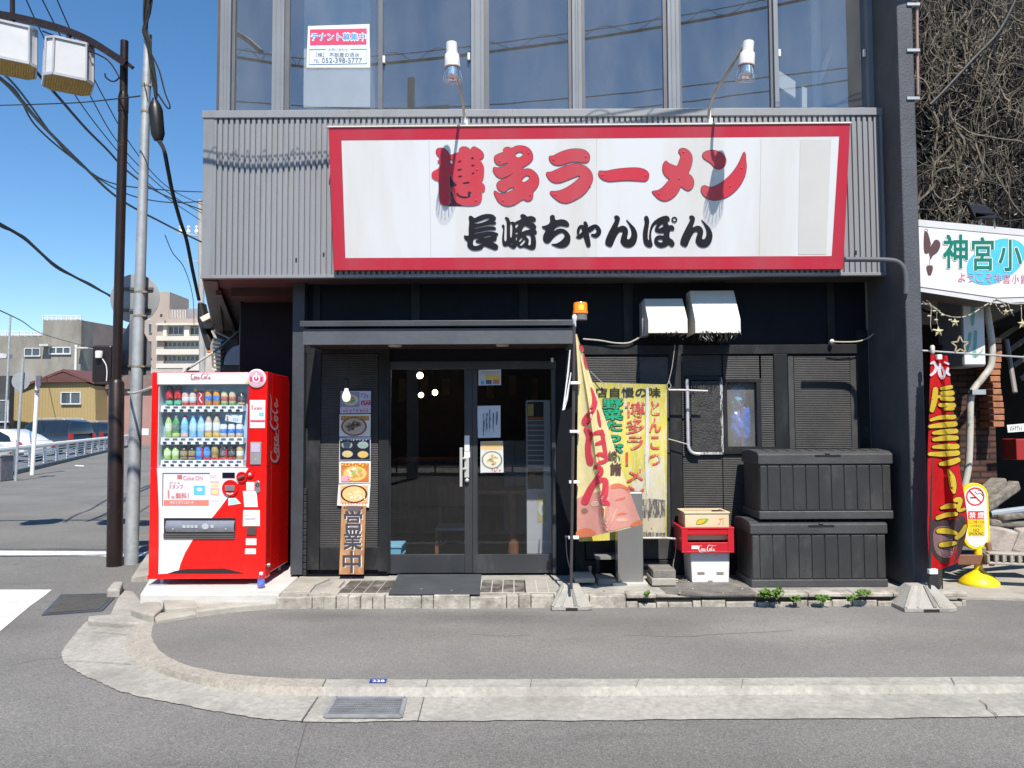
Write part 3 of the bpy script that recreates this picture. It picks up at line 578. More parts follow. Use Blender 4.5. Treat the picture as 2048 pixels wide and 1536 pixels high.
for y in (8, 100, 196): p = at_y(1826, y, YC0 - .012); mb.box(p.x - .05, p.x + .06, YC0 - .014, YC0 + .02, p.z - .012, p.z + .012)
part(mb, 'pipe_bracket', GALV)
mb = MB(); mb.tube([at_y(1834 + (y > 60) * 2, y, YC0 + .02) for y in (-60, 60, 190)], .012, 8); part(mb, 'thin_pipe', pm('rusty_pink_pipe', (.3, .2, .18), .6))
p = at_y(1772, 60, 7.05); mb = MB(); mb.ball(p, .022, 10); mb.tube([p, p + Vector((.035, -.03, -.005))], .014, 8); mb.tube([p, p + Vector((-.03, .1, .05))], .008, 6); part(mb, 'cable_hook', GALV, smooth=True)
# ---- canopy over the door
can = thing('door_canopy', 'flat black timber canopy with grey front board over the glass doors', 'canopy', (-1, 7.2, 2.2)); YC = 6.82
mb = MB(); xa, xb = xy(604, YC), xy(1150, YC); mb.box(xa - .02, xb + .01, YC - .03, YW, zy(652, YC), zy(641, YC)); mb.build('roof_board', pm('black_canopy_top', (.05, .052, .058), .45, var=.2, scale=3), can, bevel=.003)
mb = MB(); mb.box(xa, xb - .01, YC, YC + .03, zy(688, YC), zy(656, YC)); mb.box(xa, xa + .03, YC + .03, YW - .03, zy(688, YC), zy(652, YC)); mb.box(xb - .04, xb - .012, YC + .03, YW - .03, zy(688, YC), zy(652, YC))
mb.build('front_board', pm('grey_blue_board', (.082, .087, .10), .5, var=.16, scale=3, bump=.2, bscale=18, stain=(.06, .062, .07), stain_amt=.25, stain_scale=3), can, bevel=.003)
mb = MB(); mb.box(xa + .03, xb - .04, YC + .03, YW - .03, zy(684, YC), zy(672, YC)); mb.build('ceiling_board', pm('dark_brown_ceiling', (.04, .025, .02), .6), can)
for px in (790, 1005):
    c = at_y(px, 684, YC + .22); mb = MB(); mb.lathe([(.055, 0), (.06, .012), (.06, .03)], (c.x, c.y, zy(684, YC) - .014), 18); mb.build('downlight', pm('cream_downlight', (.55, .48, .4), .5), can)
# ---- doors
DOORM = pm('black_door_metal', (.036, .039, .043), .42, var=.16, scale=3, stain=(.09, .092, .095), stain_amt=.18, stain_scale=3, stretch=(1, 1, .4))
mb = MB(); mb.pbox(776, 722, 1112, 738, YW - .01, YW + .05); mb.pbox(1104, 738, 1112, 1147, YW - .01, YW + .05); mb.pbox(773, 738, 779, 1147, YW - .01, YW + .05); part(mb, 'door_frame', DOORM, bevel=.003)
DG = glass('door_glass', .045, (.86, .88, .88))
for p0, p1, g0, g1 in ((779, 945, 781, 929), (945, 1104, 955, 1103)):
    mb = MB(); mb.pbox(p0, 737, g0, 1146, YW + .008, YW + .045); mb.pbox(g1, 737, p1 - .6, 1146, YW + .008, YW + .045); mb.pbox(g0, 1109, g1, 1146, YW + .008, YW + .045)
    dr = part(mb, 'door', DOORM, bevel=.003); mb = MB(); mb.prect(g0, 738, g1, 1109, YW + .028); part(mb, 'door_pane', DG, dr)
    if p0 == 779:
        mb = MB(); mb.tube([at_y(922, y, YW - .055) for y in (895, 973)], .014, 10)
        for y in (917, 938): mb.tube([at_y(922, y, YW - .055), at_y(934, y, YW + .01)], .011, 8)
        mb.pbox(929, 915, 938, 955, YW - .004, YW + .01); mb.ball(at_y(934, 961, YW - .012), .02, 10); part(mb, 'handle', CHROME, dr, smooth=True)
        mb = MB(); mb.pbox(929, 871, 939, 902, YW + .002, YW + .009); mb.pbox(928.5, 903, 940, 915, YW + .001, YW + .009); part(mb, 'sticker', PAPER, dr)
    else:
        mb = MB(); mb.pbox(1102, 716, 1107, 724, YW - .016, YW - .002); part(mb, 'sensor', WHITE_PL, dr)
# ---- ground-floor interior
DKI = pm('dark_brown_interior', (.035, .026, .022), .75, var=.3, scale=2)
ZI = ZL - .005
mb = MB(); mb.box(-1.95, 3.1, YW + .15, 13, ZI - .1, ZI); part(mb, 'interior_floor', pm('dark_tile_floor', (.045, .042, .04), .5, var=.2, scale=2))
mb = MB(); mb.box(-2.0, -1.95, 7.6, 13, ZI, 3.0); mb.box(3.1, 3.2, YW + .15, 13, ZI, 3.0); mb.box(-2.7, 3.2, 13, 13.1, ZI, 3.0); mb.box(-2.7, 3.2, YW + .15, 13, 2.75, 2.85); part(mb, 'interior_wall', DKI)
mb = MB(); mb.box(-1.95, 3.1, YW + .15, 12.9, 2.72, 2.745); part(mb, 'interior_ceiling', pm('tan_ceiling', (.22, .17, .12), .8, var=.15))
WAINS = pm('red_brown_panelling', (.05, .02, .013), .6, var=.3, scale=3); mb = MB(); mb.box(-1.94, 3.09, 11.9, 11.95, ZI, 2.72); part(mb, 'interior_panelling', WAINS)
mb = MB()
for i in range(14): x = -1.7 + i * .33; mb.box(x, x + .11, 11.86, 11.89, 1.85 + .05 * (i % 3), 2.2 + .04 * (i % 2))
part(mb, 'wall_menus', pm('cream_menu_strips', (.2, .14, .08), .7, var=.25, scale=6))
mb = MB(); mb.box(-1.5, 1.4, 10.4, 10.9, ZI, 1.02); mb.box(-1.55, 1.45, 10.3, 10.95, 1.02, 1.07); part(mb, 'counter', BROWN_WOOD, bevel=.01)
mb = MB(); mb.box(-1.94, 3.09, 9.6, 9.72, 2.2, 2.71); part(mb, 'interior_beam', pm('dark_wood_beam', (.05, .026, .015), .6, var=.2))
# ================================================================ THINGS ON THE SHOP FRONT
# ---- the big red and white signboard, tilted forward
SB0, SB1 = at_y(1177, 538, 7.0), at_y(1177, 252, 6.765); SN = (SB1 - SB0).cross(Vector((1, 0, 0))).normalized()
if SN.y > 0: SN = -SN
fs = lambda px, py, d=0.0: on_plane(px, py, SB0, SN) + SN * d
sg = thing('signboard', 'long white signboard with red border and big red and black lettering over the entrance', 'sign', SB0)
OUT = [(657, 256), (1700, 248), (1686, 538), (668, 540)]; INN = [(683, 281), (1678, 273), (1663, 512), (691, 516)]
P = [fs(*q) for q in OUT]; mb = MB(); bk = [Vector((p.x, YFA - .002, p.z)) for p in P]
mb.faces(P + bk, [(0, 3, 2, 1), (0, 1, 5, 4), (1, 2, 6, 5), (2, 3, 7, 6), (3, 0, 4, 7)]); mb.build('box', pm('sign_box', (.5, .045, .075), .45, var=.06), sg)
def weather(name, col, dirt):
    m, n, N, L, Pn = newmat(name); co = coords(N, L, (1.6, 1, .12)); r = ramp(N, .42, .7); L.new(noise(N, L, co, 1.6, 4, .6), r.inputs[0])
    L.new(mixc(N, L, r.outputs[0], col, dirt), Pn.inputs['Base Color']); Pn.inputs['Roughness'].default_value = .33; return m
mb = MB(); mb.faces([fs(*q, .003) for q in INN], [(0, 3, 2, 1)]); mb.build('face', weather('sign_white', (.74, .75, .76), (.66, .645, .61)), sg)
mb = MB()
for i in range(4):
    j = (i + 1) % 4; mb.faces([fs(*OUT[i], .004), fs(*OUT[j], .004), fs(*INN[j], .004), fs(*INN[i], .004)], [(0, 3, 2, 1)])
mb.build('border', weather('sign_red_border', (.52, .028, .055), (.47, .06, .085)), sg)
mb = MB(); mb.faces([fs(1600, 279, .005), fs(1662, 279, .005), fs(1652, 509, .005), fs(1596, 509, .005)], [(0, 3, 2, 1)]); mb.build('faded_patch', pm('sign_patch', (.64, .63, .60), .4, var=.03), sg)
for xa_, xb_ in ((1193, 1192), (858, 862), (1522, 1518)): mb = MB(); mb.bar(fs(xa_, 278, .004), fs(xb_, 513, .004), .003, .002); mb.build('panel_seam', ink((.5, .5, .48)), sg)
mb = MB(); a, b = fs(655, 254, .0), fs(1702, 246, .0); mb.prism([a + Vector((0, -.012, .006)), a + Vector((0, -.012, -.006)), Vector((a.x, YFA, a.z - .006)), Vector((a.x, YFA, a.z + .006))], b - a); mb.build('top_flashing', pm('cream_flashing', (.6, .57, .5), .5), sg, recalc=True)
Z = lambda ox, oy, pts, k=8.0: [(ox + x / k, oy + y / k) for x, y in pts]
HAKU = [Z(856, 284, p) for p in ([(130,160),(145,115),(200,97),(260,110),(310,150),(335,190),(347,215),(370,208),(430,192),(495,163),(500,125),(525,90),(575,77),(630,90),(685,125),(700,95),(740,77),(800,105),(860,150),(890,205),(885,250),(865,270),(830,282),(865,330),(895,400),(900,470),(890,580),(862,630),(840,642),(885,665),(915,720),(910,770),(895,795),(868,805),(868,880),(850,950),(810,995),(720,1020),(580,1020),(520,1000),(455,960),(420,890),(405,830),(362,765),(380,730),(440,712),(462,690),(440,660),(400,610),(378,560),(372,530),(345,545),(340,600),(350,740),(358,900),(340,990),(275,1022),(215,995),(185,950),(178,850),(170,640),(110,605),(65,560),(60,510),(85,470),(172,412),(180,300),(178,240),(145,205)], [(352,280),(370,288),(397,303),(382,352),(348,338)], [(640,805),(688,800),(686,860),(630,880)])]
TA = [Z(856, 284, p) for p in ([(1208,160),(1205,125),(1230,95),(1275,82),(1340,98),(1400,70),(1470,60),(1550,70),(1620,110),(1665,175),(1678,250),(1655,310),(1590,365),(1505,415),(1540,435),(1600,428),(1670,450),(1740,515),(1772,590),(1770,670),(1740,735),(1685,800),(1680,860),(1665,915),(1620,945),(1570,942),(1520,922),(1440,970),(1370,1010),(1280,1028),(1200,1010),(1130,960),(1085,890),(1055,815),(1075,782),(1130,815),(1210,830),(1290,800),(1375,752),(1352,728),(1290,755),(1240,795),(1195,802),(1130,765),(1098,700),(1110,655),(1140,625),(1200,598),(1290,555),(1368,498),(1290,540),(1230,568),(1160,578),(1100,550),(1060,500),(1040,450),(1055,408),(1120,412),(1200,390),(1270,352),(1250,338),(1190,362),(1140,370),(1090,345),(1060,290),(1065,235),(1100,205),(1160,180)], [(1390,215),(1425,172),(1480,160),(1530,195),(1500,230),(1440,255)], [(1495,620),(1545,555),(1590,538),(1630,570),(1600,610),(1540,645)])]
RA1 = [Z(1080, 284, [(145,270),(155,230),(210,220),(300,175),(420,130),(520,112),(620,112),(710,130),(775,180),(795,240),(780,305),(730,333),(650,325),(570,318),(470,330),(380,360),(300,375),(220,360),(165,315)])]
RA2 = [Z(1080, 284, [(100,520),(115,485),(180,480),(280,435),(400,385),(520,355),(620,350),(720,385),(800,455),(840,540),(838,620),(800,710),(740,800),(660,870),(560,930),(460,972),(400,978),(320,960),(240,905),(180,850),(160,815),(180,790),(260,788),(350,765),(450,715),(550,645),(640,560),(620,545),(560,560),(450,605),(340,645),(260,655),(190,635),(130,580)])]
BO = [Z(1080, 284, [(935,510),(950,465),(1000,465),(1080,463),(1200,437),(1350,420),(1500,412),(1600,420),(1680,445),(1730,490),(1742,540),(1725,600),(1680,628),(1600,625),(1450,615),(1300,618),(1150,630),(1080,628),(1000,600),(950,555)])]
ME = [Z(1280, 284, [(615,160),(630,120),(680,100),(740,115),(795,160),(830,230),(833,310),(810,410),(774,500),(820,545),(855,610),(858,680),(830,745),(770,778),(710,755),(652,718),(620,780),(560,860),(480,920),(390,945),(300,915),(230,850),(192,800),(215,785),(280,775),(350,735),(420,660),(466,597),(420,560),(370,490),(358,420),(375,345),(415,305),(445,330),(500,360),(588,385),(620,320),(648,240),(640,200)])]
N1 = [Z(1280, 284, [(995,220),(1015,175),(1070,145),(1150,132),(1230,145),(1310,185),(1360,245),(1375,310),(1350,385),(1300,425),(1250,437),(1190,410),(1140,350),(1080,305),(1020,265)])]
N2 = [Z(1280, 284, [(1665,165),(1685,200),(1690,280),(1700,400),(1680,530),(1620,660),(1540,765),(1440,850),(1320,910),(1200,935),(1100,915),(1020,860),(975,790),(985,720),(1030,697),(1080,712),(1120,728),(1200,705),(1300,650),(1420,550),(1520,430),(1590,310),(1640,195)])]
SR = weather('sign_lettering_red', (.60, .05, .075), (.54, .09, .11)); SK = ink((.06, .012, .03), .4); SBK = pm('sign_lettering_black', (.014, .013, .017), .4, var=.3, scale=1.5)
for ps in ([HAKU], [TA], [RA1, RA2], [BO], [ME], [N1, N2]):
    mb, ob = MB(), MB()
    for p in ps: mb.outline(p, fs, .009); ob.outline(p, fs, .006, grow=.75)
    if ps[0] is HAKU:
        kb = MB()
        for cx, cy, w2, sl in ((508,313,22,-12),(713,260,21,-2),(720,375,23,-5),(505,445,32,-10),(722,502,18,-10),(515,550,28,-6),(612,652,52,-14)):
            a = Z(856, 284, [(cx - w2, cy - sl / 2 - 11), (cx + w2, cy + sl / 2 - 11), (cx + w2, cy + sl / 2 + 11), (cx - w2, cy - sl / 2 + 11)]); kb.outline([a], fs, .011, smooth=False)
        kb.stroke([(x, y, w_) for (x, y), w_ in zip(Z(856, 284, [(468,828),(500,862),(575,885),(640,878),(676,866)]), (3.5, 3, 3, 2, 1))], fs, .011)
    o = mb.build('lettering', SR, sg); ob.build('outline', SK, o)
    if ps[0] is HAKU: kb.build('counter_marks', SK, o)
NAGA = [Z(920, 420, p) for p in ([(140,120),(165,92),(205,110),(235,130),(300,100),(380,72),(460,65),(530,80),(575,125),(560,165),(532,180),(572,195),(575,212),(555,232),(480,235),(380,255),(235,290),(237,303),(380,275),(480,262),(550,268),(575,295),(560,318),(480,320),(380,340),(236,370),(238,384),(350,365),(450,348),(540,350),(610,380),(600,410),(582,412),(590,440),(575,490),(520,508),(580,545),(610,580),(600,625),(560,640),(500,620),(390,580),(350,625),(280,645),(210,645),(150,615),(120,570),(118,500),(85,475),(65,425),(75,408),(138,406),(140,300),(150,180)], [(235,205),(330,170),(440,135),(478,145),(400,185),(320,210),(237,220)], [(385,435),(480,412),(495,425),(470,435),(400,450)], [(217,470),(280,460),(296,478),(252,490),(268,520),(350,545),(222,575)])]
SAKI = [Z(920, 420, p) for p in ([(718,130),(740,112),(780,135),(805,190),(850,188),(880,205),(890,190),(985,140),(965,95),(1000,65),(1050,85),(1075,105),(1140,98),(1200,125),(1212,165),(1190,188),(1112,190),(1180,215),(1220,270),(1205,310),(1230,350),(1215,388),(1187,390),(1210,450),(1215,560),(1195,620),(1140,635),(1080,615),(1020,595),(960,605),(910,570),(890,600),(855,618),(800,590),(770,570),(720,580),(685,550),(675,450),(690,300),(670,260),(685,235),(710,250),(712,300),(708,480),(744,485),(750,300),(748,200),(742,160)], [(805,225),(838,250),(830,420),(803,425)], [(895,235),(935,232),(895,290)], [(985,345),(1035,255),(1130,305),(1060,325)], [(890,350),(940,370),(895,390)], [(895,430),(915,435),(900,500)], [(1050,410),(1110,400),(1135,440),(1130,555),(1090,555),(1100,480)], [(940,490),(985,440),(1000,460),(960,510)], [(1000,500),(1030,470),(1045,500),(1000,560),(965,570),(955,550)], [(805,545),(840,535),(830,560)])]
CHI = [Z(920, 420, [(1440,110),(1470,80),(1510,95),(1530,160),(1620,150),(1700,170),(1745,225),(1730,265),(1680,262),(1600,255),(1530,285),(1500,340),(1560,305),(1630,300),(1700,330),(1755,400),(1765,480),(1740,545),(1690,590),(1620,605),(1540,590),(1460,545),(1530,540),(1610,500),(1665,440),(1670,390),(1630,362),(1570,385),(1500,440),(1450,500),(1410,532),(1360,520),(1330,470),(1335,400),(1370,325),(1330,295),(1312,260),(1350,255),(1420,225),(1445,165)])]
NN = [(385,110),(415,88),(455,100),(475,155),(440,275),(500,255),(560,262),(600,310),(605,370),(590,450),(610,472),(640,450),(662,390),(655,310),(620,230),(580,165),(590,160),(650,220),(715,290),(750,370),(752,450),(725,530),(670,585),(600,598),(535,575),(490,510),(495,450),(520,360),(490,345),(450,370),(400,460),(350,575),(305,585),(255,555),(245,500),(280,400),(350,260),(400,160)]
PO = [Z(1180, 420, p) for p in ([(865,125),(890,95),(925,110),(945,190),(930,300),(920,400),(925,470),(945,475),(945,400),(960,300),(1000,210),(1080,140),(1170,100),(1240,97),(1272,140),(1265,180),(1235,190),(1260,245),(1310,245),(1345,285),(1335,330),(1280,335),(1270,440),(1320,480),(1350,540),(1330,580),(1300,588),(1255,560),(1200,590),(1130,602),(1060,570),(1025,500),(1050,430),(1110,405),(1170,408),(1175,370),(1100,368),(1045,340),(1040,290),(1072,228),(1030,240),(990,310),(975,400),(985,500),(1000,560),(970,595),(920,590),(870,545),(848,450),(850,330),(875,200)], [(1090,300),(1120,250),(1160,228),(1172,260),(1140,280)], [(1075,490),(1110,470),(1165,480),(1150,515),(1120,520)])]
for ps in ([NAGA], [SAKI], [CHI], None, [[Z(1180, 420, NN)]], [PO], [[Z(1180, 420, [(x + 1200, y) for x, y in NN])]]):
    mb = MB()
    if ps is None:
        for st_ in ([(1153,474,3),(1160,473,9),(1171,463,8),(1182,455,7),(1192,453,8),(1198,463,9),(1192,471,9),(1184,470,5)], [(1156,467,5),(1157,459,6),(1161,453,6),(1167,456,9),(1172,470,12),(1177,490,9)], [(1170,446,7),(1173,452,7)], [(1178, 461, 8), (1185, 456, 8)]): mb.stroke(st_, fs, .008)
    else:
        for p in ps: mb.outline(p, fs, .008, grow=.25)
        if ps[0] is PO: mb.ring(1348.4, 439.4, 3, 5.9, fs, .008)
    mb.build('lettering', SBK, sg)
mb = MB()
for x, y in ((877,322),(999,322),(1057,306),(1107,319),(1171,313),(1110,389),(1180,371),(1204,350),(1291,351),(1367,304),(1358,357),(1317,388),(1435,315),(1483,336),(1460,372),(1006,401),(1060,390),(952,401),(954,339)): mb.lathe([(.008, .009), (.008, .012), (.003, .014)], fs(x, y), 8, SN)
mb.build('screw', SR, sg)

# ---- two spot lamps on bent arms
def lamp(px_b, arm, bulb_top, bulb_bot, label):
    base = at_y(px_b, 243, 6.97); t = thing('spot_lamp', label, 'lamp', base, 'spot lamps above the signboard')
    mb = MB(); mb.box(base.x - .03, base.x + .03, 6.955, 7.02, base.z - .06, base.z + .03); mb.box(base.x - .012, base.x + .012, 6.94, 6.96, base.z - .045, base.z + .09); mb.build('bracket', pm('white_bracket', (.6, .6, .58), .5, var=.1, stain=(.3, .25, .2), stain_amt=.15, stain_scale=20), t, bevel=.003)
    mb = MB(); q = catmull([at_y(*a) for a in arm], 5); mb.tube(q, .0125, 8); mb.build('arm', pm('rusting_cream_arm', (.38, .34, .29), .5, var=.15, scale=12, stain=(.25, .13, .06), stain_amt=.22, stain_scale=9), t, smooth=True)
    Tp, Bt = at_y(*bulb_top), at_y(*bulb_bot); ax = (Tp - Bt).normalized(); h = (Tp - Bt).length
    mb = MB(); mb.lathe([(.043, h), (.045, h * .995), (.045, h * .74), (.052, h * .72), (.058, h * .70), (.062, h * .5), (.063, h * .40), (.055, h * .39)], Bt, 24, ax); mb.build('housing', pm('white_lamp_body', (.7, .7, .69), .35, var=.03), t, smooth=True)
    mb = MB(); mb.lathe([(.060, h * .41), (.064, h * .39), (.064, h * .37), (.058, h * .36)], Bt, 24, ax); mb.build('collar', pm('copper_collar', (.4, .26, .2), .4, .4), t)
    mb = MB(); mb.lathe([(.058, h * .37), (.066, h * .30), (.084, h * .16), (.087, h * .1), (.08, h * .05), (.05, h * .01), (.001, 0)], Bt, 24, ax); mb.build('glass_bulb', glass('lamp_glass', .06, (.97, .97, .97)), t, smooth=True)
    mb = MB(); u = ax.orthogonal().normalized(); v = ax.cross(u)
    for k in range(14):
        c = math.cos(k * math.pi / 7); s_ = math.sin(k * math.pi / 7); d = u * c + v * s_; mb.bar(Bt + ax * h * .37 + d * .054, Bt + ax * h * .13 + d * .078, .005, .005)
    mb.lathe([(.052, h * .36), (.045, h * .2), (.03, h * .1), (.01, h * .09)], Bt, 14, ax); mb.build('reflector', pm('mirrored_reflector', (.8, .8, .8), .15, .9), t)
lamp(929, [(928, 238, 6.95), (928, 226, 6.93), (924, 195, 6.70), (916, 160, 6.40), (909, 140, 6.28)], (903, 86, 6.28), (906, 167, 6.28), 'white spot lamp on short curved arm above the red lettering, left of its pair')
lamp(1418, [(1417, 238, 6.95), (1420, 212, 6.92), (1433, 180, 6.72), (1460, 138, 6.42), (1486, 92, 6.27)], (1497, 84, 6.26), (1490, 163, 6.26), 'white spot lamp on long bent rusty arm above the sign, right of its pair')

# ---- notice in the upper window
fn = plane_y(YU + .02); nt_ = thing('tenant_notice', 'white and red tenant wanted notice taped inside an upper window', 'notice', at_y(676, 90, YU + .02))
PV = pm('plastic_notice', (.66, .74, .80), .3, var=.04); mb = MB(); mb.prism([fn(*q) for q in [(616, 52), (739, 48), (740, 135), (613, 135)]], (0, .002, 0)); mb.build('sheet', PV, nt_, recalc=True)
mb = MB(); mb.faces([fn(*q, .002) for q in [(620, 59), (733.5, 57), (733, 89), (620, 90.5)]], [(0, 3, 2, 1)]); mb.build('red_panel', ink((.62, .06, .14), .35), nt_)
mb = MB(); mb.text('テナント募集中', 622.5, 66, 731.5, 82, fn, .003, .075); mb.build('lettering_outline', INK_W, nt_); mb = MB(); mb.text('テナント募集中', 624, 67, 730.5, 81, fn, .004, .012); mb.build('lettering', ink((.04, .28, .68), .4), nt_)
mb = MB(); mb.text('お問い合わせ', 657, 96.5, 696, 102, fn, .003); mb.text('（株） 不動産の清水', 632, 105, 719, 114.5, fn, .003, .006); mb.text('TEL', 627, 119, 639, 125.5, fn, .003); mb.text('052-398-5777', 644, 116, 724, 125.5, fn, .003); mb.build('small_print', ink((.12, .14, .18)), nt_)
mb = MB()
for a, b in (((619, 99), (652, 98.6)), ((701, 98.5), (733, 98)), ((619, 99), (618.5, 129)), ((618.5, 129), (733.5, 127)), ((733, 98), (733.5, 127))): mb.bar(fn(*a, .003), fn(*b, .003), .0035, .002)
mb.build('ruled_frame', ink((.2, .3, .6)), nt_)

# ---- extractor hoods and the amber beacon
def hood(label, x0, x1, xt0, xt1, yt, ym, yb, Yf):
    t = thing('extractor_hood', label, 'vent hood', at_y((x0 + x1) / 2, yb, YW), 'extractor hoods on the black wall')
    a0, a1 = at_y(xt0, yt, YW - .16), at_y(xt1, yt, YW - .16); b0, b1 = at_y(x0, ym, Yf), at_y(x1, ym, Yf); c0, c1 = at_y(x0, yb, Yf), at_y(x1, yb, Yf)
    L_ = [Vector((a0.x, YW, a0.z)), a0, b0, c0, Vector((c0.x, YW, c0.z))]; L_ = [Vector((c0.x, p.y, p.z)) for p in L_]; Rr = [Vector((c1.x, p.y, p.z)) for p in L_]
    mb = MB(); n_ = 5; mb.faces(L_ + Rr, [(0, 1, 2, 3, 4), (9, 8, 7, 6, 5)] + [(i, i + 5, i + 6, i + 1) for i in range(3)]); mb.build('cover', WHITE_SHEET, t, solid=.004, recalc=True)
    mb = MB(); random.seed(int(x0)); heavy = x0 > 1380
    for k in range(70 if heavy else 26):
        x = random.uniform(c0.x + .01, c1.x - .01); y = random.uniform(Yf - .004, YW - .05) if k % 3 else Yf - .004; l = random.uniform(.01, .085 if heavy else .04); up_ = random.uniform(0, .022) if y < Yf else 0
        mb.tube([(x, y, c0.z + up_), (x + random.uniform(-.02, .02), y - .003, c0.z - l * .5), (x + random.uniform(-.03, .03), y + random.uniform(-.02, .02), c0.z - l)], [.003, .003, .0012], 4)
    mb.build('grease_drips', pm('black_grease', (.03, .022, .015), .35, var=.5, scale=30), t)
    mb = MB(); mb.box(c0.x + .004, c1.x - .004, Yf + .02, YW - .001, c0.z + .015, c0.z + .03); mb.build('filter', ink((.02, .018, .016)), t)
    return t
h1 = hood('smaller white extractor hood on the black wall, lower and left of its neighbour', 1297, 1375, 1290, 1370, 598, 640, 666, YW - .36)
mb = MB(); mb.pbox(1284, 603, 1297, 672, YW - .17, YW - .02); mb.build('side_flange', pm('grey_flange', (.3, .3, .3), .5), h1, bevel=.004)
hood('larger white extractor hood dripping with black grease on the wall', 1391, 1481, 1382, 1472, 582, 640, 666, YW - .36)
bc = thing('beacon_lamp', 'amber rotating beacon lamp with grey base on the canopy end', 'beacon', at_y(1161, 632, 6.95)); p = at_y(1161, 634, 6.95)
mb = MB(); mb.lathe([(.058, -.028), (.058, .022), (.05, .026)], p, 24); mb.build('base', pm('grey_beacon_base', (.16, .16, .165), .5), bc, smooth=True)
mb = MB(); mb.lathe([(.052, .026), (.066, .03), (.066, .045), (.062, .06), (.061, .115), (.055, .126), (.03, .132), (.001, .133)], p, 28); mb.build('amber_dome', pm('amber_plastic', (.72, .2, .01), .15, var=.12, scale=9, coat=.6, emit=(1, .3, .01), es=.28), bc, smooth=True)
mb = MB(); mb.lathe([(.026, .05), (.03, .07), (.026, .1)], p + Vector((0, -.045, 0)), 10); mb.build('lens', pm('yellow_lens', (.85, .5, .05), .2, emit=(1, .6, .05), es=.35), bc, smooth=True)

# ---- pendant bulb, menu posters, open sign
bp = at_y(693, 760, 7.12); pd = thing('pendant_bulb', 'bare white light bulb hanging on a cord in front of the top menu poster', 'light bulb', bp)
mb = MB(); mb.tube([(bp.x, bp.y, zy(684, YC)), (bp.x + .004, bp.y, bp.z + .12), bp], .004, 6); mb.build('cord', RUBBER, pd)
mb = MB(); mb.lathe([(.004, .05), (.02, .04), (.022, -.02), (.018, -.045)], bp + Vector((0, 0, -.03)), 14); mb.build('socket', RUBBER, pd, smooth=True)
mb = MB(); mb.lathe([(.016, 0), (.018, -.02), (.034, -.06), (.038, -.085), (.03, -.112), (.012, -.124), (.001, -.125)], bp + Vector((0, 0, -.07)), 18); mb.build('bulb', pm('glowing_bulb', (.9, .88, .8), .3, emit=(1, .93, .78), es=.75), pd, smooth=True)
def poster(label, quad, draw, Y, grp, nm='menu_poster', cat='poster', bgc=(.72, .70, .66)):
    fn = plane_y(Y); t = thing(nm, label, cat, at_y(quad[0][0], quad[2][1], Y), grp)
    mb = MB(); mb.prism([fn(*q) for q in quad], (0, .002, 0)); mb.build('sheet', ink(bgc, .35), t, recalc=True); draw(t, fn)
def dish(t, fn, cx, cy, rx, ry, rim, soup, tops, seed, name='bowl_picture'):
    random.seed(seed)
    for k, (s_, c_) in enumerate(((1, rim), (.86, soup))):
        mb = MB(); mb.oval(cx, cy, rx * s_, ry * s_, fn, .003 + .0006 * k, 24); mb.build(name, ink(c_, .3), t)
    for k, c_ in enumerate(tops):
        mb = MB()
        for _ in range(7):
            a = random.uniform(0, 6.28); r = random.random() ** .5 * .55; mb.oval(cx + rx * r * math.cos(a), cy + ry * r * math.sin(a), rx * random.uniform(.07, .2), ry * random.uniform(.06, .18), fn, .0046 + .0004 * k, 8)
        mb.build('topping_picture', ink(c_, .35), t)
def marks(t, fn, x0, y0, x1, y1, col, n=7, seed=1, name='print_marks'):
    """illegible small print: short broken strokes"""
    random.seed(seed); mb = MB(); w_ = (x1 - x0) / n
    for i in range(n):
        for _ in range(4):
            x = x0 + i * w_ + random.uniform(.05, .35) * w_; y = random.uniform(y0, y1 - (y1 - y0) * .25)
            if random.random() < .5: mb.rect(x, y, x + w_ * random.uniform(.3, .5), y + (y1 - y0) * .16, fn, .006)
            else: mb.rect(x, y, x + w_ * .14, min(y1, y + (y1 - y0) * random.uniform(.3, .6)), fn, .006)
    mb.build(name, ink(col), t)
def block(t, fn, x0, y0, x1, y1, col, d=.0025, name='colour_field'): mb = MB(); mb.rect(x0, y0, x1, y1, fn, d); mb.build(name, ink(col, .35), t)
YPO = YW - .035; GP = 'menu posters in a column beside the door'
def d1(t, fn): block(t, fn, 681, 784, 719, 814, (.26, .27, .34)); dish(t, fn, 701, 800, 15, 11, (.62, .64, .7), (.58, .5, .3), [(.55, .42, .05), (.45, .15, .05), (.1, .3, .08)], 1); marks(t, fn, 722, 786, 739, 797, (.1, .12, .3), 3, 4); block(t, fn, 722, 801, 741, 810, (.45, .05, .12), .003); marks(t, fn, 724, 802, 740, 809, (.7, .6, .65), 3, 5); marks(t, fn, 686, 817, 739, 825, (.6, .05, .1), 8, 6)
def d2(t, fn): block(t, fn, 682, 832, 738, 841, (.45, .2, .05)); dish(t, fn, 708, 853, 26, 19, (.22, .09, .06), (.5, .4, .33), [(.2, .1, .07), (.28, .16, .12), (.08, .05, .03)], 2); marks(t, fn, 685, 832, 738, 839, (.62, .4, .04), 8, 7)
def d3(t, fn):
    block(t, fn, 680, 879, 740, 919, (.012, .014, .02))
    for k, (x, y, c) in enumerate(((694, 890, (.24, .27, .26)), (726, 890, (.25, .36, .33)), (695, 908, (.6, .5, .2)), (726, 909, (.72, .45, .12)))): dish(t, fn, x, y, 11, 7, (.33, .34, .34), c, [c], 10 + k)
    marks(t, fn, 681, 878, 737, 882, (.5, .5, .55), 9, 8)
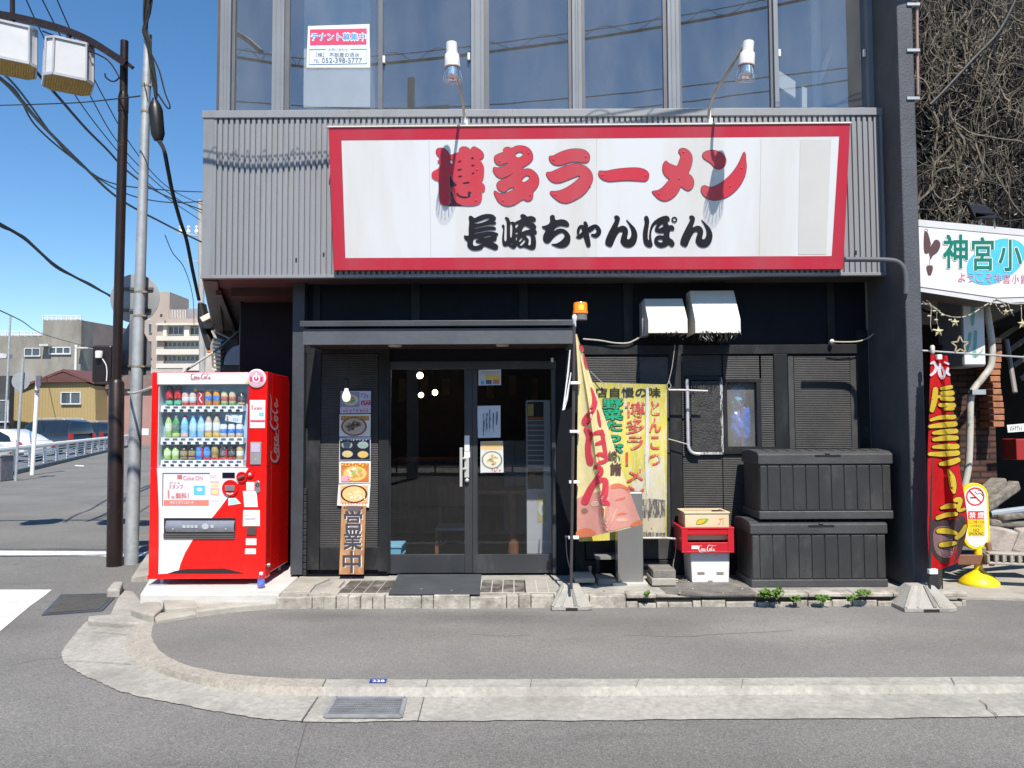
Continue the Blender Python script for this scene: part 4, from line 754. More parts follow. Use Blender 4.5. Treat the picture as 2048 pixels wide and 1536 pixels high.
def d4(t, fn): block(t, fn, 682, 926, 738, 964, (.55, .16, .04)); dish(t, fn, 710, 947, 27, 17, (.6, .2, .05), (.75, .5, .16), [(.78, .7, .3), (.75, .74, .6), (.35, .45, .1), (.7, .3, .08)], 3); marks(t, fn, 683, 926, 738, 933, (.8, .65, .02), 8, 9); block(t, fn, 683, 951, 700, 963, (.75, .35, .4), .0065); marks(t, fn, 684, 952, 700, 962, (.6, .04, .12), 3, 2)
def d5(t, fn): block(t, fn, 681, 971, 736, 1006, (.72, .42, .2)); dish(t, fn, 708, 988, 27, 18, (.06, .02, .015), (.76, .52, .22), [(.8, .6, .3), (.78, .66, .4)], 4); marks(t, fn, 700, 992, 735, 1000, (.8, .8, .78), 4, 3); marks(t, fn, 684, 1004, 735, 1008, (.7, .05, .06), 9, 11)
poster('top menu poster showing a white plate of food in violet tones, behind the hanging bulb', [(681, 782), (742, 782), (741.5, 826), (680, 827)], d1, YPO, GP, bgc=(.5, .5, .62))
poster('menu poster with one brown bowl of ramen topped with dark meat', [(679, 829), (741.5, 828), (741, 873), (678.5, 873)], d2, YPO, GP)
poster('black menu poster showing four small bowls', [(679, 875), (741.5, 874), (741, 920), (678, 921)], d3, YPO, GP, bgc=(.5, .52, .62))
poster('orange menu poster with a yellow heap of noodles and pink price mark', [(678, 923), (741.5, 922), (741, 966), (678, 967)], d4, YPO, GP)
poster('lowest menu poster, a dark bowl of orange soup above the wooden sign', [(677, 969), (741, 967), (738, 1015), (674, 1011)], d5, YPO, GP)
ob_ = thing('open_sign_board', 'brown wooden board with carved dark brush characters leaning by the door', 'wooden sign', at_z(708, 1149, ZL))
P0, P1 = at_y(708, 1149, 7.30), at_y(709, 1010, 7.39); NB = (P1 - P0).cross(Vector((1, 0, 0))).normalized(); NB = NB if NB.y < 0 else -NB
fb_ = lambda px, py, d=0.0: on_plane(px, py, P0, NB) + NB * d
mb = MB(); mb.prism([fb_(*q) for q in [(683, 1011), (732, 1011), (727, 1149), (678, 1149)]], -NB * .025); mb.build('board', wood('stained_board', (.24, .10, .04), (.52, .29, .13), .55, (5, 5, 1.6)), ob_, bevel=.003, recalc=True)
for ch, x0, y0, x1, y1 in (('営', 689, 1022, 724, 1061), ('業', 688, 1061, 723, 1099), ('中', 686, 1103, 721, 1145)):
    mb = MB(); mb.text(ch, x0 + 1.6, y0 + 1.2, x1 + 1.6, y1 + 1.2, fb_, .002, .03); o = mb.build('carved_edge', pm('white_carved_edge', (.66, .64, .6), .6), ob_); mb = MB(); mb.text(ch, x0, y0, x1, y1, fb_, .004, .03); mb.build('lettering', ink((.035, .035, .05)), ob_)
mb = MB(); mb.outline([[(693, 1013), (724, 1013), (722, 1020), (716, 1024), (700, 1023), (695, 1019)]], fb_, .001); mb.build('dark_stain', pm('grey_stain', (.09, .08, .085), .7), ob_)
mb = MB(); mb.oval(689, 1015.5, 1.5, 1.6, fb_, .003); mb.oval(725, 1015.5, 1.5, 1.6, fb_, .003); mb.build('peg_hole', ink((.005, .005, .005)), ob_)
cn = thing('glass_jar', 'small clear jar standing behind the wooden sign', 'jar', at_z(739, 1143, ZL)); p = at_z(739, 1144, ZL)
mb = MB(); mb.lathe([(.034, .0), (.036, .01), (.036, .1), (.03, .12), (.03, .13)], p, 18); mb.build('body', glass('jar_glass', .12, (.8, .82, .84)), cn, smooth=True); mb = MB(); mb.lathe([(.034, .004), (.034, .02)], p, 18); mb.build('base', PAPER, cn)

# ---- papers on the right-hand door and things seen through the glass
YD = YW + .012; GD = 'papers stuck inside the right door'
def e1(t, fn): block(t, fn, 959, 742, 1000, 770, (.42, .55, .72)); block(t, fn, 972, 749, 999, 758, (.75, .5, .05), .003); block(t, fn, 972, 760, 983, 768, (.08, .08, .12), .003); block(t, fn, 986, 759, 998, 768, (.5, .22, .06), .003); block(t, fn, 962, 762, 968, 769, (.1, .3, .65), .003); mb = MB(); mb.oval(966, 754, 4, 5, fn, .004); mb.build('face_picture', ink((.7, .55, .45)), t); marks(t, fn, 963, 743, 998, 747, (.6, .3, .1), 7, 31)
def e2(t, fn):
    for i, (x, y0, y1) in enumerate(((992, 818, 853), (985, 818, 864), (978, 818, 864), (972, 822, 864), (966, 826, 872))): marks(t, fn, x, y0, x + 4.2, y1, (.07, .09, .16), 1, 40 + i); marks(t, fn, x, y0 + 3, x + 4.2, y1, (.07, .09, .16), 1, 50 + i); marks(t, fn, x, y0, x + 4, y1, (.07, .09, .16), 1, 60 + i)
def e3(t, fn): block(t, fn, 962, 884, 1005, 900, (.68, .45, .2)); block(t, fn, 962, 900, 1005, 945, (.6, .62, .58)); dish(t, fn, 984, 920, 21, 18, (.12, .2, .24), (.68, .62, .48), [(.3, .2, .1), (.5, .4, .2)], 21); marks(t, fn, 983, 935, 1003, 944, (.6, .05, .08), 4, 12)
poster('small colourful notice with a face, at the top of the right door', [(957, 740), (1002, 739), (1002, 770), (957, 771)], e1, YD, GD, 'door_notice', 'notice')
poster('white sheet of vertical handwriting on the right door', [(954, 812), (1001, 811), (1001, 875), (956, 876)], e2, YD, GD, 'door_notice', 'notice', (.60, .63, .68))
poster('ramen picture poster on the right door below the handwritten sheet', [(961, 883), (1006, 882), (1007, 945), (961, 946)], e3, YD, GD, 'door_poster', 'poster')
tm = thing('ticket_machine', 'white upright meal ticket machine standing inside the right door', 'ticket machine', (at_y(1077, 1105, 7.95).x, 7.95, ZI)); fn = plane_y(7.85)
mb = MB(); mb.pbox(1053, 800, 1102, 1108, 7.85, 8.25); mb.build('cabinet', pm('white_machine', (.42, .43, .47), .4, var=.05), tm, bevel=.006)
mb = MB(); mb.rect(1055, 804, 1087, 840, fn, .002); mb.rect(1055, 935, 1087, 978, fn, .002); mb.build('dark_panel', ink((.02, .02, .024), .2), tm); mb = MB(); mb.rect(1056, 808, 1067, 832, fn, .004); mb.build('yellow_card', ink((.5, .42, .1)), tm)
mb = MB(); mb.rect(1055, 834, 1087, 839, fn, .004); mb.rect(1058, 948, 1070, 953, fn, .004); mb.build('orange_strip', ink((.5, .12, .02)), tm)
mb = MB(); [mb.rect(1055, 842 + k * 10, 1088, 849.5 + k * 10, fn, .002) for k in range(9)]; mb.build('button_row', ink((.13, .125, .13), .35), tm); mb = MB(); mb.rect(1075, 985, 1091, 1044, fn, .003); mb.build('ramen_picture', ink((.42, .38, .2), .35), tm); mb = MB(); mb.oval(1083, 1017, 7, 14, fn, .005); mb.build('bowl_picture', ink((.5, .52, .48)), tm)
pw = thing('wooden_post', 'brown wooden table post seen through the right door', 'post', (at_y(1025, 1100, 8.2).x, 8.2, ZI)); mb = MB(); p = at_y(1026, 1105, 8.2); mb.tube([(p.x, 8.2, ZI), (p.x + .01, 8.2, .4), (p.x, 8.2, .8)], [.06, .05, .055], 10); mb.build('post', BROWN_WOOD, pw, smooth=True); mb = MB(); mb.box(p.x - .35, p.x + .35, 8.1, 8.7, .8, .84); mb.build('table_top', BROWN_WOOD, pw, bevel=.006)
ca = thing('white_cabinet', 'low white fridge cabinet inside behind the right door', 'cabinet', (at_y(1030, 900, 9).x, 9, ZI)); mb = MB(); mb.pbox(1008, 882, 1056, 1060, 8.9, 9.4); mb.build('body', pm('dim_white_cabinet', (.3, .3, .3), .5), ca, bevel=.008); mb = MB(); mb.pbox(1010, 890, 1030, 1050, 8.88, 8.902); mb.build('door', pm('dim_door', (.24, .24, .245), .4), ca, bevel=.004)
ch = thing('wooden_chair', 'brown wooden chair inside behind the left door', 'chair', (at_y(912, 1090, 8.3).x, 8.3, ZI)); p = at_y(912, 1080, 8.3)
mb = MB(); mb.box(p.x - .2, p.x + .22, 8.2, 8.6, .42, .45); mb.build('seat', pm('grey_seat', (.25, .25, .25), .7), ch, bevel=.008); mb = MB(); mb.box(p.x - .2, p.x + .22, 8.57, 8.6, .62, .86); mb.build('backrest', BROWN_WOOD, ch, bevel=.006)
for dx in (-.19, .21):
    for yy, top in ((8.22, .42), (8.59, .86)): mb = MB(); mb.box(p.x + dx - .018, p.x + dx + .018, yy - .018, yy + .018, ZI, top); mb.build('leg', BROWN_WOOD, ch)
bcx = thing('blue_crate', 'light blue plastic crate on the floor behind the left door', 'crate', (at_y(790, 1105, 7.75).x, 7.75, ZI)); mb = MB(); x0, x1 = xy(768, 7.7), xy(803, 7.7)
mb.prism([(x0, 7.7, ZI), (x1 - .012, 7.7, ZI), (x1, 7.7, ZI + .24), (x0, 7.7, ZI + .24)], (0, .3, 0)); mb.build('body', pm('sky_blue_plastic', (.16, .44, .66), .45, var=.05), bcx, bevel=.006, recalc=True); mb = MB()
for z in (.225, .13): mb.box(x0 - .005, x1 + .006, 7.69, 8.01, ZI + z, ZI + z + .025)
mb.build('rim', pm('sky_blue_rim', (.2, .5, .72), .45), bcx, bevel=.004)
for i, (x, y, Y, lab) in enumerate(((840, 751, 8.6, 'biggest of three round ceiling bulbs seen through the left door'), (842, 790, 10.4, 'left of the two small round bulbs deep inside the left door'), (870, 785, 10.0, 'right of the two small round bulbs deep inside the left door'))):
    p = at_y(x, y, Y); t = thing('ceiling_bulb', lab, 'light bulb', p, 'bulbs inside the restaurant'); mb = MB(); mb.ball(p, .035, 12); mb.build('globe', pm('lit_globe', (.9, .85, .7), .4, emit=(1, .80, .48), es=16), t, smooth=True); mb = MB(); mb.tube([p + Vector((0, 0, .03)), (p.x, p.y, 2.75)], .006, 6); mb.build('cord', RUBBER, t)

# ---- bundle of blue bags behind the small frosted window
for lab, cx, cy, rx, ry, c_, Y_ in (('blue plastic bag pressed against the lower part of the small frosted window', 1484, 850, 24, 40, (.03, .14, .62), YW + .16), ('pale blue plastic bag at the top of the small frosted window', 1474, 792, 17, 22, (.25, .5, .75), YW + .13)):
    p = at_y(cx, cy, Y_); mb = MB(); mb.ball((0, 0, 0), 1, 20); random.seed(cx)
    for v in mb.bm.verts: k = 1 + random.uniform(-.14, .14); v.co = Vector((p.x + v.co.x * rx / F * Y_ * k, p.y + v.co.y * .07 * k, p.z + v.co.z * ry / F * Y_ * k))
    tag(mb.build('plastic_bag', pm('blue_plastic_bag', c_, .25, var=.35, scale=16, spec=.8)), lab, 'bag', 'bags behind the small window')
p = at_y(1484, 830, YW + .10); mb = MB(); mb.box(p.x - .012, p.x + .012, p.y, p.y + .02, at_y(1484, 895, YW + .1).z, at_y(1484, 775, YW + .1).z); tag(mb.build('wooden_stick', BROWN_WOOD), 'upright brown stick in front of the blue bags behind the small window', 'stick')
# ================================================================ THINGS STANDING IN FRONT OF THE SHOP
# ---- feather banners: cloth surfaces with real folds
def cloth(name, left, right, bottom_dip, Yf, mat, parent, nu=26, nv=46):
    """left / right: (px, py) edges from top to bottom; Yf(u, v) is the depth of the cloth there"""
    L_, R_ = catmull(left, 8), catmull(right, 8)
    def at(c, t):
        i = min(int(t * (len(c) - 1)), len(c) - 2); f = t * (len(c) - 1) - i; return (c[i][0] * (1 - f) + c[i + 1][0] * f, c[i][1] * (1 - f) + c[i + 1][1] * f)
    mb = MB(); G = []
    for j in range(nv + 1):
        for i in range(nu + 1):
            v, u = j / nv, i / nu; a, b = at(L_, v), at(R_, v); y = a[1] * (1 - u) + b[1] * u + bottom_dip * v * math.sin(u * math.pi) * (v > .9); G.append(at_y(a[0] * (1 - u) + b[0] * u, y, Yf(u, v)))
    mb.faces(G, [(j * (nu + 1) + i, (j + 1) * (nu + 1) + i, (j + 1) * (nu + 1) + i + 1, j * (nu + 1) + i + 1) for j in range(nv) for i in range(nu)])
    def fn(px, py, d=0.0):          # a point of the cloth seen at (px, py), lifted d towards the street
        v = .5
        for _ in range(14):
            a, b = at(L_, min(max(v, 0), 1)), at(R_, min(max(v, 0), 1)); u = (px - a[0]) / max(b[0] - a[0], 1e-6); y = a[1] * (1 - u) + b[1] * u; v += (py - y) / ((L_[-1][1] - L_[0][1]) * .5 + (R_[-1][1] - R_[0][1]) * .5) * .9
        v = min(max(v, 0), 1); u = min(max(u, 0), 1); return at_y(px, py, Yf(u, v) - d)
    return mb.build(name, mat, parent, smooth=True), fn
def fabric(name, col, rough=.75):
    m, n, N, L, P = newmat(name); co = coords(N, L); r = ramp(N, .3, .7, c4([c * .93 for c in col]), c4([min(1, c * 1.04) for c in col])); L.new(noise(N, L, co, 5), r.inputs[0])
    L.new(r.outputs[0], P.inputs['Base Color']); P.inputs['Roughness'].default_value = rough; P.inputs['Specular IOR Level'].default_value = .2
    t = N.new('ShaderNodeBsdfTranslucent'); L.new(r.outputs[0], t.inputs[0]); mx = N.new('ShaderNodeMixShader'); mx.inputs[0].default_value = .22; L.new(P.outputs[0], mx.inputs[1]); L.new(t.outputs[0], mx.inputs[2]); L.new(mx.outputs[0], N['Material Output'].inputs[0])
    b = N.new('ShaderNodeBump'); b.inputs['Strength'].default_value = .5; b.inputs['Distance'].default_value = .03; L.new(noise(N, L, coords(N, L, (1.6, 1.6, .7), (0, .5, 0)), 4.5, 3), b.inputs['Height']); L.new(b.outputs[0], P.inputs['Normal']); L.new(b.outputs[0], t.inputs['Normal']); return m
YFL = 6.62; yb = thing('banner_flag', 'cream and pink vertical banner flag with red characters on a brown pole beside the doors', 'banner', at_z(1143, 1208, 0))
mb = MB(); q0, q1 = at_y(1142, 1178, 6.5), at_y(1149, 640, 6.62); mb.tube([q0, q1], .0125, 8); mb.build('pole', pm('dark_brown_pole', (.06, .05, .048), .4, var=.1), yb, smooth=True)
mb = MB(); mb.lathe([(.012, -.06), (.014, -.05), (.014, -.01), (.02, .0), (.021, .03), (.012, .045)], q1, 12); mb.build('pole_cap', WHITE_PL, yb, smooth=True)
def Y1(u, v): return 6.60 + .03 * math.sin(u * 7 + 1.5 * v) * v - .05 * math.exp(-((u - .47) / .06) ** 2) * min(1, v * 2) * (v > .15) - .06 * u * v + .02 * math.sin(u * 3 + v * 9) * u
cl, f1 = cloth('cloth', [(1151, 668), (1156, 760), (1155, 860), (1154, 960), (1154, 1075)], [(1154, 668), (1180, 750), (1208, 830), (1232, 905), (1256, 975), (1284, 1049)], 3, Y1, fabric('cream_fabric', (.78, .68, .36)), yb)
mlt = 9
mb = MB(); mb.outline([[(1154, 997), (1170, 990), (1195, 984), (1216, 975), (1224, 968), (1240, 967), (1257, 976), (1268, 1005), (1283, 1049), (1250, 1055), (1210, 1066), (1180, 1074), (1155, 1075)]], f1, .004, smooth=False, maxlen=mlt); mb.build('soup_picture', fabric('pink_print', (.66, .32, .27)), cl)
ORG = fabric('orange_print', (.66, .2, .1))
for pl in ([(1224, 969), (1240, 967), (1257, 976), (1259, 983), (1242, 976), (1223, 978)], [(1154, 1062), (1175, 1056), (1192, 1066), (1180, 1073), (1155, 1074)], [(1262, 1048), (1281, 1040), (1284, 1049), (1264, 1053)], [(1229, 1001), (1240, 996), (1250, 994), (1249, 998), (1238, 1001)], [(1199, 1022), (1203, 1015), (1209, 1020), (1206, 1029)], [(1232, 1031), (1242, 1025), (1255, 1027), (1243, 1030)]): mb = MB(); mb.outline([pl], f1, .006, maxlen=mlt); mb.build('garnish_picture', ORG, cl)
mb = MB(); mb.oval(1169, 1022, 7, 6, f1, .006, 10); mb.build('mushroom_picture', fabric('brown_print', (.3, .18, .13)), cl); mb = MB(); mb.stroke([(1233, 1018, 2), (1228, 1030, 3), (1222, 1044, 2)], f1, .006, maxlen=mlt); mb.oval(1190, 1008, 9, 6, f1, .006, 10); mb.oval(1244, 1040, 12, 4, f1, .006, 10); mb.build('noodle_picture', fabric('pale_print', (.72, .45, .35)), cl)
RED = fabric('red_print', (.62, .06, .09)); mb = MB()
mb.outline([[(1158, 691), (1164, 690), (1168, 700), (1164, 703)]], f1, .008, maxlen=mlt); mb.outline([[(1167, 706), (1172, 720), (1176, 737), (1172, 735), (1168, 722)]], f1, .008, maxlen=mlt)
mb.outline([[(1181, 774), (1186, 779), (1192, 795), (1195, 806), (1192, 817), (1186, 828), (1182, 842), (1174, 851), (1165, 849), (1163, 842), (1168, 832), (1178, 820), (1184, 805), (1184, 790)]], f1, .008, maxlen=mlt); mb.outline([[(1194, 818), (1199, 828), (1203, 852), (1198, 850), (1195, 838)]], f1, .008, maxlen=mlt)
mb.outline([[(1167, 857), (1175, 855), (1183, 862), (1186, 870), (1182, 885), (1183, 905), (1187, 922), (1184, 930), (1175, 928), (1171, 912), (1170, 890), (1172, 872)]], f1, .008, maxlen=mlt)
mb.stroke([(1189, 867, 7), (1200, 864, 9), (1207, 870, 7)], f1, .008, maxlen=mlt); mb.stroke([(1193, 888, 6), (1203, 884, 8), (1209, 884, 6)], f1, .008, maxlen=mlt); mb.stroke([(1204, 862, 7), (1207, 880, 8), (1210, 900, 8), (1213, 920, 7)], f1, .008, maxlen=mlt); mb.stroke([(1212, 912, 8), (1200, 908, 8), (1193, 915, 7), (1198, 925, 8), (1210, 922, 7)], f1, .008, maxlen=mlt)
mb.stroke([(1190, 935, 8), (1198, 935, 10), (1202, 944, 11), (1192, 960, 11), (1180, 980, 14), (1170, 1002, 16)], f1, .008, maxlen=mlt); mb.stroke([(1190, 968, 8), (1203, 960, 9), (1211, 963, 12), (1210, 985, 13), (1207, 1000, 13), (1216, 1008, 9)], f1, .008, maxlen=mlt); mb.build('lettering', RED, cl)
mb = MB(); mb.text('崎', 1217, 902, 1234, 924, f1, .008, .03); mb.text('諸', 1221, 926, 1242, 950, f1, .008, .04); mb.build('small_lettering', fabric('dark_brown_print', (.12, .07, .06)), cl)
mb = MB()
for y in (766, 863, 964, 1075): p = at_y(1149 - (y - 766) * .012, y, 6.56); mb.box(p.x - .035, p.x + .05, p.y - .022, p.y + .03, p.z - .012, p.z + .012)
mb.build('strap', WHITE_PL, yb, bevel=.004); mb = MB(); mb.tube([at_y(x, y, 6.6) for x, y in ((1140, 700), (1136, 745), (1130, 790), (1127, 820), (1133, 800), (1142, 745))], [.005, .008, .006, .012, .01, .004], 6); mb.build('tie_cord', WHITE_PL, yb)
def weight(label, px, pyb, w, Yc, z=0):
    c = at_z(px, pyb, z); t = thing('weight_block', label, 'concrete base', c, 'concrete banner weights'); h = .185; dp = w * 1.7; mb = MB()
    def ringp(k, zz, yo): return [Vector((c.x + x * k, c.y + y, zz)) for x, y in ((-w, yo), (-w * .8, yo - .0), (w * .8, yo), (w, yo + .03), (w, dp - yo), (-w, dp - yo))]
    L0, L1, L2 = ringp(1, z + .0, 0), ringp(1, z + .03, 0), [Vector((c.x + x, c.y + y, z + h)) for x, y in ((-w * .42, dp * .36), (-w * .34, dp * .34), (w * .34, dp * .34), (w * .42, dp * .36), (w * .42, dp * .7), (-w * .42, dp * .7))]
    n = 6; mb.faces(L0 + L1 + L2, [tuple(range(5, -1, -1)), tuple(range(12, 18))] + [(i + a, (i + 1) % n + a, (i + 1) % n + a + n, i + a + n) for i in range(n) for a in (0, n)]); o = mb.build('block', BCONC, t, bevel=.01, recalc=True)
    mb = MB()
    for a, b in ((-.16, -.52), (.16, .34), (-.5, -.95)): mb.bar(Vector((c.x + w * a * .8, c.y + dp * .33, z + h + .0)), Vector((c.x + w * b, c.y + .004, z + .035)), .022, .012)
    mb.build('ribs', BCONC, o, bevel=.003)
    mb = MB(); mb.box(c.x - w * .3, c.x + w * .28, c.y - .004, c.y + .05, z + .001, z + .024); mb.build('arch', ink((.02, .018, .016), .9), o); mb = MB(); mb.bar(Vector((c.x + .012, c.y + dp * .33, z + h + .002)), Vector((c.x + .03, c.y + .004, z + .04)), .03, .010); mb.build('groove', BCONC_D, o)
    return t
BCONC = pm('banner_concrete', (.38, .365, .325), .88, var=.2, scale=12, bump=.7, bscale=60, stain=(.22, .2, .17), stain_amt=.36, stain_scale=6); BCONC_D = pm('banner_concrete_groove', (.2, .19, .17), .9, var=.2, scale=12)
weight('pale concrete weight block holding the cream banner pole', 1144, 1222, .165, 6.4)
weight('wider grey concrete weight block holding the red banner pole by the column', 1864, 1225, .215, 6.4)
rb = thing('banner_flag', 'red ramen banner flag with yellow characters on a pole beside the black column', 'banner', at_z(1858, 1210, 0))
mb = MB(); q0, q1 = at_y(1859, 1178, 6.5), at_y(1865, 700, 6.56); mb.tube([q0, q1], .012, 8); mb.build('pole', pm('black_pole', (.03, .03, .032), .4), rb, smooth=True)
mb = MB(); mb.lathe([(.013, -.03), (.018, -.02), (.018, .03), (.01, .04)], q1, 12); mb.build('pole_cap', pm('cream_cap', (.6, .57, .45), .5), rb, smooth=True)
def Y2(u, v): return 6.54 - .03 * math.sin(u * 9 + v * 2) * (.3 + v) + .05 * u * v - .05 * math.exp(-((u - .72) / .1) ** 2) * v + .02 * math.sin(v * 11 + u * 4) * u
cl2, f2 = cloth('cloth', [(1861, 709), (1858, 830), (1855, 930), (1856, 1010), (1855, 1060), (1859, 1141)], [(1895, 711), (1904, 790), (1911, 860), (1918, 930), (1932, 1010), (1934, 1060), (1916, 1125)], 3, Y2, fabric('red_fabric', (.56, .012, .016)), rb)
YEL, OUTL = fabric('yellow_print', (.66, .47, .045)), fabric('dark_outline_print', (.045, .012, .014))
PURP = MB(); PURP.outline([[(1860, 1048), (1875, 1035), (1900, 1040), (1920, 1030), (1932, 1042), (1927, 1090), (1912, 1122), (1890, 1128), (1868, 1112), (1858, 1080)]], f2, .003, maxlen=7); PURP.build('bowl_picture', fabric('bowl_print', (.075, .05, .05)), cl2)
mb = MB(); mb.outline([[(1868, 1060), (1890, 1052), (1910, 1062), (1916, 1080), (1908, 1108), (1888, 1116), (1870, 1100)]], f2, .005, maxlen=7); mb.build('soup_picture', fabric('soup_print', (.27, .17, .18)), cl2)
mb, ob = MB(), MB()
def both(pts): mb.stroke([(x, y, w_ * 1.18) for x, y, w_ in pts], f2, .011, maxlen=7); ob.stroke([(x, y, w_ * 1.18 + 2.6) for x, y, w_ in pts], f2, .008, maxlen=7)
for pts in ([(1871, 779, 9), (1869, 800, 10), (1864, 820, 8)], [(1866, 796, 5), (1879, 793, 5)], [(1884, 777, 6), (1902, 774, 7)], [(1885, 787, 8), (1904, 786, 9)], [(1884, 797, 7), (1905, 798, 8)], [(1880, 810, 6), (1907, 811, 9)], [(1890, 818, 5), (1906, 817, 6)],
            [(1862, 840, 5), (1880, 835, 7), (1908, 834, 8)], [(1860, 853, 6), (1885, 850, 9), (1910, 848, 9)], [(1867, 866, 5), (1885, 864, 9), (1912, 862, 8)], [(1868, 879, 6), (1890, 876, 9), (1913, 876, 8)],
            [(1867, 894, 5), (1890, 893, 9), (1914, 893, 9)], [(1859, 908, 6), (1885, 908, 9), (1915, 906, 9)], [(1881, 928, 6), (1900, 925, 10), (1916, 920, 9)],
            [(1897, 941, 6), (1903, 955, 12), (1906, 972, 12), (1908, 984, 6)], [(1883, 1016, 5), (1897, 1012, 9), (1911, 1012, 8)], [(1911, 1000, 8), (1921, 1000, 8), (1917, 1020, 6), (1929, 1018, 5)], [(1875, 1036, 7), (1892, 1030, 8), (1912, 1028, 7)], [(1877, 1062, 8), (1893, 1062, 10), (1912, 1066, 6)], [(1914, 1075, 8), (1924, 1066, 9), (1931, 1052, 6)], [(1882, 1090, 8), (1897, 1088, 9), (1911, 1086, 6)]): both(pts)
o = mb.build('lettering', YEL, cl2); ob.build('outline', OUTL, o)
mb = MB(); mb.stroke([(1862, 727, 4), (1868, 725, 6), (1873, 734, 7), (1869, 744, 6), (1862, 750, 5)], f2, .009, maxlen=7); mb.stroke([(1880, 729, 5), (1879, 745, 7), (1884, 756, 6), (1889, 748, 5), (1884, 734, 4)], f2, .009, maxlen=7); mb.stroke([(1889, 724, 3), (1897, 728, 4)], f2, .009, maxlen=7); mb.stroke([(1896, 737, 5), (1894, 744, 6), (1899, 750, 4)], f2, .009, maxlen=7); mb.build('white_lettering', fabric('white_print', (.72, .66, .7)), cl2)
mb = MB(); p = at_y(1878, 712, 6.52); mb.box(p.x - .02, p.x + .02, p.y - .015, p.y + .02, p.z - .03, p.z + .012); p = at_y(1864, 1145, 6.5); mb.box(p.x - .03, p.x + .04, p.y - .02, p.y + .02, p.z - .012, p.z + .03); mb.build('strap', WHITE_PL, rb, bevel=.005)

# ---- weathered vinyl banner strung on bars
vb = thing('vinyl_banner', 'peeling yellow vinyl banner with faded red and green writing strung on poles', 'banner', at_y(1250, 1085, 7.25)); YV = 7.22
def Y3(u, v): return YV + .02 * math.sin(u * 5) * (1 - v) + .015 * math.sin(v * 8)
cv, f3 = cloth('sheet', [(1160, 764), (1158, 900), (1158, 1083)], [(1334, 769), (1334, 900), (1333, 1076)], 0, Y3, peeling('peeling_yellow_vinyl', (.54, .475, .07), (.55, .52, .43), .525, 20, (3, 3, .4)), vb)
mb = MB(); mb.outline([[(1266, 1013), (1275, 1000), (1300, 997), (1330, 1000), (1331, 1075), (1262, 1075)]], f3, .004, smooth=False, maxlen=14); mb.build('torn_patch', peeling('grey_torn_backing', (.10, .095, .085), (.46, .42, .33), .5, 16, (3, 3, .5)), cv)
mb = MB(); mb.outline([[(1277, 1037), (1331, 1035), (1330, 1066), (1280, 1064)]], f3, .006, smooth=False, maxlen=14); mb.build('torn_patch', peeling('cream_torn_backing', (.52, .46, .33), (.12, .1, .07), .58, 16, (3, 3, .6)), cv)
mb = MB(); mb.outline([[(1262, 1002), (1264, 955), (1272, 968), (1280, 930), (1287, 950), (1296, 915), (1304, 938), (1312, 905), (1320, 930), (1328, 900), (1331, 1001)]], f3, .0032, smooth=False, maxlen=14); mb.build('faded_patch', peeling('faded_cream_vinyl', (.55, .50, .24), (.58, .55, .46), .45, 24, (3, 3, .35)), cv)
mb = MB(); mb.outline([[(1292, 806), (1299, 806), (1297, 870), (1300, 950), (1294, 990), (1290, 930), (1291, 870)]], f3, .009, maxlen=14); mb.outline([[(1292, 778), (1297, 776), (1298, 800), (1293, 820)]], f3, .0095, maxlen=14); mb.build('worn_crease', peeling('worn_white_crease', (.58, .57, .53), (.28, .26, .2), .54, 14), cv)
FRED = peeling('faded_red_print', (.52, .07, .06), (.55, .47, .22), .545, 13)
mb = MB(); mb.vtext('とんこつ', 1297, 799, 1323, 935, f3, .007, .03, 14); mb.vtext('博多ラーメン', 1249, 803, 1291, 1000, f3, .007, .022, 14); mb.build('lettering', FRED, cv)
mb = MB(); mb.text('当店自慢の味', 1166, 775, 1321, 794, f3, .007, .028, 14); mb.build('lettering', INK_DK, cv)
mb, ob = MB(), MB(); mb.vtext('野菜たっぷり', 1205, 796, 1246, 930, f3, .009, .035, 14); ob.vtext('野菜たっぷり', 1205, 796, 1246, 930, f3, .006, .075, 14); o = mb.build('lettering', fabric('green_print', (.03, .42, .22)), cv); ob.build('outline', INK_DK, o)
BARM = pm('dirty_white_pipe', (.5, .49, .46), .5, var=.2, stain=(.12, .11, .1), stain_amt=.35, stain_scale=22)
for q, r_ in (([(1277, 1076, 7.2), (1334, 1076, 7.2), (1352, 1078, 7.2)], .01), ([(1130, 1073, 7.25), (1160, 1073, 7.25)], .008), ([(1334, 780, 7.25), (1360, 780, 7.25), (1415, 782, 7.25)], .009)): mb = MB(); mb.tube([at_y(*p) for p in q], r_, 8); mb.build('bar', BARM, vb, smooth=True)
mb = MB()
for q in (((1350, 690), (1344, 735), (1336, 768)), ((1338, 764), (1342, 772), (1337, 778), (1334, 770), (1340, 762)), ((1180, 742), (1195, 757), (1208, 768)), ((1353, 1078), (1351, 1105), (1346, 1132), (1350, 1140), (1343, 1138)), ((1132, 1074), (1134, 1110), (1142, 1140), (1160, 1155))): mb.tube([at_y(x, y, 7.2) for x, y in catmull(q, 4)], .0042, 5)
mb.build('rope', pm('grey_rope', (.28, .27, .25), .8), vb)

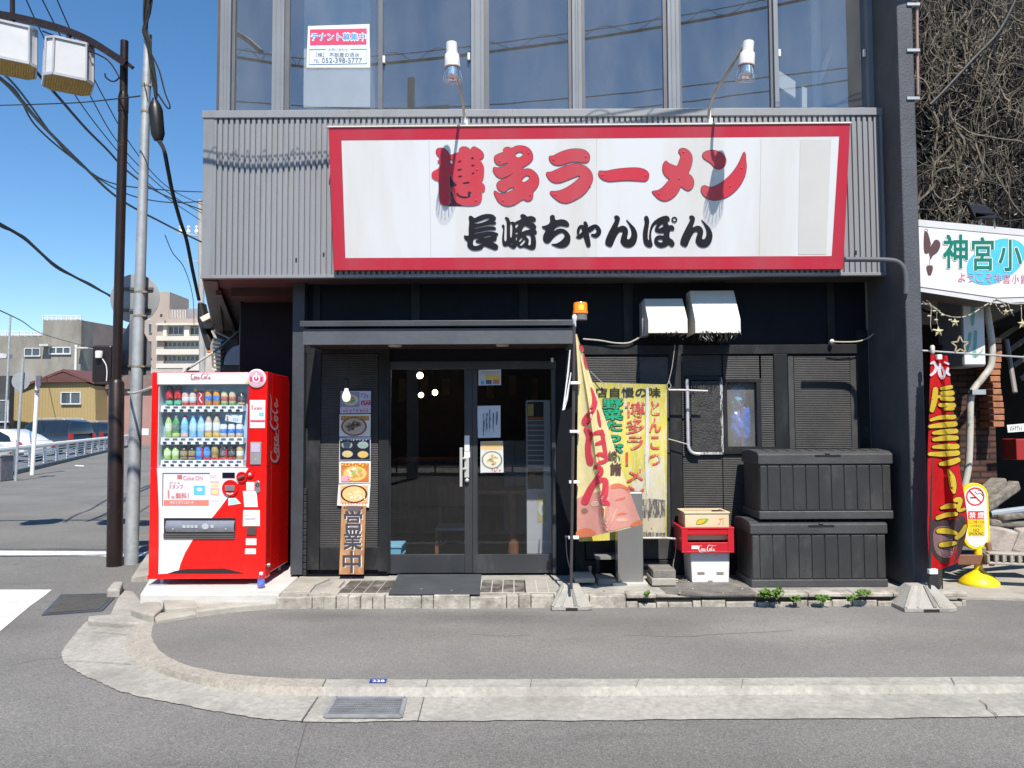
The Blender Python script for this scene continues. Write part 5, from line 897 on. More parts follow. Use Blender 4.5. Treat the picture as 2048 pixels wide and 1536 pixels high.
# ---- steel post, loose blocks
sp = thing('steel_post', 'square stainless steel post behind the cream banner', 'post', at_z(1260, 1170, ZL)); mb = MB(); mb.pbox(1235, 985, 1286, 1170, 7.0, 7.16); mb.build('post', pm('stainless_sheet', (.36, .355, .345), .34, .75, var=.12, scale=2, stretch=(1, 1, .4)), sp, bevel=.006)
mb = MB(); mb.pbox(1226, 1166, 1296, 1176, 6.96, 7.2); mb.build('base_plate', pm('pale_base_plate', (.5, .48, .44), .7), sp, bevel=.006)
def cblock(label, x0, y0, x1, y1, Yf, Yb, mat=None, cat='concrete block', nm='concrete_block', z=ZL):
    t = MB(); t.pbox(x0, y0, x1, y1, Yf, Yb); o = t.build(nm, mat or CONC_DARK, bevel=.009); return tag(o, label, cat, 'loose concrete blocks under the vinyl banner')
cblock('rough dark concrete block right of the steel post', 1306, 1140, 1352, 1157, 6.92, 7.2, CONC_DARK); cblock('paler flat block under the rough block right of the steel post', 1304, 1157, 1353, 1172, 6.9, 7.18, CONC)
cblock('low concrete block with pale top behind the cream banner pole', 1150, 1156, 1190, 1166, 6.95, 7.25, CONC); cblock('small dark concrete block between the cream banner and steel post', 1196, 1158, 1232, 1172, 6.98, 7.25, CONC_DARK)
bkb = thing('old_bench', 'low dark broken shelf on the ground under the vinyl banner', 'shelf', at_z(1210, 1150, ZL)); mb = MB(); mb.pbox(1192, 1113, 1250, 1119, 7.2, 7.42); mb.build('board', pm('old_pale_board', (.22, .21, .2), .7, var=.3), bkb)
for x in (1194, 1244): mb = MB(); mb.pbox(x, 1119, x + 5, 1160, 7.22, 7.4); mb.build('leg', RUBBER, bkb)
# ---- flap board, pipe frame and cable on the wall
mt = thing('wall_hatch', 'dark rough board on the wall edged by a silver pipe on its left', 'hatch', at_y(1410, 905, YW)); mb = MB(); mb.pbox(1383, 762, 1444, 902, YW - .035, YW - .012); mb.build('board', pm('rough_dark_board', (.034, .034, .034), .6, var=.5, scale=14, bump=1.2, bscale=60), mt)
mb = MB(); mb.tube([at_y(x, y, YW - .06) for x, y in catmull([(1374, 758), (1375, 820), (1376, 880), (1378, 897), (1386, 906), (1400, 908)], 4)], .016, 10); mb.build('pipe', pm('silver_painted_pipe', (.5, .51, .53), .45, .2, var=.15, scale=14), mt, smooth=True)
mb = MB(); mb.pbox(1385, 904, 1446, 909, YW - .045, YW - .01); mb.pbox(1441, 755, 1446, 905, YW - .04, YW - .01); mb.build('silver_edge', peeling('chipped_silver', (.45, .45, .45), (.04, .04, .04), .5, 18), mt)
for lab, pts, r_, Y, nm in (('cream cable sagging along the wall from the canopy to the smaller hood', [(1166, 678), (1200, 681), (1230, 686), (1255, 686), (1270, 680), (1284, 672)], .007, YW - .06, 'power_cable'), ('thin pale cable hanging across the top right of the black wall panels', [(1664, 683), (1690, 684), (1720, 682), (1742, 672), (1760, 655)], .006, YW - .12, 'power_cable'), ('short grey cable between the vinyl banner and the wall hatch', [(1336, 878), (1352, 882), (1376, 889)], .005, YW - .1, 'power_cable')):
    mb = MB(); mb.tube([at_y(x, y, Y) for x, y in catmull(pts, 5)], r_, 6); tag(mb.build(nm, pm('cream_cable', (.5, .47, .4), .5), smooth=True), lab, 'cable', 'cables on the shop wall')
mb = MB(); mb.ball(at_y(1664, 683, YW - .07), .022, 10); tag(mb.build('cable_insulator', WHITE_PL, smooth=True), 'small white knob holding a cable at the top right of the wall panels', 'insulator')

# ---- bottle crates and polystyrene box
def crate(label, q, h, mat, rim, z, extras, wallt=.016, nm='bottle_crate'):
    x0, x1, y0, y1 = q; t = thing(nm, label, 'crate', ((x0 + x1) / 2, y0, z), 'crates stacked by the wall'); mb = MB()
    if extras == 'slot':
        mb.box(x0, x1, y0, y0 + wallt, z, z + h * .42); mb.box(x0, x1, y0, y0 + wallt, z + h * .74, z + h); mb.box(x0, x0 + .045, y0, y0 + wallt, z + h * .42, z + h * .74); mb.box(x1 - .045, x1, y0, y0 + wallt, z + h * .42, z + h * .74)
    else: mb.box(x0, x1, y0, y0 + wallt, z, z + h)
    if extras == 'hole': mb.box(x0, x1, y1 - wallt, y1, z, z + h * .5); mb.box(x0, x0 + .05, y1 - wallt, y1, z + h * .5, z + h); mb.box(x1 - .09, x1, y1 - wallt, y1, z + h * .5, z + h); mb.box(x0, x1, y1 - wallt, y1, z + h * .85, z + h)
    else: mb.box(x0, x1, y1 - wallt, y1, z, z + h)
    mb.box(x0, x0 + wallt, y0 + wallt, y1 - wallt, z, z + h); mb.box(x1 - wallt, x1, y0 + wallt, y1 - wallt, z, z + h); mb.box(x0 + wallt, x1 - wallt, y0 + wallt, y1 - wallt, z, z + .012); mb.build('body', mat, t, bevel=.004)
    mb = MB(); e = .008
    mb.box(x0 - e, x1 + e, y0 - e, y0 + wallt + .002, z + h - .004, z + h + .012); mb.box(x0 - e, x1 + e, y1 - wallt - .002, y1 + e, z + h - .004, z + h + .012); mb.box(x0 - e, x0 + wallt + .002, y0 + wallt, y1 - wallt, z + h - .004, z + h + .0115); mb.box(x1 - wallt - .002, x1 + e, y0 + wallt, y1 - wallt, z + h - .004, z + h + .0115)
    if extras == 'slot':
        mb.box(x0 - .004, x1 + .004, y0 - .004, y0 + .003, z - .002, z + .012); mb.box(x0 - .004, x0 + .05, y0 - .005, y0 + .002, z + .012, z + h - .004); mb.box(x1 - .05, x1 + .004, y0 - .005, y0 + .002, z + .012, z + h - .004)
    mb.build('rim', rim, t, bevel=.003); return t
zc = ZL; yc = 7.08; xa, xb = xy(1381, yc, 1130), xy(1460, yc, 1130); z1 = zy(1105, yc)
pb = thing('polystyrene_box', 'white polystyrene box under the red crate', 'box', ((xa + xb) / 2, yc, zc)); mb = MB()
mb.prism([(xa + .012, yc, zc), (xb - .012, yc, zc), (xb, yc, z1), (xa, yc, z1)], (0, .3, 0)); mb.build('body', pm('polystyrene', (.70, .70, .70), .75, var=.05, scale=6, bump=.3, bscale=90), pb, bevel=.008, recalc=True)
mb = MB()
for px in (1395, 1433): a = at_y(px, 1149, yc); b = at_y(px + 14, 1144, yc); mb.box(a.x, b.x, yc - .003, yc + .002, a.z, b.z)
a = at_y(1416, 1157, yc); mb.box(a.x, a.x + .04, yc - .003, yc + .002, zc, zc + .02); mb.build('recess', pm('brown_dirt', (.24, .2, .16), .8), pb)
zr = z1 + .002; hr = zy(1059, yc - .06) - zr; xr0, xr1 = xy(1364, yc - .06, 1080), xy(1467, yc - .06, 1080)
REDP = pm('red_crate_plastic', (.50, .012, .022), .38, var=.06); cr = crate('red bottle crate with white script lettering, between the cream crate and polystyrene box', (xr0, xr1, yc - .06, yc + .3), hr, REDP, REDP, zr, 'slot')
yk = yc - .01; zk = zr + .1; xk0, xk1 = xy(1370, yk, 1040), xy(1458, yk, 1040); hk = zy(1028, yk) - zk
CRM = pm('cream_crate_plastic', (.68, .55, .36), .5, var=.06); cc = crate('cream plastic crate with yellow and blue labels nested in the red crate', (xk0, xk1, yk, yk + .29), hk, CRM, CRM, zk, 'hole')
fk = plane_y(yk - .001); mb = MB(); mb.outline([[(1392, 1046), (1396, 1039), (1408, 1037), (1417, 1038), (1412, 1045), (1404, 1048), (1394, 1049)]], fk, .002); mb.build('green_label', ink((.16, .42, .04)), cc); mb = MB(); mb.outline([[(1393, 1048), (1398, 1041), (1410, 1039), (1406, 1045), (1398, 1048)]], fk, .003); mb.build('yellow_label', ink((.8, .48, .02)), cc)
mb = MB(); mb.rect(1391, 1054, 1440, 1061, fk, .002); mb.build('blue_label', ink((.02, .16, .6)), cc); mb = MB(); mb.stroke([(1438, 1038, 1), (1447, 1037, 1.2)], fk, .002); mb.stroke([(1441, 1038, 1), (1440, 1046, 1.2), (1436, 1048, 1)], fk, .002); mb.stroke([(1446, 1040, 1), (1446, 1048, 1)], fk, .002); mb.build('orange_mark', ink((.5, .25, .06)), cc)
def cola_script(mb, fn, x0, y0, x1, y1, vert=False, d=.002, wk=1.0):
    """the flowing script on crate, header and side of the vending machine, in strokes"""
    SC = [[(14, 4, 1.2), (10, 2, 1.5), (5, 5, 2.4), (2, 14, 3.2), (3, 22, 2.8), (8, 25, 1.8), (13, 21, 1)], [(14, 4, 1), (16, 1, 1.3), (15, 6, 1)], [(19, 14, 2), (15, 17, 2.6), (15, 23, 2.2), (18, 24, 1.8), (21, 20, 2.2), (20, 15, 1.6), (24, 15, .8)], [(29, 15, 1.2), (26, 15, 2), (24, 20, 2.6), (26, 24, 2), (30, 22, 1)], [(36, 15, 1.4), (32, 17, 2.4), (31, 22, 2.4), (34, 24, 1.6), (37, 18, 1.6), (37, 23, 2), (40, 23, 1)], [(40, 20, 1.4), (44, 19, 1.4)],
          [(62, 4, 1.2), (57, 0, 1.6), (51, 4, 2.4), (47, 14, 3.2), (48, 22, 2.8), (53, 25, 1.8), (58, 21, 1)], [(60, 3, 1), (70, 1, 1.4), (84, 3, 1.2), (96, 0, .6)], [(63, 14, 2), (59, 17, 2.6), (59, 23, 2.2), (62, 24, 1.8), (65, 20, 2.2), (64, 15, 1.6), (68, 15, .8)], [(75, 4, 1), (71, 10, 1.8), (69, 20, 2.4), (71, 24, 1.8), (75, 21, 1)], [(83, 15, 1.4), (79, 17, 2.4), (78, 22, 2.4), (81, 24, 1.6), (84, 18, 1.6), (84, 23, 2), (90, 20, .8)], [(2, 22, 2), (10, 29, 1.6), (30, 27, 1), (46, 28, .6)]]
    for st_ in SC:
        if vert: P_ = [(x0 + (y - 0) / 29 * (x1 - x0), y1 - x / 97 * (y1 - y0), w_ * wk * abs(y1 - y0) / 97) for x, y, w_ in st_]
        else: P_ = [(x0 + x / 97 * (x1 - x0), y0 + y / 29 * (y1 - y0), w_ * wk * (x1 - x0) / 97) for x, y, w_ in st_]
        mb.stroke(P_, fn, d, 4)
fk = plane_y(yc - .061); mb = MB(); cola_script(mb, fk, 1397, 1090, 1433, 1104, wk=1.25); mb.build('lettering', INK_W, cr); mb = MB(); mb.rect(1383, 1091, 1397, 1098, fk, .002); mb.build('sticker', PAPER, cr)
# ---- two big storage boxes
BOXM = pm('charcoal_resin', (.034, .035, .036), .48, var=.2, scale=4, bump=.25, bscale=30, stain=(.075, .073, .07), stain_amt=.33, stain_scale=4, stretch=(1, 1, .4)); BOXL = pm('charcoal_resin_sunlit', (.058, .059, .06), .5, var=.18, scale=4, bump=.3, bscale=40)  # lid resin lightened in its colour for the sun on the lids
def storage(label, x0, x1, y0, y1, z0, ztop):
    t = thing('storage_box', label, 'storage box', ((x0 + x1) / 2, y0, z0), 'storage boxes stacked by the column'); H = ztop - z0; zl = z0 + H * .80; zb = z0 + H * .13
    mb = MB(); mb.box(x0 + .012, x1 - .012, y0 + .014, y1 - .01, z0 + .01, zl); n_ = 10; wp = (x1 - x0 - .03) / n_
    e = [x0 + .012, x0 + .075] + [x0 + .075 + (x1 - x0 - .14) / 9.2 * k for k in range(1, 10)] + [x1 - .012]
    for a, b in zip(e, e[1:]): mb.box(a + .004, b - .004, y0 + .004, y0 + .02, zb, zl - .012)
    mb.build('body', BOXM, t, bevel=.005)
    mb = MB(); mb.box(x0, x1, y0, y1, z0, zb - .006); mb.build('base_rim', BOXL, t, bevel=.008)
    mb = MB(); k = .03
    mb.prism([(x0 - .004, y0 - .006, zl), (x0 - .004, y0 - .006, ztop - k), (x0 - .004, y0 + .05, ztop - .008), (x0 - .004, (y0 + y1) / 2, ztop + .006), (x0 - .004, y1 - .04, ztop - .008), (x0 - .004, y1, ztop - k), (x0 - .004, y1, zl)], (x1 - x0 + .008, 0, 0)); o = mb.build('lid', BOXL, t, bevel=.008, recalc=True)
    mb = MB()
    for i in range(1, 12): x = x0 + (x1 - x0) * i / 12; mb.bar((x, y0 + .05, ztop - .006), (x, (y0 + y1) / 2, ztop + .008), .01, .004); mb.bar((x, (y0 + y1) / 2, ztop + .008), (x, y1 - .05, ztop - .006), .01, .004)
    mb.build('lid_ribs', BOXM, o)
    mb = MB(); c = (x0 + x1) / 2 + .02; mb.box(c - .11, c + .11, y0 - .010, y0 + .0, ztop - .052, ztop - .036); mb.build('handle_recess', ink((.006, .006, .006)), o); mb = MB(); mb.box(c - .02, c + .02, y0 - .012, y0 + .01, ztop - .03, ztop - .018); mb.build('latch', BOXL, o, bevel=.003)
ys = 6.86; zt = zy(1044, ys); storage('lower black resin storage box on the ground by the column', xy(1502, ys, 1100), xy(1775, ys, 1100), ys, ys + .50, ZL, zt); storage('upper black resin storage box on top of the other one', xy(1518, ys, 980), xy(1786, ys, 980), ys, ys + .50, zt + .012, zy(906, ys) + .01)
# ---- weeds in the broken edging
LEAF = pm('weed_leaf', (.085, .17, .028), .55, var=.4, scale=30, spec=.3)
def weed(label, px, py, r, h, n_, seed):
    random.seed(seed); c = at_y(px, py, YF - .025); t = thing('weed', label, 'weed', c, 'weeds growing from the broken edging'); sb_, lb = MB(), MB()
    for _ in range(n_):
        a = random.uniform(0, 6.28); l = random.uniform(.3, 1); tip = c + Vector((math.cos(a) * r * l, -abs(math.sin(a)) * r * .6 * l - .02, random.uniform(.25, 1) * h)); mid = c.lerp(tip, .5) + Vector((0, 0, .02)); sb_.tube([c, mid, tip], .0022, 4)
        for k in range(3):
            p = tip + Vector((random.uniform(-.016, .016), random.uniform(-.014, .006), random.uniform(-.016, .012))); s_ = random.uniform(.009, .018); u = Vector((random.uniform(-1, 1), random.uniform(-1, .2), random.uniform(-.4, .8))).normalized(); v = u.cross(Vector((random.uniform(-.4, .4), -.7, .7))).normalized(); w_ = u.cross(v) * .2
            pts = [p - u * s_, p - u * s_ * .4 + v * s_ * .8, p + u * s_ * .5 + v * s_ * .7 + w_ * s_, p + u * s_, p + u * s_ * .5 - v * s_ * .7 + w_ * s_, p - u * s_ * .4 - v * s_ * .8]; lb.faces(pts, [(0, 1, 2, 3), (0, 3, 4, 5)])
    sb_.build('stems', pm('weed_stem', (.1, .16, .04), .6), t); lb.build('leaves', LEAF, t)
weed('largest leafy green weed below the left end of the storage boxes', 1540, 1194, .10, .075, 46, 1); weed('weed second from the left below the lower storage box', 1590, 1199, .045, .03, 14, 2); weed('weed below the middle of the lower storage box', 1642, 1200, .055, .04, 18, 3); weed('weed below the right half of the lower storage box', 1697, 1199, .04, .03, 12, 4); weed('flat weed on top of the edging by the right end of the boxes', 1722, 1184, .055, .015, 14, 5); weed('tiny weed in the edging gap below the steel post', 1293, 1190, .02, .03, 6, 6)
# ---- leafy litter behind the crates
random.seed(12); mb = MB()
for _ in range(16): p = at_z(random.uniform(1352, 1386), random.uniform(1150, 1166), ZL + .006); s_ = random.uniform(.008, .02); a = random.uniform(0, 3); mb.prism([p + Vector((math.cos(a + k) * s_, math.sin(a + k) * s_ * .6, random.uniform(0, .008))) for k in (0, 1.5, 3, 4.6)], (0, 0, .003))
tag(mb.build('litter', pm('dry_litter', (.36, .31, .24), .8, var=.4, scale=40)), kind='stuff')
# ================================================================ VENDING MACHINE
VY = 7.0; vm = thing('vending_machine', 'tall red and white drinks vending machine on a concrete pad at the corner', 'vending machine', at_y(415, 1165, 7.1))
V = lambda py_: None
vf = plane_y(VY); VX0, VX1 = xy(300, VY, 950), xy(533, VY, 950); VT, VB = zy(744, VY, 415), zy(1158, VY, 415); VD = .70
VRED = pm('vending_red', (.72, .006, .004), .25, var=.06, scale=1.5, coat=.4, stain=(.6, .02, .016), stain_amt=.22, stain_scale=5, stretch=(1, 1, .4)); VWH = pm('vending_white', (.74, .745, .77), .25, var=.02, coat=.4); VWI = pm('display_white', (.7, .72, .74), .4, var=.03)
mb = MB(); mb.box(VX0, VX1, VY + .14, VY + VD, VB + .03, VT - .004); mb.build('cabinet', VRED, vm, bevel=.006)
mb = MB(); DX0, DX1, DZ0, DZ1 = xy(315, VY, 850), xy(497, VY, 850), zy(935, VY, 410), zy(768, VY, 410)
mb.box(VX0, DX0, VY, VY + .138, DZ0, VT); mb.box(DX1, VX1, VY, VY + .138, DZ0, VT); mb.box(VX0, VX1, VY, VY + .138, VB, DZ0 - .0015); mb.box(DX0, DX1, VY + .012, VY + .138, DZ1, VT - .001); fr = mb.build('front', VRED, vm, bevel=.005)
mb = MB(); mb.prism([vf(*q, .006) for q in [(315, 746), (497, 745), (498, 768), (315, 769)]], (0, .015, 0)); hp = mb.build('header_panel', VWH, vm, bevel=.003, recalc=True)
mb = MB(); cola_script(mb, vf, 382, 746.5, 427, 760, d=.009, wk=1.1); mb.build('lettering', ink((.4, .03, .04)), hp)
# painted white swoosh of the lower door
mb = MB(); mb.outline([[(314, 936), (497, 936), (490, 948), (478, 965), (457, 993), (440, 1016), (424, 1036), (400, 1062), (384, 1082), (370, 1106), (361, 1128), (357, 1143), (335, 1147), (317, 1148), (318, 1090), (318, 1020), (316, 970)]], vf, .002, smooth=False); mb.build('white_panel', VWH, fr)
mb = MB(); mb.outline([[(497, 768), (505, 768), (499, 935), (493, 948), (492, 936)]], vf, .0015, smooth=False); mb.build('panel_edge', ink((.5, .01, .012), .3), fr)
mb = MB(); mb.box(VX0 - .006, VX1 + .002, VY - .008, VY + .10, VB + .002, VB + .034); mb.build('kick_rail', VRED, vm, bevel=.004)
mb = MB(); mb.outline([[(335, 1147), (350, 1142), (372, 1138), (450, 1137), (470, 1142), (490, 1147)]], vf, .003, smooth=False); mb.build('kick_vent', ink((.02, .008, .008)), vm)
# display: recessed back, racks, glass
mb = MB(); mb.box(DX0, DX1, VY + .118, VY + .128, DZ0, DZ1); mb.build('display_back', pm('display_blue_print', (.30, .55, .74), .5, var=.3, scale=6, stain=(.6, .72, .8), stain_amt=.35, stain_scale=4), vm)
mb = MB(); mb.box(DX0 + .0005, DX0 + .006, VY + .01, VY + .117, DZ0, DZ1); mb.box(DX1 - .006, DX1 - .0005, VY + .01, VY + .117, DZ0, DZ1); mb.box(DX0 + .007, DX1 - .007, VY + .01, VY + .117, DZ1 - .008, DZ1 - .001); mb.box(DX0 + .007, DX1 - .007, VY + .01, VY + .117, DZ0 + .0005, DZ0 + .008); mb.build('display_liner', VWI, vm)
rows = [(811, 824), (875, 889), (920, 934)]
for k, (ya, yb_) in enumerate(rows):
    mb = MB(); za, zb_ = zy(ya, VY + .03, 405), zy(yb_, VY + .03, 405); x0, x1 = xy(321, VY + .03, ya), xy(486, VY + .03, ya); mb.prism([(x0, VY + .028, zb_), (x0, VY + .036, za), (x0, VY + .112, za), (x0, VY + .112, zb_ + .012)], (x1 - x0, 0, 0)); sh = mb.build('drink_rack', VWH, vm, bevel=.003, recalc=True)
    b1, b2 = MB(), MB(); fr_ = plane_y(VY + .027)
    for i in range(10):
        x = 331 + i * 16.1 - k * 1.2; b1.oval(x, yb_ - 3.4, 4.2, 2.4, fr_, .003, 14); b2.rect(x - .5, ya + 1.6, x + 9, ya + 4.2, fr_, .001)
    b1.build('buttons', ink((.04, .04, .045), .25), sh); b2.build('price_tags', ink((.12, .12, .13)), sh)
mb = MB(); mb.quad(*[Vector((x, VY + .006, z)) for x, z in ((DX0, DZ0), (DX1, DZ0), (DX1, DZ1), (DX0, DZ1))]); mb.build('display_glass', glass('vending_glass', .01, (.93, .97, .99), 0, .03), vm)
# the sample drinks, each a thing of its own
_dm = {}
def dmat(c, r=.25):
    if c not in _dm: _dm[c] = pm('drink_print', c, r, var=.15, scale=40, coat=.3, stain=[min(.8, x * .35 + .42) for x in c], stain_amt=.34, stain_scale=55)
    return _dm[c]
def drink(kind, px, py0, py1, body, label_c, cap, lab, base_c=None, neck=None):
    Yd = VY + .072; c = at_y(px, py1, Yd); h = at_y(px, py0, Yd).z - c.z; t = thing('drink_bottle' if kind == 'b' else 'drink_can', lab, 'bottle' if kind == 'b' else 'can', c, 'sample drinks in the vending machine'); r = .031
    mb = MB()
    if kind == 'b': mb.lathe([(r * .9, 0), (r, .006), (r, h * .42), (r * .92, h * .5), (r, h * .58), (r * .95, h * .66), (r * .55, h * .84), (r * .42, h * .9), (r * .42, h * .93)], c, 16)
    else: mb.lathe([(r * .85, 0), (r, .008), (r, h * .88), (r * .82, h * .97), (r * .82, h)], c, 16)
    mb.build('body', dmat(body), t, smooth=True)
    mb = MB(); lo, hi = (.28, .62) if kind == 'b' else (.3, .62); mb.lathe([(r * 1.012, h * lo), (r * 1.014, h * (lo + .01)), (r * 1.014, h * hi), (r * 1.0, h * (hi + .005))], c, 16); mb.build('wrapper', dmat(label_c), t, smooth=True)
    if kind == 'b': mb = MB(); mb.lathe([(r * .48, h * .92), (r * .5, h * .93), (r * .5, h), (r * .46, h * 1.005)], c, 14); mb.build('cap', dmat(cap), t, smooth=True)
    else: mb = MB(); mb.lathe([(r * .83, h * .985), (r * .83, h * 1.01), (r * .74, h * 1.01)], c, 16); mb.build('lid', CHROME, t, smooth=True)
    if base_c: mb = MB(); mb.lathe([(r * 1.013, .004), (r * 1.016, .008), (r * 1.016, h * .18), (r * 1.0, h * .185)], c, 16); mb.build('lower_band', dmat(base_c), t, smooth=True)
K = (.03, .012, .01); RD = (.6, .01, .02); OR = (.75, .3, .03); GN = (.08, .35, .1); BL = (.05, .2, .6); SK_ = (.3, .6, .85); WT = (.72, .74, .74); YL = (.7, .45, .04); LG = (.4, .6, .2); BK = (.02, .018, .018); TN = (.55, .36, .18)
T1, T2, T3 = 'in the top vending row', 'in the middle vending row', 'in the bottom vending row'
for a in (('b', 339, 763, 810, K, RD, RD, 'dark cola bottle with red label at the left end ' + T1, (.1, .5, .3)), ('b', 356, 763, 810, K, RD, RD, 'second dark cola bottle with red label ' + T1, (.1, .5, .3)), ('c', 371, 785, 810, (.72, .45, .4), (.6, .7, .75), None, 'pink can just right of the cola bottles ' + T1, RD), ('c', 386, 785, 810, (.7, .5, .42), (.55, .68, .75), None, 'second pink can beside the red banner ' + T1, RD), ('c', 417, 781, 810, OR, BL, None, 'left orange can with blue band ' + T1), ('c', 433, 781, 810, OR, BL, None, 'right orange can with blue band ' + T1), ('c', 449, 783, 810, (.62, .56, .3), (.45, .08, .05), None, 'left green and red fruit can ' + T1, GN), ('c', 465, 783, 810, (.62, .56, .3), (.45, .08, .05), None, 'right green and red fruit can ' + T1, GN), ('b', 483, 783, 810, BK, (.05, .05, .07), YL, 'small black coffee bottle at the right end ' + T1, TN),
          ('b', 337, 831, 874, LG, (.62, .72, .55), (.6, .12, .04), 'pale green tea bottle with orange cap, left end ' + T2), ('b', 352, 831, 874, GN, (.1, .2, .12), (.75, .75, .7), 'dark green tea bottle ' + T2, (.5, .6, .2)), ('b', 369, 831, 874, SK_, (.2, .5, .8), RD, 'blue sports drink bottle with red cap ' + T2, (.75, .45, .35)), ('b', 386, 831, 874, SK_, (.45, .68, .85), SK_, 'left clear blue water bottle ' + T2), ('b', 402, 831, 874, SK_, (.45, .68, .85), SK_, 'right clear blue water bottle ' + T2), ('b', 417, 828, 874, (.55, .45, .32), WT, (.25, .05, .04), 'left amber tea bottle with yellow badge ' + T2, YL), ('b', 433, 828, 874, (.55, .45, .32), WT, (.25, .05, .04), 'right amber tea bottle with yellow badge ' + T2, YL), ('c', 447, 848, 874, WT, BL, None, 'left white and blue coffee can under the tilted card ' + T2, TN), ('c', 463, 848, 874, WT, BL, None, 'middle white and blue coffee can under the tilted card ' + T2, TN), ('c', 479, 848, 874, WT, BL, None, 'right white and blue coffee can ' + T2, TN),
          ('b', 335, 891, 919, LG, (.6, .72, .45), (.3, .05, .03), 'small green tea bottle at the left end ' + T3), ('b', 351, 891, 919, LG, (.6, .72, .45), (.3, .05, .03), 'second small green tea bottle ' + T3), ('b', 368, 891, 919, BK, (.35, .24, .1), BK, 'left black coffee bottle with gold badge ' + T3, (.25, .16, .08)), ('b', 384, 891, 919, BK, (.35, .24, .1), BK, 'right black coffee bottle with gold badge ' + T3, (.25, .16, .08)), ('c', 399, 892, 919, BL, (.1, .32, .7), None, 'left blue coffee can ' + T3), ('c', 414, 892, 919, BL, (.1, .32, .7), None, 'right blue coffee can ' + T3, RD), ('c', 430, 892, 919, (.45, .33, .08), (.3, .2, .05), None, 'gold coffee can ' + T3, RD), ('c', 447, 892, 919, BK, (.12, .12, .12), None, 'left black coffee can ' + T3, RD), ('c', 463, 892, 919, BK, (.12, .12, .12), None, 'right black coffee can ' + T3, RD), ('c', 480, 892, 919, (.6, .4, .2), WT, None, 'tan and white coffee can at the right end ' + T3)): drink(*a)
fi = plane_y(VY + .05); mb = MB(); mb.rect(394, 781, 408, 810, fi, 0); o = mb.build('red_display_card', ink((.5, .03, .05)), vm); mb = MB(); mb.stroke([(398, 785, 1), (403, 790, 2), (399, 797, 2), (404, 805, 2)], fi, .003); mb.build('print_marks', INK_W, o)
mb = MB(); mb.faces([fi(*q) for q in [(452, 827), (485, 829), (483, 847), (450, 841)]], [(0, 3, 2, 1)]); o = mb.build('tilted_card', PAPER, vm); mb = MB(); mb.text('2', 453, 833, 457, 840, fi, .003, .03); mb.build('print_marks', INK_R, o); mb = MB(); [mb.rect(466 + k * 4, 835.5 + k * .3, 468.5 + k * 4, 841 + k * .3, fi, .003) for k in range(3)]; mb.build('bottle_picture', ink(SK_), o)
mb = MB()
for x, y, r_ in ((391, 780, 3), (493.5, 764.5, 2.2), (404, 892, 3), (452, 919.5, 3)): mb.oval(x, y, r_, r_, vf if x > 490 else fi, -.002 if x < 490 else .008, 12)
mb.build('yellow_dot', ink((.8, .6, .04)), vm)
mb = MB(); mb.rect(402.5, 894, 405.5, 915, fi, -.001); mb.rect(451, 898, 454, 919, fi, -.001); mb.build('red_tab', INK_R, vm)
# poster panel
def vrect(name, q, mat, d, parent=None, bev=0, th=.004): mb = MB(); mb.prism([vf(*c, d) for c in q], (0, th, 0)); return mb.build(name, mat, parent or vm, bevel=bev, recalc=True)
pp = vrect('advert_panel', [(327, 947), (419, 947), (418, 1011), (326, 1011)], pm('advert_white', (.66, .66, .68), .3), .005); vrect('advert_frame', [(325.5, 945.5), (420, 945.5), (420, 947.5), (325.5, 947.5)], ink((.1, .1, .13)), .007, pp); vrect('advert_frame', [(325.5, 947), (327.5, 947), (326.5, 1011), (325, 1011)], ink((.1, .1, .13)), .007, pp)
vrect('red_strip', [(328, 1000), (418, 1000), (418, 1010), (328, 1010)], ink((.66, .2, .16)), .007, pp, th=.002)
PK = ink((.6, .2, .2)); mb = MB(); mb.text('Coke ON', 367, 952, 406, 960, vf, .008); mb.text('スタンプ', 338, 969, 367, 977, vf, .008, .02); mb.text('1', 336, 980, 339.5, 996, vf, .008); mb.text('本', 343, 991, 350, 997, vf, .008, .01); mb.text('無料！', 352, 985, 378, 997, vf, .008, .02); mb.ring(361, 953.5, 2, 3, vf, .008); mb.text('貯まる', 340, 963, 360, 968, vf, .008); mb.build('lettering', PK, pp); mb = MB(); mb.text('今すぐダウンロード', 341, 1001.8, 388, 1008.5, vf, .0095, .02); mb.build('lettering', INK_W, pp)
mb = MB(); mb.rect(355, 949.5, 365, 958, vf, .0065); mb.build('app_icon', ink((.58, .15, .16)), pp); mb = MB(); mb.rect(386, 964, 413, 1000, vf, .008); o = mb.build('phone_picture', PAPER, pp); mb = MB(); mb.rect(388, 971, 411, 990, vf, .0095); mb.build('phone_screen', ink((.14, .48, .74), .3), o); mb = MB(); mb.oval(400, 979, 6, 4, vf, .011); mb.build('cloud_picture', ink((.5, .68, .8)), o)
for k, (q, c) in enumerate((([(420, 949), (434, 949), (434, 956), (420, 956)], (.72, .5, .58)), ([(420, 961), (439, 961), (439, 966), (420, 966)], (.7, .45, .55)), ([(422, 968), (438, 968), (438, 973), (422, 973)], (.7, .62, .2)), ([(421, 975), (440, 976), (439, 991), (421, 990)], (.72, .42, .5)), ([(422, 997), (439, 997), (439, 1003), (422, 1003)], (.7, .6, .64)))): vrect('small_sticker', q, ink(c, .4), .004, th=.002)
mb = MB(); mb.oval(431, 984, 7, 4, vf, .006); mb.build('sticker_picture', ink((.78, .7, .2)), vm)
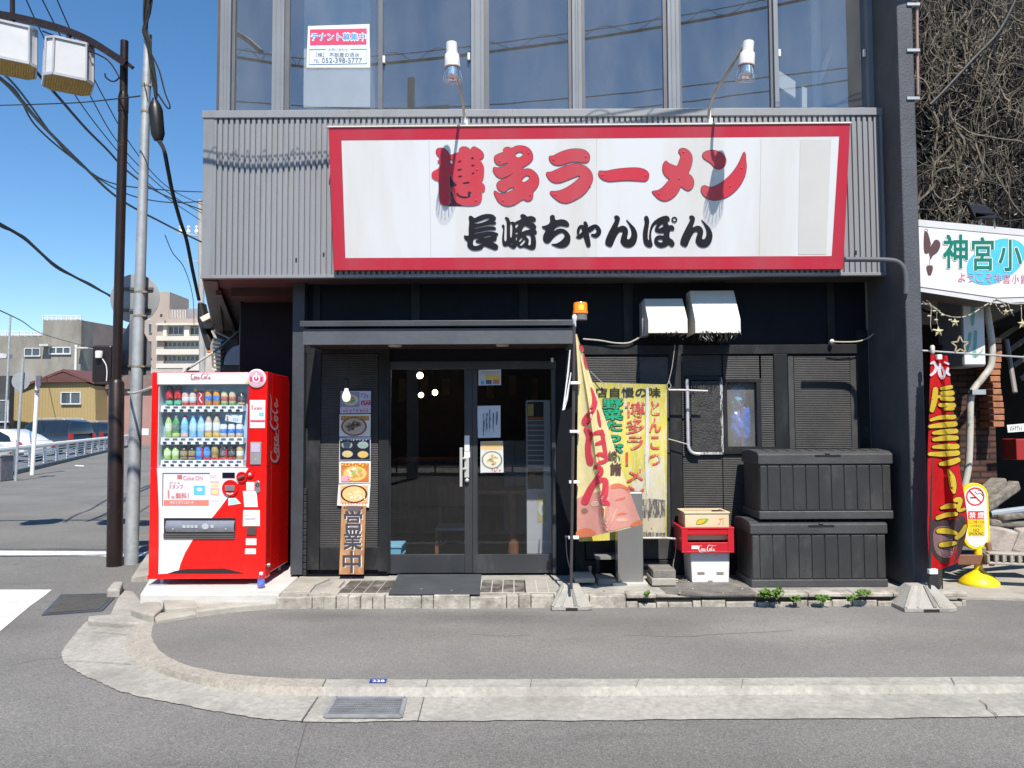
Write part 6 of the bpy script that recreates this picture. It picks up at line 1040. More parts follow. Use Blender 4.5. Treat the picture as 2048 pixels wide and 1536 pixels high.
# controls on the right
vrect('digital_display', [(445, 945), (470, 945), (470, 956), (445, 956)], ink((.006, .006, .015), .15), .006)
def dial(name, x, y, r_, mats, d=.008):
    c = vf(x, y); rr = r_ / F * VY; mb = MB(); mb.lathe([(rr, -.004), (rr, .012), (rr * .93, .018), (rr * .8, .018), (rr * .74, .012), (.001, .011)], c, 26, (0, -1, 0)); return mb.build(name, mats, vm, smooth=True)
o = dial('bill_slot', 461, 976, 16.5, VRED); mb = MB(); mb.prism([vf(*q, .022) for q in [(451, 971), (471, 971), (470, 981), (452, 981)]], (0, .02, 0)); mb.build('plate', STEEL, o, bevel=.002, recalc=True); mb = MB(); mb.stroke([(455, 986, 2), (461, 987.5, 2.4), (467, 986, 2)], vf, .019); mb.build('slot', INK_W, o)
o = dial('coin_dial', 484, 954, 11, VRED); mb = MB(); mb.bar(vf(478, 956, .026), vf(491, 951, .026), .018, .018); mb.build('lever', pm('dark_lever', (.1, .1, .11), .35), o, bevel=.003)
o = dial('return_button', 501, 948, 7, VRED); mb = MB(); mb.lathe([(.013, .012), (.013, .02), (.001, .022)], vf(501, 948), 14, (0, -1, 0)); mb.build('cap', CHROME, o, smooth=True)
vrect('sticker', [(457, 996), (472, 996), (482, 1007), (457, 1011)], PAPER, .004, th=.002); mb = MB(); mb.outline([[(459, 998), (470, 998), (478, 1005), (460, 1008)]], vf, .006, smooth=False); mb.build('sticker_print', ink((.4, .68, .62)), vm)
for q in ([(486, 982), (513, 982), (516, 1014), (489, 1014)][:4], [(487, 1020), (520, 1020), (520, 1052), (486, 1052)], [(492, 1077), (513, 1077), (513, 1090), (492, 1090)], [(491, 1097), (512, 1097), (512, 1108), (490, 1108)], [(493, 964), (509, 964), (509, 981), (493, 981)]): vrect('sticker', q, PAPER, .004 if q[0][0] != 487 else .0055, th=.002)
mb = MB(); [mb.rect(489, y, 489 + w_, y + .8, vf, .008) for y, w_ in ((1025, 8), (1030, 10), (1036, 26), (1038, 22), (1043, 9))]; [mb.rect(490, y, 510, y + .7, vf, .006) for y in (987, 991, 995, 1003)]; [mb.rect(497, y, 508, y + .7, vf, .006) for y in (1081, 1085, 1101, 1104)]; mb.build('print_marks', ink((.5, .52, .6)), vm)
mb = MB(); mb.prism([vf(*q, .01) for q in [(511, 963), (516, 961), (520, 963), (521, 983), (517, 986), (512, 984)]], (0, .012, 0)); o = mb.build('lock_plate', STEEL, vm, bevel=.003, recalc=True); mb = MB(); mb.ring(516, 970, 2, 4, vf, .012); mb.build('lock', INK_DK, o)
vrect('notice_sticker', [(500, 800), (531, 800), (530, 856), (500, 856)], PAPER, .004, th=.002); mb = MB(); mb.text('1', 503.5, 809, 505.7, 820, vf, .006); mb.text('本無料！', 508, 814, 527, 820, vf, .006, .01); mb.rect(501, 840, 530, 844, vf, .006); mb.build('lettering', ink((.58, .08, .14)), vm); mb = MB(); mb.rect(518, 825, 528, 832, vf, .006); mb.build('phone_picture', ink((.2, .55, .75)), vm)
cdr = vrect('card_reader', [(501, 884), (523, 884), (522, 929), (501, 929)], pm('grey_reader', (.26, .27, .28), .4), .010, bev=.003, th=.02); mb = MB(); mb.rect(503, 886, 521, 904, vf, .012); mb.build('screen', ink((.5, .42, .55), .3), cdr); mb = MB(); mb.stroke([(511, 918, 1.2), (513, 918, 1.2)], vf, .012); mb.build('mark', INK_W, cdr)
# outlet with hinged flap, coin return
mb = MB(); mb.prism([vf(*q, .003) for q in [(328, 1036), (471, 1036), (470, 1077), (328, 1077)]], (0, .004, 0)); mb.build('outlet_frame', ink((.02, .02, .025), .3), vm, recalc=True)
mb = MB(); P = []
for i in range(9): t_ = i / 8; y = 1041 + t_ * 23; P.append((y, .006 + .022 * math.sin(t_ * math.pi * .9)))
for (y0, e0), (y1, e1) in zip(P, P[1:]): mb.quad(vf(333, y1, e1), vf(470, y1, e1), vf(470, y0, e0), vf(333, y0, e0))
fl = mb.build('outlet_flap', pm('smoky_flap', (.24, .255, .29), .25, .3, var=.15, scale=6), vm, smooth=True)
mb = MB(); [mb.oval(x, 1057, 1.6, 1.6, vf, .031, 10) for x in (349, 454)]; mb.oval(413, 1052, 7, 6, vf, .031); [mb.rect(368 + k * 8, 1049, 374 + k * 8, 1055, vf, .031) for k in (0, 1, 2, 3, 7)]; mb.build('flap_marks', ink((.42, .44, .46)), fl)
mb = MB()
for k in range(3): a, b = vf(328, 1076 - k * 4, .006 + .004 * k), vf(470, 1076 - k * 4, .006 + .004 * k); mb.bar(a, b, .012, .012)
mb.build('outlet_sill', pm('dark_sill', (.1, .095, .09), .4), vm)
mb = MB(); mb.prism([vf(*q, .012) for q in [(494, 1057), (498, 1054), (510, 1054), (513, 1057), (513, 1069), (494, 1069)]], (0, .012, 0)); mb.build('coin_return', ink((.08, .065, .06), .25), vm, recalc=True)
# round badge on the top corner
c = vf(514, 757); mb = MB(); mb.lathe([(.083, -.004), (.083, .012), (.078, .016), (.001, .0165)], c, 40, (0, -1, 0)); bd = mb.build('round_badge', pm('badge_white', (.7, .62, .65), .35), vm, smooth=True)
mb = MB(); mb.oval(514, 757, 15.5, 15.5, vf, .0175, 36); mb.build('pink_disc', ink((.66, .36, .42)), bd); mb = MB(); mb.rect(501, 754, 527, 763, vf, .019); mb.build('red_band', ink((.55, .04, .12)), bd); mb = MB(); mb.ring(514, 757.5, 5, 8, vf, .021, a0=118, a1=422); mb.stroke([(514, 747, 3), (514, 757, 3)], vf, .0215); mb.build('power_mark', ink((.78, .72, .74)), bd)
# right side: lettering in a swirl, lock, feet
vs_ = lambda px, py, d=0.0: on_plane(px, py, Vector((VX1, 0, 0)), Vector((1, 0, 0))) + Vector((d, 0, 0))
mb = MB(); cola_script(mb, vs_, 540, 786, 557, 926, vert=True, d=.002, wk=.95); mb.build('side_lettering', ink((.5, .32, .33), .3), vm)
mb = MB(); mb.lathe([(.018, 0), (.018, .012), (.004, .014)], vs_(538, 1130), 12, (1, 0, 0)); mb.build('side_lock', STEEL, vm)
PZ = .118
for x in (VX0 + .1, VX1 - .06):
    for y in (VY + .05, VY + VD - .08): mb = MB(); mb.tube([(x, y, PZ), (x, y, VB + .04)], .014, 8); mb.box(x - .09, x + .05, y - .05, y + .02, PZ, PZ + .008); mb.build('foot', GALV, vm)
wb = thing('water_bottle', 'small blue labelled plastic bottle with white cap standing on the pad before the vending machine', 'bottle', at_z(522, 1176, .118)); c = at_z(522, 1176, .118)
mb = MB(); mb.lathe([(.028, 0), (.03, .006), (.03, .075), (.026, .095), (.014, .11), (.013, .118)], c, 18); mb.build('body', glass('clear_plastic', .12, (.88, .9, .93)), wb, smooth=True); mb = MB(); mb.lathe([(.0305, .018), (.031, .02), (.031, .072), (.0305, .074)], c, 18); mb.build('wrapper', dmat((.07, .13, .55)), wb, smooth=True); mb = MB(); mb.lathe([(.016, .112), (.017, .114), (.017, .133), (.014, .135)], c, 14); mb.build('cap', WHITE_PL, wb, smooth=True)
# ================================================================ THE ALLEY TO THE RIGHT OF THE COLUMN
random.seed(21)
mb = MB(); mb.faces([at_z(x, y, .012) for x, y in [(1886, 1196), (2300, 1205), (2300, 1110), (1886, 1128)]], [(0, 1, 2, 3)]); bmesh.ops.recalc_face_normals(mb.bm, faces=mb.bm.faces[:])
struct(mb.build('alley_path', CONC, solid=.02))
# ivy-hung neighbour building
nb = thing('neighbour_building', 'dark timber clad building covered in bare vines beyond the black column', 'building', (5.5, 9.0, 0))
mb = MB(); YN = 9.0; mb.box(3.56, 12, YN, YN + .3, 2.62, 8.5); mb.build('wall', pm('dark_plank_wall', (.012, .0115, .0115), .8, spec=.15, var=.35, scale=4), nb)
mb = MB(); x = 3.6
while x < 7: mb.box(x, x + .012, YN - .012, YN, 2.9, 8.4); x += .14
mb.build('cladding_battens', pm('dark_batten', (.05, .046, .044), .7, var=.2), nb)
mb = MB(); mb.box(3.56, 12, 11.4, 11.6, 0, 4); mb.box(3.5, 12, 9.3, 11.4, 3.3, 3.4); mb.box(3.4, 3.5, 8.0, 11.5, 0, 3.2); mb.build('rear_wall', pm('near_black_recess', (.012, .011, .011), .8, var=.3, spec=.2), nb)
mb = MB()
for k in range(5): a = at_y(1985 + k * 14, 650 + k * 27, 9.1); mb.bar(a, a + Vector((1.3, .4, .75)), .02, .06)
mb.build('roof_slats', pm('grey_brown_slat', (.06, .05, .045), .7, var=.2), nb)
# brick pier, its broken edge coloured brighter to look sunlit
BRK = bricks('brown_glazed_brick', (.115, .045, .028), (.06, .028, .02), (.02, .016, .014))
bk = thing('brick_pier', 'brown brick wall pier between the red banner and dark doorway', 'brick wall', at_y(1950, 1080, 8.6)); mb = MB(); mb.pbox(1890, 690, 1992, 1092, 8.6, 8.9); mb.build('wall', BRK, bk)
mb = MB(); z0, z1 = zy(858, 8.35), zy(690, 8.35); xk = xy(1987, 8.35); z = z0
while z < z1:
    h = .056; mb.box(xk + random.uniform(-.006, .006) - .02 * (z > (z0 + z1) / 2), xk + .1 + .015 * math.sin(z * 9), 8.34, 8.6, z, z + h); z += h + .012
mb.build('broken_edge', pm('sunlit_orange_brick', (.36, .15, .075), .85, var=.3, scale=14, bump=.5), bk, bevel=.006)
# bare vines: a tangle of woody stems over the wall
vn = thing('bare_vine', 'tangle of leafless brown vines hanging over the dark building', 'vine', at_y(1950, 400, 8.8))
VCL = [(1870, 30), (1985, 60), (1905, 190), (2030, 150), (1875, 330), (1950, 330), (2080, 40), (1930, 400), (1860, 180), (2000, 260), (1890, 420), (2090, 230)]
def vines(n_, seed, r0, r1, depth, mat, name, length=(.3, 1.1)):
    random.seed(seed); mb = MB()
    for _ in range(n_):
        k_ = VCL[int(random.random() ** 1.3 * len(VCL))]; px, py = (random.gauss(k_[0], 34), random.gauss(k_[1], 60)) if random.random() < .72 else (random.triangular(1845, 2140, 1930), random.uniform(-60, 440))
        if not 1842 < px < 2150 or not -90 < py < 445: continue
        Y = YN - random.uniform(.02, depth)
        if py > 350 and px > 1960 and random.random() < .6: continue
        p = at_y(px, py, Y); p.x = max(p.x, 3.74); a = random.uniform(-math.pi, math.pi) if random.random() < .33 else -math.pi / 2 + random.gauss(0, .45); L_ = random.uniform(*length); n = max(5, int(L_ / .06)); pts = [p.copy()]; da = 0
        for i in range(n):
            da = da * .72 + random.gauss(0, .17); a += da; p = p + Vector((math.cos(a), random.gauss(0, .25), math.sin(a))) * (L_ / n); p.y = min(max(p.y, YN - depth - .1), YN - .015); p.x = max(p.x, 3.66); pts.append(p.copy())
        r = random.uniform(r0, r1); mb.tube(pts, [r * (1 - .7 * i / n) for i in range(n + 1)], 4, caps=False)
    mb.build(name, mat, vn, smooth=False)
VB_ = pm('vine_bark', (.13, .11, .085), .85, var=.4, scale=20); VD_ = pm('dark_vine_bark', (.045, .037, .031), .85, var=.4, scale=20)
vines(150, 5, .004, .010, .30, VD_, 'dark_stems', (.4, 1.4)); vines(230, 6, .003, .0065, .42, VB_, 'stems'); vines(46, 8, .008, .017, .46, VB_, 'thick_stems', (.9, 2.2)); vines(430, 9, .0018, .0035, .48, pm('pale_twig', (.26, .23, .18), .85, var=.3, scale=30), 'twigs', (.12, .5))
random.seed(4); mb = MB()
for _ in range(650):
    px = random.triangular(1845, 2140, 1910); py = random.uniform(-60, 430); p = at_y(px, py, YN - random.uniform(.1, .5)); p.x = max(p.x, 3.66); s_ = random.uniform(.008, .022); u = Vector((random.uniform(-1, 1), random.uniform(-1, 1), random.uniform(-1, 1))).normalized(); v = u.orthogonal().normalized(); mb.quad(p - u * s_, p - v * s_ * .6, p + u * s_, p + v * s_ * .6)
mb.build('dry_leaves', pm('dry_leaf', (.22, .18, .13), .8, var=.5, scale=50), vn)
mb = MB(); mb.tube([at_y(x, y, YN - .5) for x, y in catmull([(2040, -20), (2000, 60), (1945, 120), (1890, 180), (1860, 210)], 4)], .02, 8); mb.tube([at_y(x, y, YN - .6) for x, y in catmull([(1946, -10), (1945, 30), (1938, 60)], 4)], .006, 6); o = mb.build('drooping_cable', RUBBER); tag(o, 'thick black cable slanting across the bare vines', 'cable')
# welcome sign of the alley
zs = thing('alley_sign', 'white alley name sign with green characters and blue oval, right of the column', 'sign', at_y(1990, 600, 7.8))
SA, SBv = at_y(1846, 500, 7.62), at_y(2048, 500, 8.02); SD = (SBv - SA); SD.z = 0; SD.normalize(); NZ = Vector((SD.y, -SD.x, 0)); NZ = NZ if NZ.y < 0 else -NZ
fz = lambda px, py, d=0.0: on_plane(px, py, SA, NZ) + NZ * d
def zb(px, py): return fz(px, py)
tl, tr = fz(1846, 440), fz(2048, 462); bl, bm_, = fz(1848, 579), fz(1993, 607)
tl = tl - SD * .35; bl = bl - SD * .35; half = (bm_ - tl).dot(SD); tr2 = tl + SD * (2 * half); br2 = bl + SD * (2 * half)
OZ = [bl, bm_, Vector((br2.x, br2.y, bl.z)), Vector((tr2.x, tr2.y, tl.z)), tl]
mb = MB(); mb.prism(OZ, -NZ * .26); mb.build('box', pm('brown_sign_box', (.10, .075, .065), .6, var=.15), zs, recalc=True)
cz = sum(OZ, Vector()) / 5; INZ = [cz + (p - cz) * .985 + Vector((0, 0, .0)) for p in OZ]
IN2 = [cz + SD * (p - cz).dot(SD) * .975 + Vector((0, 0, (p - cz).z * .84)) for p in OZ]
mb = MB(); mb.faces([p + NZ * .004 for p in OZ], [(0, 1, 2, 3, 4)]); bmesh.ops.recalc_face_normals(mb.bm, faces=mb.bm.faces[:]); mb.build('frame', pm('white_sign_frame', (.60, .60, .60), .4, var=.05), zs)
mb = MB()
for i in range(5): mb.bar(IN2[i] + NZ * .006, IN2[(i + 1) % 5] + NZ * .006, .006, .004)
mb.build('frame_line', ink((.16, .1, .1)), zs)
mb = MB(); mb.faces([p + NZ * .006 for p in IN2], [(0, 1, 2, 3, 4)]); mb.build('face', pm('sign_face_white', (.70, .70, .70), .35, var=.03), zs)
k8 = lambda pts: Z(1840, 430, pts, 8.53)
mb = MB(); mb.outline([k8([(790, 870), (830, 760), (930, 650), (1060, 560), (1200, 470), (1350, 415), (1500, 405), (1640, 440), (1740, 510), (1790, 600), (1770, 740), (1690, 880), (1560, 1010), (1400, 1110), (1250, 1170), (1100, 1192), (960, 1170), (850, 1110), (795, 1000)])], fz, .009); mb.build('blue_oval', ink((.08, .50, .78), .35), zs)
GRN = ink((.004, .17, .11), .4); mb, ob = MB(), MB()
for ch, q in (('神', (385, 345, 790, 905)), ('宮', (875, 390, 1232, 945)), ('小', (1330, 432, 1710, 955))):
    (x0, y0), (x1, y1) = k8([q[:2], q[2:]]); mb.text(ch, x0, y0, x1, y1, fz, .013, .03); ob.text(ch, x0 - .2, y0 - .2, x1 + .2, y1 + .2, fz, .011, .055)
o = mb.build('lettering', GRN, zs); ob.build('outline', INK_W, o)
(x0, y0), (x1, y1) = k8([(628, 990), (1850, 1195)]); mb = MB()
for i, ch in enumerate('ようこそ神宮小路'):
    vs0 = x0 + i * (x1 - x0) / 8; yy = y0 + i * .55; mb.text(ch, vs0 + 1, yy - .5, vs0 + 15, yy + 17.5, fz, .012, .008)
mb.build('small_lettering', ink((.66, .28, .34), .5), zs)
BRW = ink((.10, .05, .045), .5); mb = MB(); mb.outline([k8([(60, 310), (115, 300), (170, 480), (165, 520), (140, 640), (60, 630)])], fz, .010); mb.outline([k8([(205, 480), (240, 430), (290, 430), (330, 480), (325, 560), (280, 640), (200, 700), (175, 760), (150, 690), (140, 620), (165, 540)])], fz, .0105); mb.outline([k8([(98, 880), (205, 880), (180, 1015), (150, 1030), (125, 1015)])], fz, .010); mb.build('bottle_and_cup_picture', BRW, zs)
mb = MB(); (c1, c2) = k8([(90, 270), (152, 865)]); mb.ring(c1[0], c1[1], 3, 3.8, fz, .010); mb.stroke([(c2[0], c2[1] - 14, .6), (c2[0], c2[1], .6)], fz, .010); mb.stroke([(c2[0] - 6, c2[1], .7), (c2[0] + 6, c2[1], .7)], fz, .011); mb.build('drawn_lines', ink((.2, .15, .15)), zs)
fl_ = thing('floodlight', 'black floodlight standing on top of the white alley sign', 'floodlight', at_y(1970, 447, 7.95)); mb = MB(); p = at_y(1972, 430, 7.95)
mb.prism([at_y(x, y, 7.85) for x, y in [(1937, 408), (1972, 410), (1994, 430), (1950, 436)]], (0, .06, .02)); mb.prism([at_y(x, y, 7.85) for x, y in [(1950, 424), (1994, 426), (1994, 437), (1950, 436)]], (0, .1, 0)); mb.build('head', pm('black_lamp_metal', (.02, .02, .022), .35), fl_, bevel=.006, recalc=True)
mb = MB(); mb.bar(at_y(1962, 436, 7.88), at_y(1962, 452, 7.9), .02, .02); mb.bar(at_y(1987, 432, 7.88), at_y(1989, 456, 7.9), .016, .016); mb.build('bracket', GALV, fl_)
# hanging lightbox sign
hs_ = thing('hanging_lightbox', 'white hanging lightbox with faded green lettering below the alley sign', 'sign', at_y(1935, 735, 8.3)); xa, xb, xc = xy(1893, 8.62, 670), xy(1925, 8.22, 670), xy(1970, 8.22, 670); za, zb_ = zy(737, 8.22), zy(590, 8.22)
mb = MB(); mb.box(xb, xc, 8.22, 8.70, za, zb_); mb.build('case', pm('lightbox_grey', (.44, .44, .44), .5, var=.08), hs_, bevel=.02); mb = MB(); mb.box(xb + .008, xc - .008, 8.212, 8.222, za + .02, zb_); mb.build('face', pm('lightbox_white', (.68, .69, .69), .4, var=.04, stain=(.4, .41, .4), stain_amt=.2, stain_scale=5), hs_, bevel=.01)
fh = plane_y(8.211); mb = MB(); mb.outline([[(1942, 608), (1950, 605), (1949, 640), (1947, 650), (1942, 648)]], fh, .001); mb.stroke([(1940, 668, 7), (1937, 690, 6), (1932, 708, 4)], fh, .001); mb.stroke([(1951, 664, 7), (1950, 690, 7), (1949, 712, 7), (1960, 706, 3), (1966, 698, 2)], fh, .001); mb.build('lettering', ink((.16, .44, .36), .5), hs_)
# drain pipe, clothes pole, star garland
dp = thing('drain_pipe', 'weathered cream drain pipe bending down over the brick pier', 'pipe', at_y(1930, 970, 8.3)); mb = MB(); mb.tube([at_y(x, y, 8.28) for x, y in catmull([(1971, 600), (1977, 640), (1984, 690), (1982, 730), (1966, 755), (1948, 778), (1941, 800), (1940, 860), (1937, 930), (1930, 970), (1924, 1000)], 5)], .034, 10); mb.build('pipe', pm('cream_pipe', (.52, .50, .44), .5, var=.15, scale=6, stain=(.22, .19, .15), stain_amt=.25, stain_scale=5), dp, smooth=True); mb = MB(); mb.pbox(1945, 779, 1972, 789, 8.2, 8.26); mb.build('bracket', GALV, dp)
mb = MB(); mb.tube([at_y(1842, 701, 7.5), at_y(2120, 719, 7.5)], .009, 8); tag(mb.build('clothes_pole', pm('silver_pole', (.5, .5, .5), .35, .5), smooth=True), 'thin silver pole running level across the alley behind the red banner', 'pole')
WIRE = pm('beige_wire', (.46, .42, .34), .7, var=.15); gl = thing('star_garland', 'beige string of small lights tied from the column across under the alley sign', 'string lights', at_y(1880, 615, 7.4)); mb = MB()
for q, r_ in (([(1812, 616), (1830, 610), (1850, 608), (1868, 616), (1885, 628), (1905, 634), (1925, 634), (1945, 627), (1968, 612), (1990, 602), (2005, 604), (2030, 608), (2060, 606)], .0055), ([(1853, 601), (1862, 612), (1861, 650), (1864, 663)], .003), ([(1874, 624), (1873, 640), (1877, 655)], .003), ([(1980, 610), (1990, 600), (2000, 602), (2012, 612)], .007), ([(1990, 606), (2000, 622), (2008, 630)], .003), ([(2016, 608), (2022, 622), (2028, 632)], .003), ([(2042, 610), (2043, 625), (2043, 640)], .003), ([(1846, 604), (1862, 610), (1880, 622)], .004)): mb.tube([at_y(x, y, 7.42 - .03 * math.sin(x)) for x, y in catmull(q, 5)], r_, 5)
for x, y in ((1858, 632), (1872, 640), (1868, 660), (1885, 630), (1900, 640), (2004, 613), (2022, 621), (1868, 622)): mb.ball(at_y(x, y, 7.4), .012, 6, (1.6, 1, .8))
mb.build('cord', WIRE, gl)
def star(label, px, py, r, wire=False):
    c = at_y(px, py, 7.38); P = [c + Vector((math.sin(k * math.pi / 5) * (r if k % 2 == 0 else r * .45), 0, math.cos(k * math.pi / 5) * (r if k % 2 == 0 else r * .45))) for k in range(10)]; mb = MB()
    if wire:
        for i in range(10): mb.bar(P[i], P[(i + 1) % 10], .012, .01, (0, 1, 0))
    else: mb.faces([c + Vector((0, -.018, 0)), c + Vector((0, .018, 0))] + P, [f for i in range(10) for f in ((0, 2 + (i + 1) % 10, 2 + i), (1, 2 + i, 2 + (i + 1) % 10))])
    tag(mb.build('star_ornament', pm('cream_star', (.58, .52, .30), .5, var=.15, scale=20) if not wire else pm('brown_wire_star', (.4, .32, .2), .6)), label, 'star ornament', 'star ornaments hanging in the alley')
star('cream star hanging nearest the black column', 1877, 663, .052); star('cream star in front of the grey side of the lightbox', 1910, 645, .045); star('large outlined wire star in front of the lightbox', 1920, 690, .085, True); star('cream star at the right edge of the photo below the alley sign', 2045, 648, .05); star('cream star seen edge-on under the tip of the alley sign', 2012, 624, .035)
# no smoking sign
ns = thing('no_smoking_sign', 'yellow standing no smoking sign beside the red banner', 'sign stand', at_z(1958, 1178, .012)); c = at_z(1958, 1170, .012); YS = c.y; NYEL = pm('yellow_plastic', (.80, .60, .012), .4, var=.05, scale=3)
mb = MB(); mb.lathe([(.165, 0), (.172, .012), (.168, .035), (.12, .085), (.06, .125), (.045, .14)], c, 32); mb.build('base', NYEL, ns, smooth=True); mb = MB(); zt_ = zy(1100, YS); mb.lathe([(.038, .13), (.036, .15), (.036, .20), (.042, .205), (.042, .215), (.036, .22), (.034, zt_ - c.z + .03)], c, 18); mb.build('post', NYEL, ns, smooth=True)
fy = plane_y(YS - .03); mb = MB(); cap_ = lambda y0, y1, x0, x1, rr: [(x0 + rr + rr * math.cos(a), y0 + rr - rr * math.sin(a)) for a in [math.pi - k * math.pi / 14 for k in range(15)]] + [(x1 - rr + rr * math.cos(a), y1 - rr - rr * math.sin(a)) for a in [-k * math.pi / 14 for k in range(15)]]
def stad(cx0, cy0, cx1, cy1, rr): return [(cx0 + rr * math.cos(math.pi - k * math.pi / 14), cy0 - rr * math.sin(k * math.pi / 14)) for k in range(15)] + [(cx1 + rr * math.cos(-k * math.pi / 14), cy1 + rr * math.sin(k * math.pi / 14)) for k in range(15)]
mb.prism([fy(*q) for q in stad(1950, 993, 1954, 1073, 27)], (0, .05, 0)); mb.build('board', NYEL, ns, bevel=.008, recalc=True); mb = MB(); mb.outline([stad(1950, 994, 1954, 1072, 22)], fy, .002, smooth=False); bo_ = mb.build('white_face', INK_W, ns)
mb = MB(); mb.ring(1950, 993, 15.5, 18.5, fy, .004, 36); mb.stroke([(1939, 982, 2.4), (1961, 1004, 2.4)], fy, .0055); mb.rect(1936, 1022, 1968, 1038, fy, .004); mb.build('red_marks', ink((.66, .03, .04), .4), bo_)
mb = MB(); mb.rect(1940, 994, 1954, 996.4, fy, .0045); mb.stroke([(1950, 983, 1), (1954, 988, 1), (1960, 986, 1), (1965, 991, 1)], fy, .0045); mb.stroke([(1955, 982, 1), (1960, 980, 1), (1965, 985, 1)], fy, .0045); mb.build('cigarette_mark', INK_DK, bo_); mb = MB(); mb.rect(1935, 1038.5, 1969, 1072, fy, .004); mb.build('yellow_panel', ink((.80, .55, .02), .4), bo_)
mb = MB(); mb.text('禁 煙', 1938, 1024, 1967, 1036.5, fy, .006, .02); mb.build('lettering', INK_W, bo_); mb = MB(); mb.text('ここで吸っては', 1937, 1041, 1967, 1046.5, fy, .006); mb.text('いけません', 1941, 1049, 1963, 1054, fy, .006); mb.text('NO', 1946, 1057, 1958, 1063, fy, .006); mb.text('SMOKING', 1938, 1064, 1966, 1070, fy, .006); mb.build('small_print', ink((.12, .09, .02)), bo_); mb = MB(); mb.box(c.x - .018, c.x + .018, YS - .04, YS - .03, c.z + .225, c.z + .25); mb.build('tag', PAPER, ns)
# heap of leftover building material
def loose(name, label, mat, build, grp=None, bevel=.008): mb = MB(); build(mb); o = mb.build(name, mat, bevel=bevel, recalc=True); return tag(o, label, name.replace('_', ' '), grp)
WD_ = wood('weathered_grey_timber', (.10, .088, .072), (.27, .24, .195), .85, (3, 14, 14))
for i, (a, b, w_, h_, lab) in enumerate((((1915, 1040), (2000, 965), .16, .12, 'thick weathered log leaning behind the no smoking sign'), ((1945, 1030), (2030, 970), .11, .10, 'second weathered log leaning right of the thick log'), ((1975, 1046), (2120, 1050), .10, .07, 'long grey timber lying level on the pink slabs'), ((2000, 1035), (2120, 1022), .08, .06, 'grey timber lying above the long level timber'))): loose('timber_log', lab, WD_, lambda m: m.bar(at_y(*a, 7.6), at_y(*b, 7.95), w_, h_), 'old timbers in the alley', .02)
PKS = pm('pink_stone_slab', (.38, .33, .295), .85, var=.2, scale=7, bump=.8, bscale=30, stain=(.2, .17, .15), stain_amt=.35, stain_scale=5)
loose('stone_slab', 'large pale pink stone slab right of the no smoking sign', PKS, lambda m: m.prism([at_y(x, y, 7.5) for x, y in [(1958, 1098), (2022, 1106), (2038, 1066), (1970, 1052)]], (0, .1, .02)), 'stone slabs in the alley'); loose('stone_slab', 'tilted pink stone slab at the right edge of the photo', PKS, lambda m: m.prism([at_y(x, y, 7.5) for x, y in [(2026, 1100), (2090, 1120), (2100, 1060), (2042, 1062)]], (0, .1, .02)), 'stone slabs in the alley')
def hollow(m):
    P0_, P1_ = at_y(1974, 1122, 7.3), at_y(2100, 1150, 7.15); d = (P1_ - P0_); d.z = 0; L_ = d.length; d.normalize(); s_ = Vector((-d.y, d.x, 0)); z = P0_.z - .02
    for k in (0, .085): m.bar(P0_ + Vector((0, 0, -.01 + k)), P0_ + d * L_ + Vector((0, 0, -.01 + k)), .12, .022)
    for k in range(9): q = P0_ + d * (L_ * k / 8) + Vector((0, 0, .03)); m.bar(q - d * .012, q + d * .012, .12, .075)
loose('hollow_block', 'row of hollow grey concrete blocks on the paving at the right edge', CONC, hollow)
loose('wooden_crate', 'low reddish brown wooden frame behind the no smoking sign base', pm('red_brown_wood', (.2, .09, .055), .7, var=.2), lambda m: (m.pbox(1916, 1110, 1976, 1130, 7.35, 7.4), m.bar(at_y(1976, 1085, 7.35), at_y(1984, 1132, 7.3), .04, .04)), None)
loose('grey_pipe', 'blue grey plastic pipe lying on the leftover timbers', pm('blue_grey_pipe', (.3, .34, .38), .4), lambda m: m.tube([at_y(1980, 1028, 7.7), at_y(2110, 1012, 7.7)], .035, 10), None, 0)
loose('mail_notice', 'small white paper label with two lines of print in the dark doorway', PAPER, lambda m: m.prism([at_y(x, y, 8.3) for x, y in [(2014, 850), (2060, 846), (2060, 862), (2016, 865)]], (0, .004, 0)), None, 0); mb = MB(); mb.text('PAID', 2022, 851.5, 2036, 855.5, plane_y(8.3), .004) if False else marks(bpy.data.objects['mail_notice'], plane_y(8.3), 2020, 851, 2046, 861, (.1, .1, .1), 6, 77); mb.bm.free()
loose('red_box', 'red box at the right edge inside the dark doorway', pm('dull_red', (.3, .02, .02), .5), lambda m: m.pbox(2033, 878, 2090, 920, 8.35, 8.6), None)
loose('leaning_pole', 'grey pole leaning in the dark doorway right of the brick edge', pm('dim_grey_pole', (.22, .2, .18), .6), lambda m: m.tube([at_y(2013, 680, 8.7), at_y(2030, 785, 8.5)], .025, 8), None, 0)
# ================================================================ THE SIDE STREET AND TOWN ON THE LEFT
# ---- brown lamp post with lantern arm
pY = 8.46; pb_ = at_z(229, 1132, ZR); lp = thing('street_lamp', 'dark brown steel street lamp with arched arm carrying square white lanterns', 'street lamp', pb_)
pt = at_y(249, 82, pb_.y); mid = at_y(233, 770, pb_.y); mb = MB(); m1 = pb_.lerp(pt, .33); m2 = pb_.lerp(pt, .72)
mb.tube([pb_, mid + Vector((0, 0, .02)), mid + Vector((0, 0, .06))], [.084, .082, .055], 20); mb.tube([mid + Vector((0, 0, .055)), at_y(246.5, 224, pb_.y)], .052, 20); mb.tube([at_y(246.3, 224, pb_.y), at_y(247, 194, pb_.y), at_y(247.3, 186, pb_.y)], [.056, .056, .047], 20); mb.tube([at_y(247.2, 188, pb_.y), pt], .043, 20); mb.build('pole', BROWN_STEEL, lp, smooth=True)
